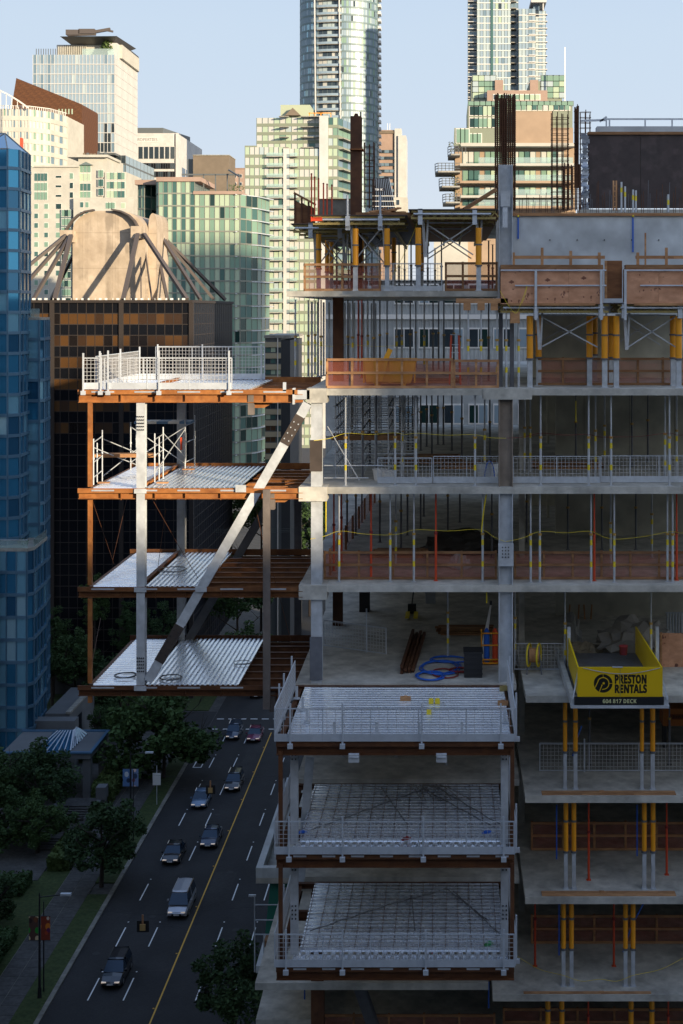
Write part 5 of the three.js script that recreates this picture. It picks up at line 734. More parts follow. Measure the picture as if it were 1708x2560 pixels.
// --- lower steel cube
{
  const d0 = 47.2, d1 = 54, x0 = -5.95, x1 = 2.3;
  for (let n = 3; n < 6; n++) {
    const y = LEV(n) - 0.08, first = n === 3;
    beamX(x0, x1, d0 + 0.05, y - 0.22, 0.3, 0.26, M.rustBrownShade); part('edge_angle', new GB().box(x0, x1, y - 0.2, y - 0.01, d0 - 0.12, d0 - 0.09), M.rustBrownShade, site); for (let k = 0; k < 8; k++) if (!first) part('edge_plate', new GB().box(x0 + 0.6 + k, x0 + 1.05 + k, y - 0.13, y - 0.07, d0 - 0.135, d0 - 0.12), M.galv, site);
    beamD(x0 + 0.1, d0 + 0.2, d1, y - 0.08, 0.3, 0.18, M.rustBrownShade); beamD(x1 - 0.1, d0 + 0.2, d1, y - 0.08, 0.3, 0.18, M.rustBrownShade); for (const d of [49.4, 51.6]) beamX(x0 + 0.2, x1 - 0.2, d, y - 0.08, 0.35, 0.18, M.rustBrownShade, 'joist'); beamX(x0, x1, d1 - 0.12, y + 0.02, 0.2, 0.2, M.rustDark);
    if (first) deckPanel(x0 + 0.3, x1 - 0.1, d0 - 0.05, d1 - 0.25, y - 0.06, 'x', 0.3, 0.075); else { deckPanel(x0 + 0.7, x1 - 0.3, d0 + 0.95, d1 - 0.3, y - 0.02, 'x', 0.3, 0.1); deckPanel(x0 + 0.5, x1 - 0.1, d0 - 0.05, d0 + 0.9, y - 0.08, 'd', 0.3, 0.07); }
    const px = [735, 1262], yb = LEV(n + 1) - 0.1, yt = LEV(n) - 0.5;
    for (const p of px) { const c = hcol('column', XX(p, d0 + 0.7), d0 + 0.9, n < 5 ? yb : yt - 0.3, yt, 0.26, 0.3, M.steel); if (n < 5) { bolts(c, XX(p, d0 + 0.7), yt - 0.35, d0 + 0.73, 2, 3, 0.12, 0.15); if (n === 4) bolts(c, XX(p, d0 + 0.7), yb + 1.5, d0 + 0.73, 2, 4, 0.12, 0.15); } }
    if (n < 5) for (const p of [702, 1281]) part('corner_post', new GB().bar(V(XX(p, d0), yb + 0.12, -d0), V(XX(p, d0), yt + 0.05, -d0), 0.14), M.rustBrownShade, site);
    if (first) part('column', new GB().ibeam(PT(775, 1895, 51), PT(752, 2200, 51), 0.3, 0.3, 0.02, 0.015, V(0, 0, 1)), M.steel, site);
    if (!first) { // reinforcing mat laid on the deck
      const g = new GB(), yy = y + 0.1; for (let x = x0 + 0.8; x < x1 - 0.35; x += 0.46) g.bar(V(x, yy, -(d0 + 1)), V(x + rr(-0.06, 0.06), yy, -(d1 - 0.35)), 0.016); for (let d = d0 + 1.2; d < d1 - 0.4; d += 1.25) g.bar(V(x0 + 0.75, yy + 0.02, -d), V(x1 - 0.35, yy + 0.02, -d), 0.01);
      const t = thing('rebar_mat', n === 4 ? 'rust brown rebar mat on the middle metal deck' : 'rust brown rebar mat on the lowest metal deck', 'rebar mat'); part('bars', g, M.rustDark, t);
      const h = new GB(); for (const [a, b] of (n === 4 ? [[[-4.9, d0 + 1.6], [-2.4, d0 + 4.2]], [[-2.4, d0 + 4.2], [-0.8, d0 + 5.9]], [[-2.6, d0 + 5.9], [-1.5, d0 + 2.2]], [[-0.9, d0 + 5.7], [1.7, d0 + 1.8]], [[-0.4, d0 + 5.9], [1.9, d0 + 2.1]]] : [[[-5.0, d0 + 2.2], [-2.2, d0 + 4.4]], [[-2.2, d0 + 4.4], [-0.3, d0 + 5.6]], [[-0.1, d0 + 5.9], [1.5, d0 + 3.0]], [[0.2, d0 + 5.6], [1.9, d0 + 1.9]], [[-1.4, d0 + 5.2], [-1.2, d0 + 2.2]]])) for (let k = 0; k < 10; k++) { const q = (u) => V(a[0] + (b[0] - a[0]) * u, yy + 0.06 + 0.02 * Math.sin(u * 21), -(a[1] + (b[1] - a[1]) * u)); h.cyl(q(k / 10), q((k + 1) / 10), 0.022, 0.022, 5); }
      part('ground_chairs', h, M.steelDark, t);
    }
  }
}

// ---------------------------------------------------------------- site equipment
const ORD = ['first', 'second', 'third', 'fourth', 'fifth', 'sixth', 'seventh', 'eighth', 'ninth', 'tenth', 'eleventh', 'twelfth', 'thirteenth', 'fourteenth', 'fifteenth', 'sixteenth', 'seventeenth', 'eighteenth', 'nineteenth', 'twentieth', 'twenty-first', 'twenty-second', 'twenty-third', 'twenty-fourth', 'twenty-fifth', 'twenty-sixth', 'twenty-seventh', 'twenty-eighth', 'twenty-ninth', 'thirtieth', 'thirty-first', 'thirty-second'];
M.maroon = std({ color: lin(0.12, 0.008, 0.015), roughness: 0.5 });
// --- steel props: one of each colour, then copies
function propProto(h, mat, tag) {
  const t = new THREE.Group(); t.name = tag === 'red' ? 'red_prop' : 'steel_prop'; const s = h * 0.52;
  part('outer_tube', new GB().cyl(V(0, 0.01, 0), V(0, s, 0), 0.048, 0.048, 8), mat, t); part('inner_tube', new GB().cyl(V(0, s, 0), V(0, h - 0.01, 0), 0.034, 0.034, 8), mat, t); part('base_plate', new GB().box(-0.09, 0.09, 0, 0.012, -0.09, 0.09), mat, t); part('head_plate', new GB().box(-0.09, 0.09, h - 0.012, h, -0.09, 0.09), mat, t);
  if (!tag) { part('collar', new GB().cyl(V(0, s, 0), V(0, s + 0.09, 0), 0.075, 0.075, 8), M.propBrass, t); for (const y of [h * 0.17, h * 0.41]) part('sticker', new GB().cyl(V(0, y, 0), V(0, y + 0.22, 0), 0.052, 0.052, 8, false), M.sticker, t); } else part('collar', new GB().cyl(V(0, s, 0), V(0, s + 0.09, 0), 0.07, 0.07, 8), M.redDark, t);
  return t;
}
M.propBrass = std({ color: lin(0.45, 0.27, 0.06), roughness: 0.5 });
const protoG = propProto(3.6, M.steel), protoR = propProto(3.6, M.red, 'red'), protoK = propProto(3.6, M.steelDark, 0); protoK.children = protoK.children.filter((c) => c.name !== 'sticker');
const floors = [
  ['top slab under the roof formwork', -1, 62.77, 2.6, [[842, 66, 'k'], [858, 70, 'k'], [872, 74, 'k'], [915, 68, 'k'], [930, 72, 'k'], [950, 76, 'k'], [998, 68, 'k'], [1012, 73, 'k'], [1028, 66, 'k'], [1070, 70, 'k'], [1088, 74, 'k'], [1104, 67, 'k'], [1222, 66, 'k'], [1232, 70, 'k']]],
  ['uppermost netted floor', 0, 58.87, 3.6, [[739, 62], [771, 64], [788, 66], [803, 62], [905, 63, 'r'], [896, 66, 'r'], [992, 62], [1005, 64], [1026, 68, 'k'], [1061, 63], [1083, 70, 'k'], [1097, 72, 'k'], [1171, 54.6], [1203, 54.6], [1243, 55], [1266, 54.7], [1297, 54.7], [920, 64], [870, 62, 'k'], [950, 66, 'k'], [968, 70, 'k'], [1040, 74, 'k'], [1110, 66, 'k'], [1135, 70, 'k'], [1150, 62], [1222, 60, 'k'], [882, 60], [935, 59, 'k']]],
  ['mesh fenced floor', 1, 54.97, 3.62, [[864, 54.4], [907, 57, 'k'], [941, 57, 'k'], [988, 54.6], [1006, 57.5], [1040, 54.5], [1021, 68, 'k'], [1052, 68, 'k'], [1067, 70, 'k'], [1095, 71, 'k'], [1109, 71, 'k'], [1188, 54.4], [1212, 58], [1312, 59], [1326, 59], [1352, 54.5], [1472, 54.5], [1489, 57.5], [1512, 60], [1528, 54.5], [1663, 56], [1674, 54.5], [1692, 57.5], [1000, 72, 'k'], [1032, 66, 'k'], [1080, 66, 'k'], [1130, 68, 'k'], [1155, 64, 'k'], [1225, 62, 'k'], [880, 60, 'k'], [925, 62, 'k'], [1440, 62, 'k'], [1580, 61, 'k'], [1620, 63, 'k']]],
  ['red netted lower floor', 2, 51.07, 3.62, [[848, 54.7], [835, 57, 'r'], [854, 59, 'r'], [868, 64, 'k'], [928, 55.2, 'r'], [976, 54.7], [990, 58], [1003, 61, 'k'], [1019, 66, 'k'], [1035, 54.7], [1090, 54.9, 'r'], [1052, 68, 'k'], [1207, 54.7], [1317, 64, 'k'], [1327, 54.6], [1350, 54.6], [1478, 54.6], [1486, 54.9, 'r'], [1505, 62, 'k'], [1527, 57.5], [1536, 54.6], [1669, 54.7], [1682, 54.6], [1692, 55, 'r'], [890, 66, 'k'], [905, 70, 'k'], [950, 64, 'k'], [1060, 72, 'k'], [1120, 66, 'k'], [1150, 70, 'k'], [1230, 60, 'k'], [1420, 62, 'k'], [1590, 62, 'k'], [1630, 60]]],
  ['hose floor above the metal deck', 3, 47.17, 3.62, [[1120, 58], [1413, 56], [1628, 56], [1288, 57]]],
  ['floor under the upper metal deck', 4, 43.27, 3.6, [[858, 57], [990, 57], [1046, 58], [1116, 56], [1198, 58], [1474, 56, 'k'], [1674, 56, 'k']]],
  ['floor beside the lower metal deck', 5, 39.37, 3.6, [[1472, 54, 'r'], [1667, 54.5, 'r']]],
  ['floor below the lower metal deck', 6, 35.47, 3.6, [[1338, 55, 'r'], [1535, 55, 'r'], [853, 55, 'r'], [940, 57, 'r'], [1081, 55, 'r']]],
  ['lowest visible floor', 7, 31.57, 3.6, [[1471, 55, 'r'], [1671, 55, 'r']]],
];
for (const [fname, n, y, h, list] of floors) {
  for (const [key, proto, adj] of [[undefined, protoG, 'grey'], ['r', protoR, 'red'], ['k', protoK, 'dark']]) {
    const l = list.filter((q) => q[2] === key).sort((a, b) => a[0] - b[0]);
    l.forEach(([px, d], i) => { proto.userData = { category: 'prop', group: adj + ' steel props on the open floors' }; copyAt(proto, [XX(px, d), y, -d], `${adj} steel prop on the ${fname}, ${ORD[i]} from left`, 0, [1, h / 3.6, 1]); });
  }
}
// --- orange shoring posts with grey inner legs
const protoO = new THREE.Group(); protoO.name = 'orange_shore'; protoO.userData = { category: 'shoring post', group: 'orange shoring posts' };
part('sleeve', new GB().cyl(V(0, 1.45, 0), V(0, 3.6, 0), 0.165, 0.165, 12), M.orange, protoO); part('inner_leg', new GB().box(-0.13, 0.13, 0.02, 1.44, -0.09, 0.09), M.steel, protoO); part('collar', new GB().cyl(V(0, 1.4, 0), V(0, 1.48, 0), 0.2, 0.2, 12), M.steelDark, protoO); part('foot_plate', new GB().box(-0.2, 0.2, 0, 0.02, -0.2, 0.2), M.rail, protoO); part('clamp', new GB().cyl(V(0, 2.6, 0), V(0, 2.68, 0), 0.2, 0.2, 8), M.steelDark, protoO);
const shore = (px, y, d, h, w, label, sh = 1) => copyAt(protoO, [XX(px, d), y, -d], label, 0, [w, h / 3.6, w]);
[[797, 59], [889, 55.1], [968, 55.1], [1046, 54.6], [1197, 54.6], [818, 64], [829, 66], [905, 64], [985, 62], [1055, 63]].forEach(([px, d], i) => shore(px, LEV(-1), d, 65.3 - LEV(-1), i < 5 ? 0.72 : 0.62, `orange shoring post under roof formwork, ${['left rear', 'second front', 'third front', 'fourth front', 'right front', 'far left inner', 'second inner', 'third inner', 'fourth inner', 'far right inner'][i]} one`));
[[1325, 54.9], [1347, 56.5], [1474, 56], [1487, 60], [1512, 54.9], [1529, 56.5], [1541, 54.9], [1683, 56], [1697, 54.9]].forEach(([px, d], i) => shore(px, LEV(0), d, YY(790, 56) - LEV(0), 0.8, `orange shoring post below plywood parapet, ${ORD[i]} from left`));
[[1413, 0.52], [1439, 0.56], [1605, 0.5], [1632, 0.6]].forEach(([px, w], i) => shore(px, LEV(4), 53.2, 3.62, w, `orange shoring post under yellow loading deck, ${ORD[i]} from left`));
[[1415], [1435], [1611], [1633]].forEach(([px], i) => shore(px, LEV(5), 53.2, 3.62, 0.58, `orange shoring post one floor lower than loading deck posts, ${ORD[i]} from left`));
[[1409], [1429], [1564], [1583]].forEach(([px], i) => shore(px, LEV(6), 53.4, 3.62, 0.58, `orange shoring post beside the lowest metal deck, ${ORD[i]} from left`));
[[1370], [1405], [1578], [1630]].forEach(([px], i) => shore(px, LEV(7), 54, 3.62, 0.62, `orange shoring post at the bottom edge, ${ORD[i]} from left`));
// --- timber guardrails hung with red netting
function netRail(x0, x1, y, d, label, h = 1.08, np = 4, mat = M.wood, name = 'netted_guardrail') {
  const t = thing(name, label, 'guardrail'), W = x1 - x0;
  for (let k = 0; k <= np; k++) { const x = x0 + W * k / np; part('post', new GB().box(x - 0.045, x + 0.045, y, y + h + (k % 2 ? 0.02 : 0.0), d - 0.04, d + 0.05), mat, t); }
  for (const yy of [0.06, h * 0.52, h - 0.05]) part('rail', new GB().box(x0, x1, y + yy - 0.05, y + yy + 0.05, d - 0.085, d - 0.045), mat, t);
  const g = new GB(), c = 14; for (let k = 0; k < c; k++) { const q = (u) => [x0 + W * u, d + 0.07 + 0.03 * Math.sin(u * 23 + x0)]; const a = q(k / c), b = q((k + 1) / c); g.quad(V(a[0], y + 0.03, -a[1]), V(b[0], y + 0.03, -b[1]), V(b[0], y + h - 0.04, -b[1]), V(a[0], y + h - 0.04, -a[1])); } part('netting', g, M.net, t); return t;
}
netRail(XX(762, 56), XX(950, 56), LEV(-1), 56, 'red netted timber guardrail on the top slab at its left corner', 1.15, 2); netRail(XX(1115, 56), XX(1242, 56), LEV(-1), 56, 'red netted timber guardrail on the top slab beside grey wall', 1.2, 3, M.woodOld);
netRail(XX(818, 54.3), XX(1130, 54.3), LEV(0), 54.3, 'red netted timber guardrail in front of the orange skip', 1.2, 5); netRail(XX(1136, 54.4), XX(1245, 54.4), LEV(0), 54.4, 'red netted timber guardrail beside the dark column stubs', 1.15, 2); netRail(XX(1345, 56.5), XX(1720, 56.5), LEV(0), 56.5, 'red netted timber guardrail among orange shoring posts', 1.15, 6, M.woodOld);
netRail(XX(812, 55.2), XX(1240, 55.2), LEV(2), 55.2, 'long red netted guardrail left of the middle column', 1.15, 5, M.woodOld); netRail(XX(1288, 55.2), XX(1720, 55.2), LEV(2), 55.2, 'long red netted guardrail right of the middle column', 1.15, 6, M.woodOld);
netRail(XX(1330, 57), XX(1720, 57), LEV(5), 57, 'shaded red netted guardrail two floors under the loading deck', 1.2, 5, M.wood); netRail(XX(1330, 57), XX(1720, 57), LEV(6), 57, 'shaded red netted guardrail three floors under the loading deck', 1.2, 5, M.wood); netRail(XX(800, 57), XX(1235, 57), LEV(7), 56.5, 'shaded red netted guardrail under the lowest metal deck', 1.2, 5, M.wood); netRail(XX(1260, 57), XX(1720, 57), LEV(7), 57, 'shaded red netted guardrail at the bottom right corner', 1.2, 5, M.wood);
{ const t = thing('side_netting', 'red netted guardrail running back along the left slab edge', 'guardrail'); for (let k = 0; k < 8; k++) part('post', new GB().box(-4.9 + k * 0.1, -4.8 + k * 0.1, LEV(2), LEV(2) + 1.1, 56 + k * 3, 56.1 + k * 3), M.woodOld, t); part('netting', new GB().quad(V(-4.85, LEV(2), -56), V(-4.1, LEV(2), -78), V(-4.1, LEV(2) + 1.1, -78), V(-4.85, LEV(2) + 1.1, -56)), M.net, t); }
// --- steel mesh guardrails
function meshRail(a, b, h, posts, label, opt = {}) {    // a, b base points; posts as fractions
  const { toe = 0.26, cell = 0.15, postH = 1.35, name = 'mesh_guardrail', clamp = true, panels = 2 } = opt, t = thing(name, label, 'guardrail'), L = a.distanceTo(b), P = (u, y) => a.clone().lerp(b, u).add(V(0, y, 0));
  const g = new GB(), w = 0.014; for (let k = 0; k * cell <= L; k++) g.bar(P(k * cell / L, toe), P(k * cell / L, h), w); for (let y = toe + cell; y < h; y += cell) g.bar(P(0, y), P(1, y), w); part('wire_mesh', g, M.wire, t);
  part('top_rail', new GB().bar(P(0, h), P(1, h), 0.035), M.rail, t); part('toe_board', new GB().bar(P(0, toe / 2 + 0.02), P(1, toe / 2 + 0.02), 0.02, toe), M.rail, t);
  for (let k = 0; k <= panels; k++) part('frame_upright', new GB().bar(P(k / panels, 0.02), P(k / panels, h), 0.035), M.rail, t);
  const out = b.clone().sub(a).normalize().cross(V(0, 1, 0)).multiplyScalar(0.06); for (const u of posts) { const p = part('post', new GB().bar(P(u, -0.12).add(out), P(u, postH).add(out), 0.06), M.rail, t); if (clamp) part('clamp', new GB().bar(P(u, -0.2).add(out.clone().multiplyScalar(1.6)), P(u, -0.04).add(out.clone().multiplyScalar(1.6)), 0.18, 0.1), M.rail, p); }
  return t;
}
const dk = (n, x, d) => V(x, LEV(n) - 0.02, -d);
meshRail(dk(0, XX(262, 53.7), 53.7), dk(0, XX(580, 53.7), 53.7), 1.25, [0.03, 0.43, 0.98], 'white mesh guardrail along front of the top sunlit deck', { panels: 3, postH: 1.55 }); meshRail(dk(0, XX(208, 53.7), 53.7), dk(0, XX(253, 53.7), 53.8), 1.25, [0.02, 0.95], 'short white mesh guardrail at left front corner of top deck', { postH: 1.45, panels: 1 }); meshRail(dk(0, -14.0, 54.1), dk(0, -13.9, 61.3), 1.3, [0.05, 0.5, 0.97], 'white mesh guardrail running back along the left of top deck', { postH: 1.5 });
meshRail(dk(0, XX(325, 61.4), 61.4), dk(0, XX(395, 61.4), 61.4), 1.0, [], 'low mesh guardrail at back left of the top deck', {}); meshRail(dk(0, XX(390, 61.4), 61.4), dk(0, XX(662, 61.4), 61.4), 1.5, [0.02, 0.43, 0.97], 'tall mesh guardrail along the back of top deck', { panels: 3, postH: 1.6 });
const ce = (n, d) => [V(-5.98, LEV(n) - 0.1, -d), V(2.3, LEV(n) - 0.1, -d)];
[[3, 'upper', [0.065, 0.283, 0.613, 0.943]], [4, 'middle', [0.06, 0.283, 0.62, 0.955]], [5, 'lowest', [0.047, 0.283, 0.63, 0.955]]].forEach(([n, w, u]) => { const [a, b] = ce(n, 47.0); meshRail(a, b, 1.15, u, `galvanised mesh guardrail along front of the ${w} metal deck`, { panels: 5, postH: 1.35, toe: 0.26, cell: n === 3 ? 0.3 : 0.15 }); meshRail(V(-6.0, LEV(n) - 0.1, -53.4), V(-6.0, LEV(n) - 0.1, -47.1), 1.15, [0.1, 0.5, 0.72], `galvanised mesh guardrail on left side of the ${w} metal deck`, { panels: 3, postH: 1.5 }); meshRail(V(2.34, LEV(n) - 0.1, -47.1), V(2.34, LEV(n) - 0.1, -53.4), 1.15, [0.1, 0.5, 0.9], `galvanised mesh guardrail on right side of the ${w} metal deck`, { panels: 3, postH: 1.5 }); });
const fl = (n, px, d) => V(XX(px, d), LEV(n), -d);
meshRail(fl(1, 945, 55), fl(1, 1080, 55), 1.05, [], 'grey mesh barrier beside two white buckets', { panels: 1 }); meshRail(fl(1, 1084, 55.1), fl(1, 1250, 55.1), 1.1, [], 'grey mesh barrier just left of the brown middle column', { panels: 2 }); meshRail(fl(1, 1284, 55.1), fl(1, 1500, 55.1), 1.1, [], 'grey mesh barrier just right of the brown middle column', { panels: 2 }); meshRail(fl(1, 1503, 55.3), fl(1, 1720, 55.3), 1.1, [], 'grey mesh barrier at right edge before the core wall', { panels: 3 });
meshRail(V(XX(922, 56.1), LEV(-1), -56.1), V(XX(1105, 56.1), LEV(-1), -56.1), 1.15, [], 'white mesh barrier between the orange posts on top slab', { panels: 3, toe: 0.2 }); meshRail(fl(3, 810, 60), fl(3, 966, 58.5), 1.15, [0.7], 'light mesh barrier standing on the hose floor', { panels: 1, toe: 0.05, clamp: false, postH: 1.9 }); meshRail(fl(3, 1287, 56), fl(3, 1410, 56), 1.1, [], 'mesh barrier behind the yellow cable reel', { panels: 2, toe: 0.05 }); meshRail(fl(4, 1350, 55.2), fl(4, 1720, 55.2), 1.15, [0.3], 'dark mesh barrier under the yellow loading deck', { panels: 3, toe: 0.05, clamp: false });
// --- formwork tables
function formTable(x0, x1, yb, d0, d1, label, posts) {
  const t = thing('formwork_table', label, 'formwork'); part('deck', new GB().box(x0 - 0.1, x1 + 0.1, yb + 0.36, yb + 0.4, d0 - 0.1, d1), M.form, t);
  for (const d of [d0, d0 + 2.4, d0 + 4.8]) { const g = new GB(); g.box(x0, x1, yb, yb + 0.09, d, d + 0.1); g.box(x0, x1, yb + 0.27, yb + 0.36, d, d + 0.1); for (let x = x0; x < x1 - 0.2; x += 0.32) { g.bar(V(x, yb + 0.09, -d - 0.05), V(x + 0.16, yb + 0.27, -d - 0.05), 0.05); g.bar(V(x + 0.16, yb + 0.27, -d - 0.05), V(x + 0.32, yb + 0.09, -d - 0.05), 0.05); } part('timber_truss', g, M.formBeam, t); }
  for (let x = x0 + 0.3; x < x1; x += 0.9) part('joist', new GB().box(x, x + 0.09, yb + 0.1, yb + 0.27, d0 + 0.12, d1 - 0.1), M.formBeam, t);
  part('waling', new GB().cyl(V(x0 + 0.1, yb + 0.2, -d0 + 0.12), V(x1 - 0.2, yb + 0.2, -d0 + 0.12), 0.045, 0.045, 6), M.rail, t);
  for (const px of posts) { const x = XX(px, d0), d = d0 + 0.6; part('drop_bracket', new GB().box(x - 0.09, x + 0.09, yb - 0.22, yb + 0.42, d0 - 0.1, d0 + 0.12), M.rail, t); part('frame_leg', new GB().bar(V(x + 0.1, yb, -d), V(x + 0.18, yb - 1.5, -d), 0.11), M.steel, t); part('frame_leg', new GB().bar(V(x + 0.3, yb, -d), V(x + 0.22, yb - 1.5, -d), 0.08), M.steel, t); }
  for (let i = 0; i + 1 < posts.length; i++) for (const dd of [0.7, 4.8]) { const xa = XX(posts[i], d0) + 0.25, xb = XX(posts[i + 1], d0) - 0.05; for (const [p, q] of [[-0.15, -1.4], [-1.4, -0.15]]) part('cross_brace', new GB().bar(V(xa, yb + p, -d0 - dd), V(xb, yb + q, -d0 - dd), 0.05), M.steel, t); part('ledger', new GB().bar(V(xa, yb - 0.1, -d0 - dd), V(xb, yb - 0.1, -d0 - dd), 0.05), M.steel, t); }
  return t;
}
formTable(XX(783, 55.2), XX(1012, 55.2), YY(562, 55.2), 55.2, 80, 'formwork table under the roof slab with two orange posts, middle', [870, 951]); formTable(XX(1028, 54.6), XX(1240, 54.6), YY(548, 54.6), 54.6, 80, 'formwork table under the roof slab next to grey wall', [1051, 1187]); formTable(XX(733, 59), XX(905, 59), YY(582, 59), 59, 80, 'formwork table under the roof slab at its left corner', [777, 850]);
formTable(XX(1252, 54.6), XX(1522, 54.6), YY(782, 54.6), 54.6, 62.8, 'formwork table under the left plywood parapet', [1340, 1502]); formTable(XX(1545, 54.6), XX(1740, 54.6), YY(782, 54.6), 54.6, 62.8, 'formwork table under the right plywood parapet', [1560, 1700]);
// plywood parapet forms on the right
{
  const d = 54.4; for (const [p0, p1, l, ps] of [[1252, 1508, 'pink brown plywood parapet form with galvanised rails, left', [1339, 1502]], [1565, 1730, 'pink brown plywood parapet form with galvanised rails, right', [1562]]]) {
    const t = thing('plywood_parapet_form', l, 'formwork'), n = Math.round((p1 - p0) / 86); for (let k = 0; k < n; k++) { const a = p0 + (p1 - p0) * k / n, b = p0 + (p1 - p0) * (k + 1) / n - 0.6; part('plywood_sheet', new GB().box(XX(a, d), XX(b, d), YY(760, d), YY(668, d), d, d + 0.03), M.ply, t); }
    part('top_plate', new GB().box(XX(p0, d), XX(p1, d), YY(672, d), YY(662, d), d - 0.03, d + 0.5), M.woodOld, t); part('sill_board', new GB().box(XX(p0 + 20, d), XX(p1 - 20, d), YY(764, d), YY(758, d), d - 0.05, d + 0.02), M.wood, t);
    for (const py of [676, 714]) part('rail', new GB().cyl(PT(p0 + (py > 700 ? 36 : 0), py, d - 0.1), PT(p1 + 8, py, d - 0.1), 0.032, 0.032, 7), M.rail, t); for (const p of ps) part('rail_post', new GB().box(XX(p - 3, d), XX(p + 3, d), YY(800, d), YY(674, d), d - 0.24, d - 0.16), M.rail, t);
    part('backing', new GB().box(XX(p0, d), XX(p1, d), YY(760, d), YY(672, d), d + 0.04, d + 0.9), M.woodOld, t);
    for (let k = 0; k < 4; k++) { const p = p0 + 30 + k * 72; if (p < p1) part('stake', new GB().box(XX(p, d), XX(p + 7, d), YY(664, d), YY([630, 618, 626, 630][k], d), d + 0.4, d + 0.45), M.wood, t); } part('guard_rail', new GB().box(XX(p0 + 28, d), XX(p1 + 8, d), YY(646, d), YY(638, d), d + 0.46, d + 0.5), M.wood, t);
  }
  const t = thing('cardboard_screen', 'plain brown screen board between the two plywood parapets', 'board'); part('board', new GB().box(XX(1514, d), XX(1558, d), YY(746, d), YY(651, d), d + 0.3, d + 0.34), std({ map: tWood, color: lin(0.55, 0.42, 0.34), roughness: 0.85 }), t); part('board_stud', new GB().box(XX(1514, d), XX(1520, d), YY(746, d), YY(651, d), d + 0.25, d + 0.3), M.wood, t);
  const b = thing('timber_bearers', 'short timber bearers projecting below the plywood parapet', 'timber'); part('bearer', new GB().box(XX(1140, d), XX(1270, d), YY(758, d), YY(746, d), d, d + 0.2), M.wood, b); for (const p of [1168, 1203, 1236]) part('packer', new GB().box(XX(p - 9, d), XX(p + 9, d), YY(776, d), YY(758, d), d, d + 0.25), M.wood, b); part('end_block', new GB().box(XX(1276, d), XX(1300, d), YY(808, d), YY(780, d), d, d + 0.25), M.wood, b);
  for (const [p, y0, y1, l] of [[1294, 597, 538, 'blue strap hanging on grey wall beside steel column'], [1581, 630, 538, 'blue strap hanging on grey wall farther right']]) { const s = thing('blue_strap', l, 'strap'); part('webbing', new GB().box(XX(p, 58.4), XX(p + 3.6, 58.4), YY(y0, 58.4), YY(y1, 58.4), 58.4, 58.45), M.blue, s); part('hook', new GB().box(XX(p, 58.4), XX(p + 4, 58.4), YY(y1 + 5, 58.4), YY(y1, 58.4), 58.36, 58.4), M.sticker, s); }
  const lw = thing('leaning_stake', 'pale timber stake standing against grey concrete wall', 'timber'); part('stake', new GB().box(XX(1612, 57), XX(1616, 57), YY(672, 57), YY(582, 57), 57, 57.06), M.wood, lw);
}
// --- roof of the site: rebar cages, big form, timber screens
function cage(px0, px1, py0, py1, D, nb, step, label, dep = 0.7) {
  const t = thing('rebar_cage', label, 'rebar cage'), x0 = XX(px0, D), x1 = XX(px1, D), y0 = YY(py1, D), y1 = YY(py0, D), v = new GB(), h = new GB();
  for (let k = 0; k < nb; k++) for (const d of nb > 8 ? [D, D + dep * 0.35, D + dep * 0.7, D + dep] : [D, D + dep]) { const x = x0 + (x1 - x0) * k / (nb - 1); v.cyl(V(x, y0, -d), V(x + rr(-0.02, 0.02), y1 + rr(-0.1, 0.15), -d), nb > 4 ? 0.03 : 0.022, nb > 4 ? 0.03 : 0.022, 5); }
  for (let y = y0 + 0.1; y < y1; y += step) { for (const d of [D - 0.03, D + dep + 0.03]) h.bar(V(x0 - 0.03, y, -d), V(x1 + 0.03, y + rr(-0.02, 0.02), -d), 0.022); for (const x of [x0 - 0.03, x1 + 0.03]) h.bar(V(x, y, -D), V(x, y, -D - dep), 0.022); }
  part('vertical_bars', v, M.rustDark, t); part('ties', h, M.rustDark, t); return t;
}
cage(1240, 1288, 240, 524, 60.5, 10, 0.085, 'dense rebar cage column standing behind the grey steel column'); cage(1381, 1421, 282, 524, 62, 4, 0.24, 'open rebar cage left of the tall dark form', 0.5); cage(1412, 1452, 414, 524, 61.5, 5, 0.16, 'short dense rebar cage at foot of the dark form'); cage(1438, 1446, 268, 470, 63.5, 4, 0.5, 'thin tall rebar bundle against the dark form', 0.2); cage(1452, 1476, 280, 470, 64.5, 3, 0.25, 'narrow rebar ladder at left end of the dark form', 0.2); cage(912, 935, 360, 520, 62, 3, 0.3, 'slim rebar cage right of the brown steel column', 0.3);
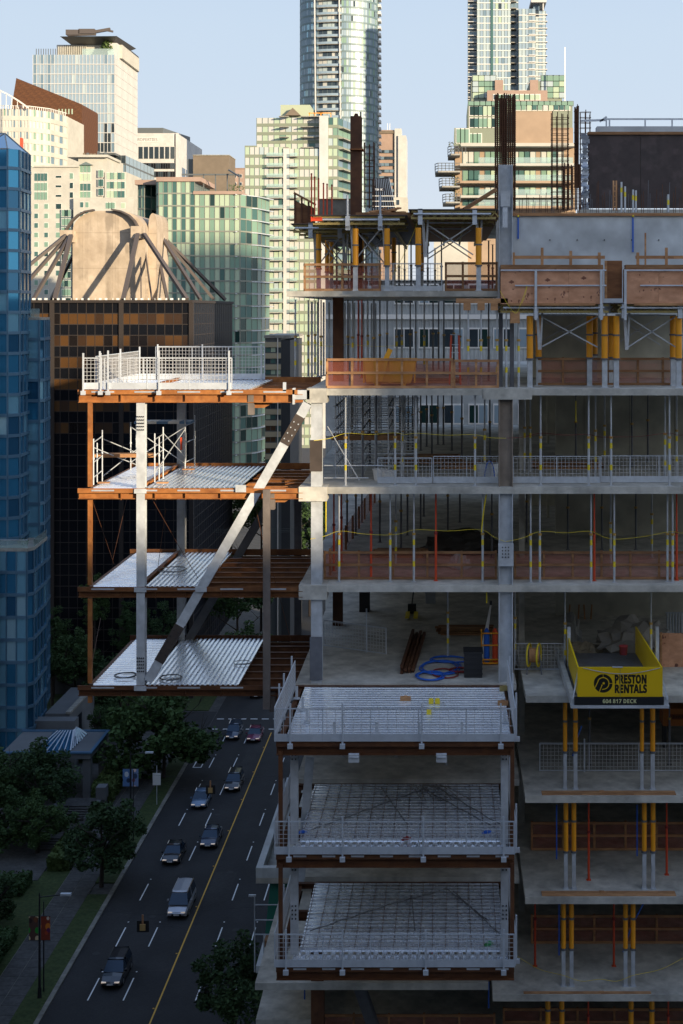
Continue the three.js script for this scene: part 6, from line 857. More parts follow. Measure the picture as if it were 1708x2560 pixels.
{
  const D = 63.2, t = thing('wall_form', 'tall dark brown wall form panel with plastic wrapped end', 'formwork'); for (let k = 0; k < 3; k++) part('form_panel', new GB().box(XX(1470, D) + k * 2.45 + 0.01, XX(1470, D) + (k + 1) * 2.45 - 0.01, YY(520, D), YY(337, D), D, D + 0.2), M.form, t); part('top_timber', new GB().box(XX(1470, D), XX(1730, D), YY(337, D), YY(330, D), D - 0.1, D + 0.4), M.woodOld, t);
  part('walkway', new GB().box(XX(1496, D), XX(1740, D), YY(330, D), YY(312, D), D + 0.5, D + 1.2), M.concWall, t); part('walk_rail', new GB().box(XX(1516, D), XX(1740, D), YY(295, D), YY(291, D), D + 0.6, D + 0.66), M.rail, t); for (const p of [1518, 1526, 1616, 1684]) part('walk_post', new GB().box(XX(p, D), XX(p + 3.5, D), YY(330, D), YY(293, D), D + 0.55, D + 0.62), M.rail, t); part('walk_rail', new GB().bar(PT(1452, 302, D), PT(1516, 300, D), 0.09), M.rail, t); part('walk_rail', new GB().bar(PT(1500, 304, D), PT(1517, 292, D), 0.09), M.rail, t);
  const g = new GB(); for (let k = 0; k < 26; k++) { const y = 335 + k * 7.2, q = (o, yy) => PT(1462 + o + rr(-5, 5), yy, D - 0.15 - rr(0, 0.3)); g.quad(q(-8, y + 9), q(8, y + 9), q(8, y - 2), q(-8, y - 2)); } part('plastic_wrap', g, std({ color: lin(0.45, 0.49, 0.55), roughness: 0.25, metalness: 0.2, side: THREE.DoubleSide }), t);
  for (let k = 0; k < 26; k++) { const s = rr(0, 1), px = 1300 + k * 16; const b = thing('starter_bars', `cluster of thin vertical rods on the slab above grey wall, ${ORD[k]} from left`, 'rebar'); const gg = new GB(); for (let j = 0; j < 2; j++) gg.cyl(PT(px + j * 5, 532, 60.5 + s), PT(px + j * 5 + rr(-2, 2), px > 1480 ? rr(450, 500) : rr(480, 512), 60.5 + s), 0.014, 0.014, 5); part('rods', gg, px % 3 ? M.rustDark : M.steelDark, b); }
  for (const [px, y0, l] of [[1554, 455, 'first pale prop stub on roof slab'], [1563, 466, 'second pale prop stub on roof slab'], [1583, 474, 'third pale prop stub on roof slab'], [1590, 476, 'fourth pale prop stub on roof slab'], [1671, 486, 'fifth pale prop stub on roof slab, far right']]) { const b = thing('prop_stub', l, 'prop'); part('tube', new GB().cyl(PT(px, 530, 60.2), PT(px, y0, 60.2), 0.045, 0.045, 7), M.rail, b); part('sticker', new GB().cyl(PT(px, y0 + 14, 60.2), PT(px, y0 + 26, 60.2), 0.05, 0.05, 7, false), M.sticker, b); }
  const w = thing('timber_ladder', 'short timber trestle leaning on the dark form', 'ladder'); for (const p of [1534, 1541]) part('stile', new GB().bar(PT(p, 526, 60.6), PT(p, 452, 60.9), 0.07), M.wood, w); for (let k = 0; k < 5; k++) part('rung', new GB().bar(PT(1534, 465 + k * 13, 60.7), PT(1541, 465 + k * 13, 60.7), 0.05), M.wood, w);
  const s = thing('timber_screen', 'brown plywood screen with sloping handrail at roof left corner', 'screen'); for (let k = 0; k < 3; k++) { const a = 738 + k * 17; part('panel', new GB().plate([[XX(a, 62), YY(565, 62)], [XX(a + 16, 62), YY(565, 62)], [XX(a + 16, 62), YY(510 + k * 6, 62)], [XX(a, 62), YY(500 + k * 6, 62)]], 62, 62.05), k === 0 ? M.woodOld : std({ map: tWood, color: lin(0.42, 0.36, 0.34), roughness: 0.85 }), s); part('stud', new GB().box(XX(a, 62) - 0.04, XX(a, 62) + 0.04, YY(565, 62), YY(484 + k * 10, 62), 61.9, 61.98), M.rustDark, s); } part('handrail', new GB().bar(PT(735, 482, 61.9), PT(790, 512, 61.9), 0.09), M.woodOld, s); part('platform', new GB().box(XX(735, 61), XX(800, 61), YY(567, 61), YY(560, 61), 60.5, 63), M.wood, s);
  const c = thing('concrete_upstand', 'grey concrete upstand behind red posts on the roof', 'wall'); part('wall', new GB().box(XX(797, 64), XX(880, 64), YY(540, 64), YY(499, 64), 64, 64.3), M.concDark, c); part('coping', new GB().box(XX(797, 64), XX(880, 64), YY(499, 64), YY(497, 64), 63.95, 64.35), M.woodOld, c);
  [[779, 436], [787, 444], [797, 448], [809, 460], [818, 462], [830, 464]].forEach(([px, y0], i) => { const b = thing('red_post', `thin red post at the roof left corner, ${ORD[i]} from left`, 'post'); part('tube', new GB().cyl(PT(px, 540, 59.5), PT(px, y0, 59.5), 0.035, 0.035, 6), M.red, b); part('cap', new GB().cyl(PT(px, y0, 59.5), PT(px, y0 - 3, 59.5), 0.05, 0.03, 6), M.redDark, b); });
  const rb = thing('red_beam', 'short red steel beam end at the roof left corner', 'beam'); part('web', new GB().ibeam(PT(780, 548, 55), PT(806, 548, 55), 0.15, 0.16), M.red, rb); part('end_plate', new GB().box(XX(778, 55), XX(780, 55), YY(554, 55), YY(542, 55), 54.9, 55.1), M.red, rb);
  for (const [p, l] of [[869, 'left tall grey guard stanchion on the roof edge'], [951, 'right tall grey guard stanchion on the roof edge']]) { const b = thing('guard_stanchion', l, 'post'); part('tube', new GB().cyl(PT(p, 540, 55), PT(p, 488, 55), 0.045, 0.045, 7), M.rail, b); part('shoe', new GB().box(XX(p - 5, 55), XX(p + 5, 55), YY(566, 55), YY(540, 55), 54.95, 55.1), M.rail, b); }
  const pl = thing('loose_planks', 'loose pale planks and cushions heaped on roof edge', 'timber'); for (let k = 0; k < 7; k++) part('plank', new GB().bar(PT(915 + k * 9, 532 - (k % 2) * 3, 56 + k * 0.2), PT(945 + k * 11, 530 - (k % 3) * 5, 56.4), 0.2, 0.06), M.wood, pl);
  const tp = thing('raking_timber', 'long timber raker leaning toward the grey steel column', 'timber'); part('raker', new GB().bar(PT(1160, 524, 57), PT(1240, 474, 57.5), 0.16), M.woodOld, tp);
}
// --- scaffold tower on the second deck, ledger scaffold inside
function scaf(frames, label, y0) {
  const t = thing('scaffold_tower', label, 'scaffold'); for (const [x, d, h] of frames) { part('standard', new GB().cyl(V(x, y0, -d), V(x, y0 + h, -d), 0.03, 0.03, 7), M.rail, t); part('coupler', new GB().cyl(V(x, y0 + h * 0.55, -d), V(x, y0 + h * 0.55 + 0.08, -d), 0.05, 0.05, 7), M.rail, t); } return t;
}
{
  const y = LEV(1) + 0.02, tube = (t, a, b, m = M.rail, nm = 'brace') => part(nm, new GB().cyl(a, b, 0.022, 0.022, 6), m, t), Q = (px, py, d) => PT(px, py, d), y2 = (px, d, h) => V(XX(px, d), y + h, -d);
  const t = scaf([[XX(234, 54.5), 54.5, 1.85], [XX(256, 55.6), 55.6, 2.1], [XX(243, 55.4), 55.4, 1.6]], 'sunlit scaffold frame with plank at left of the second deck', y); for (const h of [0.3, 0.9, 1.7]) tube(t, y2(234, 54.5, h), y2(256, 55.6, h + 0.15), M.rail, 'ledger'); tube(t, y2(234, 54.5, 1.5), y2(345, 57, 0.5)); tube(t, y2(256, 55.6, 1.75), y2(345, 58, 0.9)); tube(t, y2(256, 55.6, 0.2), y2(345, 58, 1.1)); part('plank', new GB().box(XX(236, 55.6), XX(385, 55.6), y + 0.98, y + 1.12, 55.6, 56.1), M.wood, t);
  const u = scaf([[XX(327, 59.5), 59.5, 2.1], [XX(463, 59.5), 59.5, 2.2], [XX(487, 60.8), 60.8, 2.3], [XX(387, 55.2), 55.2, 2.0], [XX(408, 56.5), 56.5, 2.15], [XX(398, 56), 56, 1.8], [XX(341, 60.8), 60.8, 2.2]], 'sunlit scaffold tower with blue white plank right of grey column', y); for (const h of [0.35, 1.2, 1.95]) tube(u, y2(463, 59.5, h), y2(487, 60.8, h + 0.05), M.rail, 'ledger'); for (const h of [0.5, 1.1, 1.75]) tube(u, y2(387, 55.2, h), y2(408, 56.5, h + 0.1), M.rail, 'ledger');
  tube(u, y2(327, 59.5, 1.9), y2(463, 59.5, 0.3)); tube(u, y2(327, 59.5, 0.35), y2(463, 59.5, 1.9)); tube(u, y2(387, 55.2, 0.4), y2(463, 59.5, 1.8)); tube(u, y2(408, 56.5, 1.9), y2(463, 59.5, 0.6)); for (let k = 0; k < 5; k++) part('plank', new GB().box(XX(341 + k * 28, 60), XX(341 + k * 28 + 27, 60), y + 2.02, y + 2.12, 59.6, 60.6), k % 2 ? M.white : std({ color: lin(0.12, 0.24, 0.42), roughness: 0.6 }), u); part('strap', new GB().box(XX(452, 59.4), XX(456, 59.4), y + 0.9, y + 1.45, 59.3, 59.4), M.red, u);
  for (const [p, d] of [[258, 54.7], [405, 54.7], [470, 59.3]]) part('sole_board', new GB().box(XX(p - 14, d), XX(p + 14, d), y + 0.03, y + 0.08, d, d + 0.25), M.wood, u);
  const yi = LEV(1), s = thing('ledger_scaffold', 'grey ledger scaffold packed inside the mesh fenced floor behind corner column', 'scaffold'), st = new GB(), lg = new GB(), pk2 = new GB(); for (let i = 0; i < 7; i++) for (let j = 0; j < 5; j++) st.cyl(V(-4.7 + i * 0.55, yi, -(57 + j * 1.3)), V(-4.7 + i * 0.55, yi + 3.5, -(57 + j * 1.3)), 0.026, 0.026, 6); for (let j = 0; j < 5; j++) for (let h = 0.5; h < 3.5; h += 0.5) { lg.cyl(V(-4.8, yi + h, -(57 + j * 1.3)), V(-1.3, yi + h, -(57 + j * 1.3)), 0.024, 0.024, 6); for (let i = 0; i < 7; i += 2) lg.cyl(V(-4.7 + i * 0.55, yi + h, -57), V(-4.7 + i * 0.55, yi + h, -62.2), 0.024, 0.024, 6); } pk2.cyl(V(-4.9, yi + 2.3, -55.3), V(-3.6, yi + 0.1, -55.3), 0.03, 0.03, 6); part('standards', st, M.rail, s); part('ledgers', lg, M.rail, s); part('rakers', pk2, M.rail, s); for (let k = 0; k < 3; k++) part('plank', new GB().box(-4.9, -2.0, yi + 1.55 + k * 0.02, yi + 1.75, 57.2 + k * 0.4, 57.5 + k * 0.4), M.woodOld, s); part('rail_tube', new GB().cyl(V(-5, yi + 0.75, -54.9), V(-2.6, yi + 0.75, -54.9), 0.024, 0.024, 6).cyl(V(-5, yi + 0.25, -54.9), V(-3.2, yi + 0.25, -54.9), 0.024, 0.024, 6), M.rail, s);
  const f = thing('rear_stud_wall', 'row of grey vertical studs at the left edge of upper floor', 'partition'); for (let k = 0; k < 14; k++) part('stud', new GB().bar(V(-6.2 + k * 0.16, LEV(0), -62 - k * 1.2), V(-6.2 + k * 0.16, LEV(0) + 3.5, -62 - k * 1.2), 0.09), M.steel, f); part('track', new GB().bar(V(-6.2, LEV(0) + 0.03, -62), V(-4.0, LEV(0) + 0.03, -78), 0.1, 0.05), M.steel, f);
}
// --- loose equipment
{
  const d = 56, y = LEV(0), t = thing('orange_skip', 'orange yellow steel skip standing behind the netted guardrail', 'skip'), x0 = XX(910, d), x1 = XX(1042, d), yt = YY(900, d), om = std({ color: lin(0.85, 0.40, 0.02), roughness: 0.5 }); part('side', new GB().plate([[x0, yt], [x1, yt], [x1 - 0.25, y + 0.12], [x0 + 0.1, y + 0.12]], d, d + 0.06), om, t); part('side', new GB().plate([[x0, yt], [x1, yt], [x1 - 0.25, y + 0.12], [x0 + 0.1, y + 0.12]], d + 1.5, d + 1.56), om, t); part('end', new GB().box(x0 - 0.04, x0 + 0.02, y + 0.12, yt, d + 0.06, d + 1.5), om, t); part('end', new GB().box(x1 - 0.12, x1 - 0.06, y + 0.12, yt, d + 0.06, d + 1.5), om, t); part('floor', new GB().box(x0 + 0.1, x1 - 0.3, y + 0.1, y + 0.16, d, d + 1.5), om, t); part('rim', new GB().box(x0 - 0.05, x1 + 0.03, yt, yt + 0.08, d - 0.05, d + 0.06), om, t); for (const u of [0.2, 0.5, 0.8]) part('rib', new GB().box(x0 + (x1 - x0) * u - 0.05, x0 + (x1 - x0) * u + 0.05, y + 0.12, yt, d - 0.05, d), om, t); part('lifting_arm', new GB().bar(V(x0 + 0.7, y + 0.2, -d + 0.1), V(x0 + 1.05, YY(878, d), -d + 0.1), 0.14), om, t); part('lifting_arm', new GB().bar(V(x0 + 0.9, YY(898, d), -d + 0.1), V(x0 + 1.1, YY(873, d), -d + 0.1), 0.2), om, t); for (const u of [0.25, 0.75]) part('skid', new GB().box(x0 + (x1 - x0) * u - 0.1, x0 + (x1 - x0) * u + 0.1, y, y + 0.1, d, d + 1.5), om, t);
  const l = thing('red_ladder', 'red fibreglass stepladder standing on the uppermost netted floor', 'ladder'), X = (p) => XX(p, 57); for (const [a, b] of [[1128, 1124], [1148, 1152]]) part('stile', new GB().bar(V(X(b), y, -57), V(X(a), YY(838, 57), -57.3), 0.07), M.red, l); for (const [a, b] of [[1130, 1126], [1146, 1150]]) part('rear_stile', new GB().bar(V(X(b), y, -58), V(X(a), YY(838, 57), -57.35), 0.05), M.red, l); for (let k = 0; k < 5; k++) part('rung', new GB().bar(V(X(1127), y + 0.35 + k * 0.33, -57.05 - k * 0.05), V(X(1149), y + 0.35 + k * 0.33, -57.05 - k * 0.05), 0.06, 0.03), M.rail, l); part('top_cap', new GB().box(X(1126), X(1150), YY(838, 57), YY(836, 57), 57.2, 57.5), M.rail, l);
  // hose coils, box, cylinders, timber on the hose floor
  const fy = LEV(3), hose = (name, label, m, loops) => { const h = thing(name, label, 'hose'); loops.forEach(([px, D, rx, rz, turns], i) => { const pts = []; for (let k = 0; k <= turns * 16; k++) { const a = k / 16 * 6.283, s = 1 + 0.12 * Math.sin(k * 0.7 + i); pts.push(V(XX(px, D) + rx * s * Math.cos(a), fy + 0.05 + 0.012 * (k / 16), -D + rz * s * Math.sin(a))); } part('coil', new THREE.TubeGeometry(new THREE.CatmullRomCurve3(pts), pts.length * 3, 0.03, 5), m, h); }); };
  hose('blue_hose', 'tangle of bright blue hose on the concrete floor edge', M.blue, [[1100, 56.2, 0.8, 1.0, 3], [1075, 54.9, 0.55, 0.6, 3], [1125, 57.5, 0.75, 0.5, 2]]); hose('red_hose', 'small red hose coil beside the blue hose', M.redDark, [[1148, 55.8, 0.4, 0.3, 3], [1112, 55.3, 0.5, 0.7, 1]]);
  const b = thing('black_box', 'black ribbed equipment box beside the blue hose', 'box'); part('case', new GB().box(XX(1161, 54.8), XX(1206, 54.8), fy + 0.02, fy + 0.98, 54.8, 55.6), M.black, b); for (let k = 0; k < 4; k++) part('rib', new GB().box(XX(1160, 54.8), XX(1207, 54.8), fy + 0.15 + k * 0.2, fy + 0.2 + k * 0.2, 54.77, 54.8), M.black, b); part('lid', new GB().box(XX(1159, 54.8), XX(1208, 54.8), fy + 0.98, fy + 1.05, 54.75, 55.65), M.black, b);
  const w = thing('timber_bundle', 'dark brown bundle of long timbers lying on the hose floor', 'timber'); for (let k = 0; k < 9; k++) part('timber', new GB().bar(V(XX(1020, 55.5) - 0.25 + (k % 4) * 0.15, fy + 0.07 + Math.floor(k / 4) * 0.11, -55.3 - rr(0, 0.3)), V(XX(1050, 62) - 0.3 + (k % 4) * 0.17, fy + 0.07 + Math.floor(k / 4) * 0.11, -61.5 - rr(0, 0.6)), 0.12, 0.1), M.rustDark, w);
  const g = thing('gas_bottle_cart', 'orange cart with red and blue gas bottles beside middle column', 'cart'), gx = XX(1226, 57); part('bottle', new GB().cyl(V(gx + 0.2, fy + 0.1, -57), V(gx + 0.2, fy + 1.35, -57), 0.12, 0.12, 12).cyl(V(gx + 0.2, fy + 1.35, -57), V(gx + 0.2, fy + 1.5, -57), 0.12, 0.04, 12), M.red, g); part('bottle', new GB().cyl(V(gx - 0.15, fy + 0.1, -57), V(gx - 0.15, fy + 1.35, -57), 0.12, 0.12, 12).cyl(V(gx - 0.15, fy + 1.35, -57), V(gx - 0.15, fy + 1.5, -57), 0.12, 0.04, 12), M.blue, g); for (const h of [0.2, 0.8, 1.3]) part('frame_bar', new GB().box(gx - 0.4, gx + 0.4, fy + h, fy + h + 0.05, 56.8, 56.85), M.orange, g); for (const x of [-0.4, 0.38]) part('frame_post', new GB().box(gx + x, gx + x + 0.05, fy, fy + 1.5, 56.8, 56.85), M.orange, g); part('tray', new GB().box(gx - 0.4, gx + 0.4, fy + 0.04, fy + 0.1, 56.8, 57.3), M.orange, g);
  const r = thing('cable_reel', 'yellow rimmed cable reel on stand before the mesh barrier', 'cable reel'), rx = XX(1335, 55.5); for (const x of [-0.2, 0.2]) part('flange', new THREE.TorusGeometry(0.45, 0.04, 6, 20).rotateY(1.3).translate(rx + x, fy + 0.75, -55.5), M.sticker, r); part('drum', new GB().cyl(V(rx - 0.2, fy + 0.75, -55.5), V(rx + 0.2, fy + 0.75, -55.5), 0.3, 0.3, 14), M.wood, r); part('stand', new GB().bar(V(rx - 0.3, fy, -55.3), V(rx - 0.25, fy + 0.75, -55.5), 0.05).bar(V(rx + 0.3, fy, -55.3), V(rx + 0.25, fy + 0.75, -55.5), 0.05).bar(V(rx + 0.3, fy, -55.9), V(rx + 0.25, fy + 0.75, -55.5), 0.05), M.steelDark, r);
  for (const [px, D, l] of [[973, 55.6, 'white bucket beside mesh barrier, front one'], [950, 56.2, 'white bucket beside mesh barrier, rear one']]) { const k = thing('white_bucket', l, 'bucket'), x = XX(px, D); part('pail', new GB().cyl(V(x, LEV(1), -D), V(x, LEV(1) + 0.42, -D), 0.24, 0.3, 14), M.white, k); part('rim', new GB().cyl(V(x, LEV(1) + 0.42, -D), V(x, LEV(1) + 0.46, -D), 0.32, 0.32, 14), M.white, k); }
  // small items on the metal deck
  const it = [[1078, 1756, M.sticker, 'yellow plastic block on metal deck, left of the pair'], [1094, 1756, M.sticker, 'yellow plastic block on metal deck, right of the pair'], [1073, 1782, M.sticker, 'lone yellow plastic block nearer the deck front'], [1014, 1749, M.wood, 'small timber block on the metal deck'], [1258, 1760, M.wood, 'timber block at right end of the metal deck'], [1262, 1723, M.formBeam, 'dark wooden block at right back of metal deck']]; for (const [px, py, m, l] of it) { const D = 14.95 * F / (py + 8 - CY), x = XX(px, D), q = thing('deck_block', l, 'block'); part('body', new GB().box(x - (m === M.sticker ? 0.09 : 0.2), x + (m === M.sticker ? 0.09 : 0.2), LEV(3) - 0.06, LEV(3) + 0.1, D, D + 0.14), m, q); part('top', new GB().box(x - 0.07, x + 0.07, LEV(3) + 0.1, LEV(3) + 0.13, D + 0.02, D + 0.12), m, q); }
  [[836, 0], [942, 0], [1048, 0], [1155, 0], [768, 1], [757, 2], [742, 3], [1262, 1]].forEach(([px, k], i) => { const D = 47.6 + k * 1.5, x = XX(px, D), q = thing('cast_in_bracket', `grey upright steel bracket on the metal deck, ${ORD[i]} of eight`, 'bracket'); part('plate', new GB().box(x - 0.05, x + 0.05, LEV(3) - 0.05, LEV(3) + 0.42, D, D + 0.02), M.steel, q); part('foot', new GB().box(x - 0.12, x + 0.12, LEV(3) - 0.07, LEV(3) - 0.03, D - 0.1, D + 0.1), M.steel, q); });
  for (const [px, l] of [[885, 'grey junction box hung under the upper deck beam, left'], [1104, 'grey junction box hung under the upper deck beam, right']]) { const q = thing('junction_box', l, 'box'); part('case', new GB().box(XX(px - 13, 46.95), XX(px + 13, 46.95), YY(1904, 46.95), YY(1884, 46.95), 46.85, 47.0), M.steel, q); part('strap', new GB().box(XX(px - 11, 46.8), XX(px + 11, 46.8), YY(1895, 46.8), YY(1893, 46.8), 46.8, 46.85), M.steel, q); }
  const cb = (name, label, pts, m = M.steelDark, r2 = 0.018, cat = 'cable') => { const q = thing(name, label, cat); part('line', new THREE.TubeGeometry(new THREE.CatmullRomCurve3(pts), pts.length * 8, r2, 5), m, q); };
  const coil = (px, D, y, r2) => { const p = []; for (let k = 0; k < 40; k++) { const a = k / 12 * 6.28; p.push(V(XX(px, D) + r2 * Math.cos(a) * rr(0.9, 1.1), y + 0.04 + k * 0.001, -D + r2 * Math.sin(a) * rr(0.8, 1.1))); } return p; };
  cb('cable_coil', 'dark cable coil on the lowest left deck, left of grey column', coil(314, 55, LEV(3), 0.42)); cb('cable_coil', 'dark cable coil on the lowest left deck, right of brace foot', coil(428, 54.7, LEV(3), 0.42)); cb('cable_coil', 'thin wire coil on the lowest left deck near hanging post', coil(605, 57, LEV(3), 0.35), M.steelDark, 0.008); cb('cable_coil', 'dark cable looped on the third left deck', coil(430, 57, LEV(2), 0.6), M.steelDark, 0.012);
  // yellow warning lines
  const rope = (n, h, list, label, m = M.sticker, sag = 0.05) => { const p = []; list.forEach(([px, D], i) => { p.push(V(XX(px, D), LEV(n) + h[i % h.length], -D)); if (i + 1 < list.length) { const [q, E] = list[i + 1]; p.push(V((XX(px, D) + XX(q, E)) / 2, LEV(n) + (h[i % h.length] + h[(i + 1) % h.length]) / 2 - sag, -(D + E) / 2)); } }); cb('warning_line', label, p, m, 0.009, 'rope'); };
  rope(1, [1.85, 2.1, 2.1, 2.1, 2.05, 1.95], [[785, 53.9], [864, 54.3], [988, 54.5], [1040, 54.4], [1188, 54.3], [1265, 53.9]], 'yellow warning line strung between props on the mesh fenced floor'); rope(1, [1.95, 2.1, 2.05], [[1268, 53.9], [1352, 54.4], [1472, 54.4], [1528, 54.4], [1674, 54.4], [1720, 54.4]], 'thin red line strung between props right of the column', M.redDark); rope(2, [1.85, 2.05, 1.9, 2.1, 2.1, 1.75], [[776, 53.9], [848, 54.6], [976, 54.6], [1035, 54.6], [1207, 54.6], [1262, 53.9]], 'yellow warning line on the red netted lower floor, left part', M.sticker, 0.04); rope(2, [1.75, 2.05, 2.05], [[1266, 53.9], [1350, 54.5], [1478, 54.5], [1536, 54.5], [1682, 54.5], [1720, 54.4]], 'yellow warning line on the red netted lower floor, right part'); rope(6, [0.9, 0.5, 0.45, 0.5, 0.9], [[1290, 54], [1409, 53.2], [1500, 53], [1583, 53.2], [1720, 54]], 'sagging yellow line beside the lowest metal deck', M.sticker, 0.15); rope(0, [1.6, 1.5], [[739, 62], [803, 62], [870, 60], [992, 62]], 'yellow line strung across uppermost netted floor');
  rope(-1, [0.1, 1.5, 2.9], [[960, 55.4], [1010, 55.6], [1046, 55.8]], 'yellow line rising to an orange post on the top slab'); rope(0, [3.9, 3.0, 4.1, 3.4], [[1250, 54.2], [1290, 54.1], [1318, 54.1], [1305, 54.1]], 'yellow rope looped over the plywood parapet rail', M.sticker, 0.1);
  const hang = (px, D, y0, y1, m, l, dx = 0) => cb('hanging_strap', l, [PT(px, y0, D), PT(px + dx * 0.6, (y0 + y1) / 2, D), PT(px + dx, y1, D)], m, 0.03, 'strap'); hang(1392, 53.5, 2012, 2148, M.blue, 'blue strap hanging left of the first orange pair'); hang(1593, 53.5, 2012, 2140, M.blue, 'blue strap hanging left of the second orange pair'); hang(1398, 53.5, 2256, 2388, M.blue, 'blue strap hanging beside lower orange pair'); hang(1610, 53.5, 2256, 2380, M.blue, 'slanting blue strap crossing an orange post', -52); hang(1454, 53.5, 1815, 1890, M.blue, 'slanting blue strap under the loading deck', -22); hang(1216, 54.5, 1236, 1330, M.sticker, 'yellow strap hanging left of the middle column', -12); hang(815, 54.6, 1245, 1330, M.sticker, 'yellow strap hanging beside the corner column'); hang(1440, 57, 1002, 1055, M.sticker, 'yellow strap hanging before the core wall'); hang(1217, 54.8, 1480, 1508, M.sticker, 'short yellow strap under the red netted floor'); hang(1222, 54.3, 2455, 2520, M.blue, 'blue strap under the right end of lowest deck'); hang(762, 54.3, 2450, 2498, M.blue, 'blue strap under the left end of lowest deck');
}
// --- stacks and oddments on the open floors
for (const [n, px, D, w, k, l] of [[1, 1060, 62, 3.4, 4, 'low timber stack deep inside the mesh fenced floor, left'], [1, 1180, 60, 2.6, 3, 'low timber stack inside the mesh fenced floor behind blue hose loop'], [1, 1420, 60, 3.0, 3, 'low timber stack before the core wall, mesh fenced floor'], [2, 1000, 60, 2.2, 3, 'timber stack behind the red netting left of column'], [3, 1160, 62, 2.4, 3, 'timber stack deep on the hose floor'], [0, 1080, 58, 2.2, 2, 'flat timber stack behind the orange skip'], [4, 1060, 60, 3, 3, 'timber stack under the upper metal deck']]) { const t = thing('timber_stack', l, 'timber'); for (let i = 0; i < k * 4; i++) part('plank', new GB().bar(V(XX(px, D) - w / 2 + rr(-0.2, 0.2), LEV(n) + 0.06 + Math.floor(i / 4) * 0.1, -D - (i % 4) * 0.24), V(XX(px, D) + w / 2 + rr(-0.2, 0.2), LEV(n) + 0.06 + Math.floor(i / 4) * 0.1, -D - (i % 4) * 0.24 + rr(-0.08, 0.08)), 0.2, 0.07), i % 3 ? M.woodOld : M.wood, t); }
{ const t = thing('pallet_jack', 'pallet jack with upright handle deep on the hose floor', 'pallet jack'), x = XX(1030, 66), y = LEV(3); part('fork', new GB().box(x - 0.3, x - 0.1, y + 0.08, y + 0.16, 65, 66.2), M.sticker, t); part('fork', new GB().box(x + 0.1, x + 0.3, y + 0.08, y + 0.16, 65, 66.2), M.sticker, t); part('pump', new GB().box(x - 0.2, x + 0.2, y + 0.05, y + 0.5, 66.2, 66.4), M.black, t); part('handle', new GB().bar(V(x, y + 0.5, -66.3), V(x + 0.1, y + 1.35, -66.6), 0.05), M.black, t); part('grip', new GB().bar(V(x - 0.1, y + 1.35, -66.6), V(x + 0.3, y + 1.35, -66.6), 0.05), M.black, t); }
{ const t = thing('aluminium_profiles', 'bundle of pale metal profiles leaning at back of the hose floor', 'metal profiles'), y = LEV(3); for (let i = 0; i < 6; i++) part('profile', new GB().bar(V(XX(1068 + i * 4, 70), y + 0.05, -68.5), V(XX(1058 + i * 4, 70), y + 2.4, -70), 0.09, 0.05), M.rail, t); }
{ const t = thing('tripod_stand', 'folded white tripod stand leaning left of the middle column', 'tripod'), y = LEV(3); for (const o of [-6, 0, 6]) part('leg', new GB().bar(V(XX(1205 + o, 58), y, -58), V(XX(1228, 58), y + 2.2, -58.3), 0.06), M.white, t); part('head', new GB().box(XX(1225, 58), XX(1231, 58), y + 2.2, y + 2.35, 58.2, 58.4), M.black, t); }
{ const t = thing('blue_pipe_loop', 'blue pipe loop and grey tub behind mesh barrier left of column', 'pipe'), y = LEV(1), p = []; for (let k = 0; k <= 10; k++) { const a = k / 10 * Math.PI; p.push(V(XX(1234, 55.4) - 0.15 + 0.2 * Math.cos(a), y + 0.1 + 0.75 * Math.sin(a), -55.6)); } part('pipe', new THREE.TubeGeometry(new THREE.CatmullRomCurve3(p), 24, 0.025, 5), M.blue, t); part('tub', new GB().cyl(V(XX(1220, 56), y, -56.2), V(XX(1220, 56), y + 0.7, -56.2), 0.4, 0.5, 14), M.galv, t); }
{ const t = thing('bent_rebars', 'bundle of bent loose rebars at back of the middle metal deck', 'rebar'), y = LEV(4) + 0.08; for (let k = 0; k < 9; k++) part('rebar', new THREE.TubeGeometry(new THREE.CatmullRomCurve3([V(-1.6 + k * 0.16, y, -53.4), V(-1.3 + k * 0.17, y + 0.1, -52.6 - rr(0, 0.3)), V(-0.9 + k * 0.2 + rr(-0.2, 0.2), y + 0.04, -51.6)]), 10, 0.014, 5), M.rustGrey, t); }
for (const [px, D, n, m, l] of [[1013, 48, 4, M.redDark, 'small red marker at the front of middle deck'], [1220, 48.4, 5, M.green, 'crumpled green sheet at right of the lowest deck'], [1215, 48.6, 4, M.blue, 'blue bundle at right of the middle deck'], [752, 48.6, 4, M.blue, 'blue bundle at left of the middle deck']]) { const q = thing('deck_marker', l, 'bundle'), x = XX(px, D), y = LEV(n) - 0.02; for (let k = 0; k < 3; k++) part('fold', new GB().bar(V(x - 0.1 + k * 0.07, y + 0.03 + k * 0.02, -D), V(x + 0.02 + k * 0.07, y + 0.07 + (k % 2) * 0.03, -D - 0.16), 0.1, 0.04), m, q); }
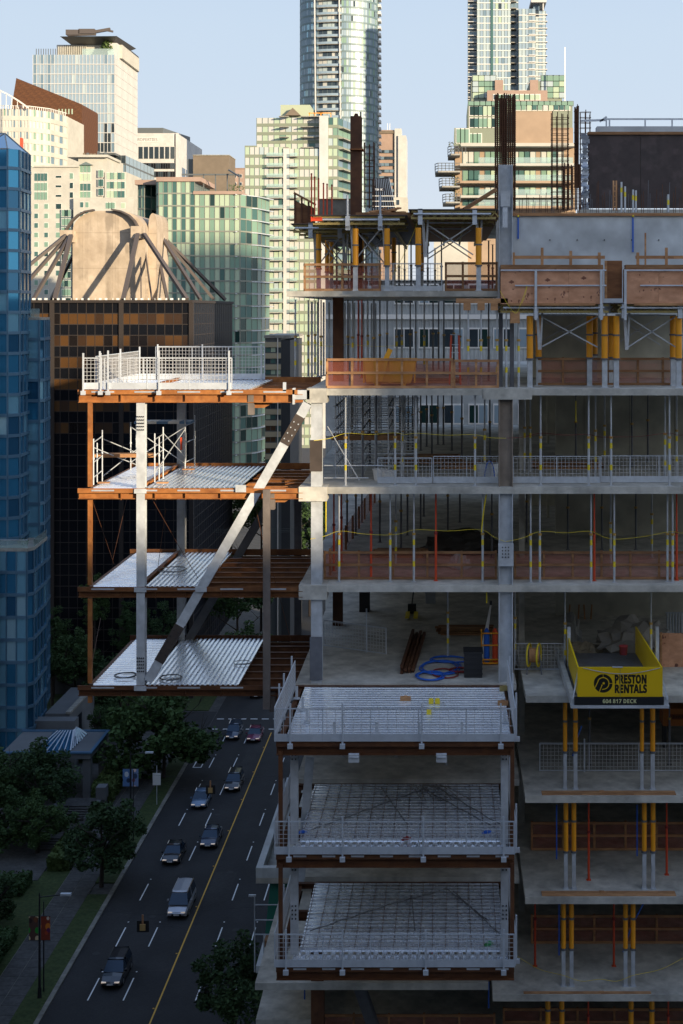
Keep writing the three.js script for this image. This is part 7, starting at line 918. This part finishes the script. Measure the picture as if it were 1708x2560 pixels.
// --- yellow loading deck
{
  const t = thing('loading_deck', 'yellow loading deck with black lettering cantilevered from the floor', 'loading platform'), d0 = 50.5, d1 = 57, X = (p) => XX(p, d0), y0 = YY(1742, d0), y1 = YY(1668, d0), ym = std({ color: lin(0.78, 0.56, 0.005), roughness: 0.45 });
  const W = X(1657) - X(1444), Hh = y1 - y0, c = document.createElement('canvas'); c.width = 1024; c.height = Math.round(1024 * Hh / W); const x = c.getContext('2d'), k = 1024 / W, px = (p) => (p - 1444) * 1024 / 213, py = (p) => (p - 1668) * c.height / 74;
  x.fillStyle = '#d9b408'; x.fillRect(0, 0, 1024, c.height); x.fillStyle = '#14130f'; const cx = px(1508), cy = py(1708.5), R = 23.5 * 1024 / 213; x.beginPath(); x.arc(cx, cy, R, 0, 7); x.fill();
  x.strokeStyle = '#d9b408'; x.lineWidth = 11; x.beginPath(); x.moveTo(cx - R * 0.86, cy + R * 0.45); x.lineTo(cx - R * 0.52, cy - R * 0.28); x.arc(cx, cy, R * 0.62, Math.PI * 1.17, Math.PI * 2.42); x.lineTo(cx - R * 0.1, cy + R * 0.66); x.stroke(); x.beginPath(); x.moveTo(cx - R * 0.42, cy + R * 0.92); x.lineTo(cx - R * 0.1, cy + R * 0.12); x.stroke(); x.fillStyle = '#d9b408'; x.beginPath(); x.arc(cx + R * 0.06, cy - R * 0.02, R * 0.12, 0, 7); x.fill(); x.lineWidth = 6; x.beginPath(); x.moveTo(cx + R * 0.62, cy); x.lineTo(cx + R, cy); x.moveTo(cx, cy - R * 0.66); x.lineTo(cx, cy - R); x.stroke();
  const word = (s, l, r, t0, b0, col) => { x.save(); x.fillStyle = col; x.font = 'bold 200px sans-serif'; x.textAlign = 'left'; x.textBaseline = 'alphabetic'; const m = x.measureText(s).width; x.translate(px(l), py(b0)); x.scale((px(r) - px(l)) / m, (py(b0) - py(t0)) / 146); x.fillText(s, 0, 0); x.lineWidth = 16; x.strokeStyle = col; x.strokeText(s, 0, 0); x.restore(); };
  word('PRESTON', 1536, 1618, 1687, 1708, '#14130f'); word('RENTALS', 1536, 1618, 1711.5, 1732, '#14130f');
  const tx = new THREE.CanvasTexture(c); tx.colorSpace = THREE.SRGBColorSpace; tx.anisotropy = 8;
  const c2 = document.createElement('canvas'); c2.width = 1024; c2.height = 96; const z = c2.getContext('2d'); z.fillStyle = '#15171a'; z.fillRect(0, 0, 1024, 96); z.fillStyle = '#cfd09a'; z.font = 'bold 90px sans-serif'; z.textAlign = 'center'; z.textBaseline = 'middle'; z.save(); z.translate(512, 50); z.scale(400 / z.measureText('604 817 DECK').width, 0.78); z.fillText('604 817 DECK', 0, 0); z.restore(); const tx2 = new THREE.CanvasTexture(c2); tx2.colorSpace = THREE.SRGBColorSpace;
  const fp = part('front_panel', new GB().box(X(1444), X(1657), y0, y1, d0, d0 + 0.05), ym, t); part('lettering', facePlane(W - 0.01, Hh - 0.01, V((X(1444) + X(1657)) / 2, (y0 + y1) / 2, -d0 + 0.006), V(0, 0, 1)), std({ map: tx, roughness: 0.45 }), fp);
  const bp = part('kick_plate', new GB().box(X(1436), X(1660), YY(1762, d0), y0, d0 - 0.02, d0 + 0.04), M.black, t); part('lettering', facePlane(X(1658) - X(1440), (y0 - YY(1762, d0)) * 0.95, V((X(1440) + X(1658)) / 2, (y0 + YY(1762, d0)) / 2, -d0 + 0.028), V(0, 0, 1)), std({ map: tx2, roughness: 0.5 }), bp);
  part('side_panel', new GB().bar(V(X(1444) + 0.03, (y0 + y1) / 2, -d0 - 0.06), V(X(1444) + 0.1, (y0 + y1) / 2, -d1), 0.05, Hh), ym, t); part('side_panel', new GB().bar(V(X(1657) - 0.03, (y0 + y1) / 2, -d0 - 0.06), V(X(1657) - 0.1, (y0 + y1) / 2, -d1), 0.05, Hh), ym, t);
  part('floor_plate', new GB().box(X(1446), X(1655), y0 - 0.08, y0 - 0.02, d0 + 0.05, d1), M.steelDark, t); part('frame_beam', new GB().box(X(1427), X(1673), YY(1770, d0), YY(1763, d0), d0 - 0.05, d0 + 0.2), M.steel, t); for (const p of [1428, 1661]) part('frame_beam', new GB().bar(V(X(p) + 0.08, y0 - 0.2, -d0 - 0.05), V(X(p) + 0.08, y0 - 0.2, -d1 - 1), 0.18, 0.34), M.steel, t);
  for (const p of [1419, 1640]) part('anchor_post', new GB().box(XX(p, 55), XX(p + 8, 55), LEV(3), LEV(3) + 2.0, 55, 55.14), M.steel, t); const ch = new GB(); for (let i = 0; i < 12; i++) { const q = (u) => V(X(1458) + (X(1650) - X(1458)) * u, y1 - 0.02 - 0.22 * Math.sin(Math.PI * u), -d0 + 0.03); ch.cyl(q(i / 12), q((i + 1) / 12), 0.012, 0.012, 5); } part('chain', ch, M.steel, t); part('latch', new GB().box(X(1531), X(1557), y1 - 0.01, y1 + 0.02, d0 - 0.03, d0 + 0.02), M.rail, t); part('meeting_rail', new GB().box(X(1550), X(1551.5), y0, y1, d0 - 0.02, d0 - 0.008), std({ color: lin(0.45, 0.36, 0.06), roughness: 0.5 }), fp); for (const s of [-1, 1]) part('stay', new GB().bar(V(s < 0 ? X(1432) : X(1669), y0 - 0.1, -d0), V(s < 0 ? X(1446) : X(1655), y1 - 0.25, -d0 - 0.2), 0.05), M.rail, t);
  const fy = LEV(3), b = thing('red_bucket', 'dark red bucket on the loading deck floor', 'bucket'); part('pail', new GB().cyl(PT(1559, 1636, 54), PT(1559, 1616, 54), 0.15, 0.17, 12), M.maroon, b); part('rim', new GB().cyl(PT(1559, 1616, 54), PT(1559, 1614, 54), 0.18, 0.18, 12), M.redDark, b);
  const heap = (name, label, cx, cy, D, w, h, m) => { const g = new THREE.IcosahedronGeometry(1, 4), p = g.attributes.position; for (let i = 0; i < p.count; i++) { const v = V(p.getX(i), p.getY(i), p.getZ(i)), h1 = (x) => { const q = Math.sin(x) * 43758.5453; return q - Math.floor(q); }, key = Math.round(v.x * 900) + Math.round(v.y * 900) * 1.7 + Math.round(v.z * 900) * 2.3, s = 0.72 + 0.42 * h1(key * 0.013 + cx) + 0.5 * (nA((v.x + 2) * 0.21 % 1, (v.y + v.z + 4) * 0.17 % 1) - 0.5); p.setXYZ(i, XX(cx, D) + v.x * w * s, Math.max(cy, cy + v.y * h * s), -D + v.z * w * 0.8 * s); } g.computeVertexNormals(); return solo(name, g, m, label, 'heap'); };
  heap('tarpaulin_heap', 'crumpled grey tarpaulin heap behind the loading deck', 1590, fy + 0.4, 58.5, 1.7, 1.2, std({ color: lin(0.24, 0.23, 0.21), roughness: 0.7 })); heap('rubble_heap', 'small pale rubble and sacks heap left behind the loading deck', 1462, fy + 0.02, 58.5, 0.8, 0.55, std({ map: tConc, color: lin(0.9, 0.8, 0.62), roughness: 0.9 })); heap('wrapped_stack', 'grey wrapped stack leaning by the core wall', 1432, fy + 0.02, 60.5, 0.45, 1.3, std({ color: lin(0.3, 0.3, 0.28), roughness: 0.8 })); heap('tarpaulin_heap', 'dark tarpaulin heap on the red netted lower floor', 1160, LEV(2) + 0.02, 62, 2.0, 0.9, std({ color: lin(0.05, 0.045, 0.04), roughness: 0.8 })); heap('plastic_sheet_heap', 'pale plastic sheeting heap before dark tarpaulin', 1150, LEV(2) + 0.02, 57.5, 0.5, 0.6, std({ color: lin(0.4, 0.4, 0.4), roughness: 0.35 }));
  const s = thing('core_timbers', 'pale timbers and cables leaning against the core wall', 'timber'); for (const [a, b2] of [[1443, 1448], [1466, 1460], [1474, 1480], [1420, 1425]]) part('timber', new GB().bar(PT(a, 1600, 64.5), PT(b2, 1512, 65.8), 0.07), M.wood, s); part('red_board', new GB().bar(PT(1522, 1592, 63), PT(1512, 1556, 65.6), 0.3, 0.08), M.red, s);
  const rk = thing('pipe_rack', 'upright rack of pale pipes at right edge behind loading deck', 'rack'); for (let i = 0; i < 6; i++) part('pipe', new GB().cyl(PT(1669 + i * 7, 1590, 62), PT(1669 + i * 7, 1532, 62), 0.05, 0.05, 7), M.rail, rk); part('crossbar', new GB().bar(PT(1664, 1532, 62), PT(1712, 1532, 62), 0.06), M.rail, rk);
  const pc = thing('plywood_offcut', 'plywood sheet standing right of the loading deck', 'board'); part('sheet', new GB().box(XX(1650, 56.5), XX(1712, 56.5), fy, fy + 1.4, 56.5, 56.55), M.ply, pc); part('batten', new GB().box(XX(1652, 56.4), XX(1656, 56.4), fy, fy + 1.45, 56.44, 56.49), M.wood, pc);
  const tb = thing('tool_chest', 'orange tool chest under the right of loading deck', 'chest'); part('case', new GB().box(XX(1658, 58), XX(1740, 58), YY(1815, 58), YY(1772, 58), 58, 59), std({ color: lin(0.45, 0.13, 0.01), roughness: 0.5 }), tb); part('leg', new GB().box(XX(1660, 58), XX(1668, 58), LEV(4), YY(1815, 58), 58.1, 58.6), M.black, tb); part('leg', new GB().box(XX(1715, 58), XX(1722, 58), LEV(4), YY(1815, 58), 58.1, 58.6), M.black, tb); part('lettering', facePlane(0.75, 0.22, V(XX(1696, 58), YY(1792, 58), -57.99), V(0, 0, 1)), sign('DeWA', 0.75, 0.22, '#1a1408', '#7a3a08', 'bold 260px sans-serif', 0.9), tb);
  const sc = thing('scrap_sheets', 'bent pale metal scrap sheets behind the dark mesh barrier', 'scrap'); for (let i = 0; i < 7; i++) part('sheet', new GB().bar(PT(1490 + i * 24, 1905 - (i % 3) * 9, 57.5 + (i % 2)), PT(1525 + i * 24, 1898 - (i % 2) * 16, 58.5), 0.5, 0.02, V(0, 1, 0.3)), M.galv, sc);
  for (const [y, l] of [[LEV(4), 'long timber edge board on slab below loading deck'], [LEV(5), 'long timber edge board two slabs below loading deck'], [LEV(6), 'long timber edge board on the lowest open slab']]) { const q = thing('edge_board', l, 'board'); part('board', new GB().box(XX(y === LEV(6) ? 1310 : 1355, 52.6), XX(y === LEV(6) ? 1630 : 1690, 52.6), y, y + 0.035, y === LEV(6) ? 52.75 : 52.5, 52.9), M.wood, q); part('packer', new GB().box(XX(1500, 52.6), XX(1512, 52.6), y + 0.035, y + 0.07, 52.76, 52.86), M.wood, q); }
  const lr = thing('ring_coil', 'pale ring of coiled hose hanging under the lowest metal deck', 'hose'); part('ring', new THREE.TorusGeometry(0.26, 0.05, 8, 24).translate(XX(1172, 54.2), YY(2455, 54.2), -54.2), M.white, lr); part('hook', new GB().bar(PT(1172, 2446, 54.2), PT(1172, 2425, 54.2), 0.03), M.rail, lr);
  // green sheeted platform left of the lower cube
  const gs = thing('green_sheeted_platform', 'green tarpaulin wrapped platform hanging left of the lower decks', 'platform'), GX = XX(641, 62); part('tarpaulin', new GB().quad(V(GX + 0.4, YY(2335, 62), -62), V(-6.1, YY(2335, 62), -62), V(-6.1, YY(2205, 62), -62.6), V(GX + 0.6, YY(2205, 62), -62.6)).quad(V(GX + 0.4, YY(2335, 62), -68), V(GX + 0.4, YY(2335, 62), -62), V(GX + 0.6, YY(2205, 62), -62.6), V(GX + 0.6, YY(2205, 62), -68)), std({ color: lin(0.015, 0.16, 0.11), roughness: 0.7, side: THREE.DoubleSide }), gs); for (const py of [2262, 2300, 2336]) part('rail', new GB().cyl(PT(638, py, 61.8), PT(712, py, 61.8), 0.03, 0.03, 6), M.rail, gs); for (const p of [637, 660]) part('upright', new GB().cyl(PT(p, 2430, 61.8), PT(p, p < 640 ? 2238 : 2335, 61.8), 0.03, 0.03, 6), M.rail, gs); part('arm', new GB().bar(PT(622, 2239, 61.8), PT(640, 2239, 61.8), 0.08), M.rail, gs);
  const ct = thing('hand_cart', 'small pale hand cart on platform below green tarpaulin', 'cart'); part('tray', new GB().box(XX(655, 63), XX(672, 63), YY(2412, 63), YY(2406, 63), 62.5, 63.2), M.rail, ct); part('handle', new GB().bar(PT(660, 2408, 63), PT(668, 2365, 63), 0.04), M.rail, ct); part('crate', new GB().box(XX(664, 64), XX(688, 64), YY(2356, 64), YY(2340, 64), 63.5, 64.2), M.woodOld, ct);
}

// ---------------------------------------------------------------- finish: origins at the base, shadows on
scene.updateMatrixWorld(true);
for (const o of [...scene.children]) {
  if (o.isLight || o === sun.target) continue;
  if (o.position.lengthSq() === 0) {
    const b = new THREE.Box3().setFromObject(o); const c = V((b.min.x + b.max.x) / 2, b.min.y, (b.min.z + b.max.z) / 2);
    if (o.name.startsWith('car') || o.name.startsWith('minivan')) { if (o.userData.group) o.scale.setScalar(1.1); }
    if (o.isMesh) { if (o.children.length) continue; o.geometry.translate(-c.x, -c.y, -c.z); o.position.copy(c); } else { for (const k of o.children) k.position.sub(c); o.position.copy(c); }
  }
}
const FINE = new Set(['wire_mesh', 'ties', 'vertical_bars', 'bars', 'standards', 'ledgers', 'leaves', 'crown', 'transom', 'rods', 'mullion', 'planter', 'roof_tree', 'window_band']);
scene.traverse((o) => { if (o.isMesh && FINE.has(o.name) && o.parent !== scene) o.userData.kind = 'stuff'; });
scene.traverse((o) => { if (o.isMesh) { o.castShadow = true; o.receiveShadow = true; } });
renderer.render(scene, camera);
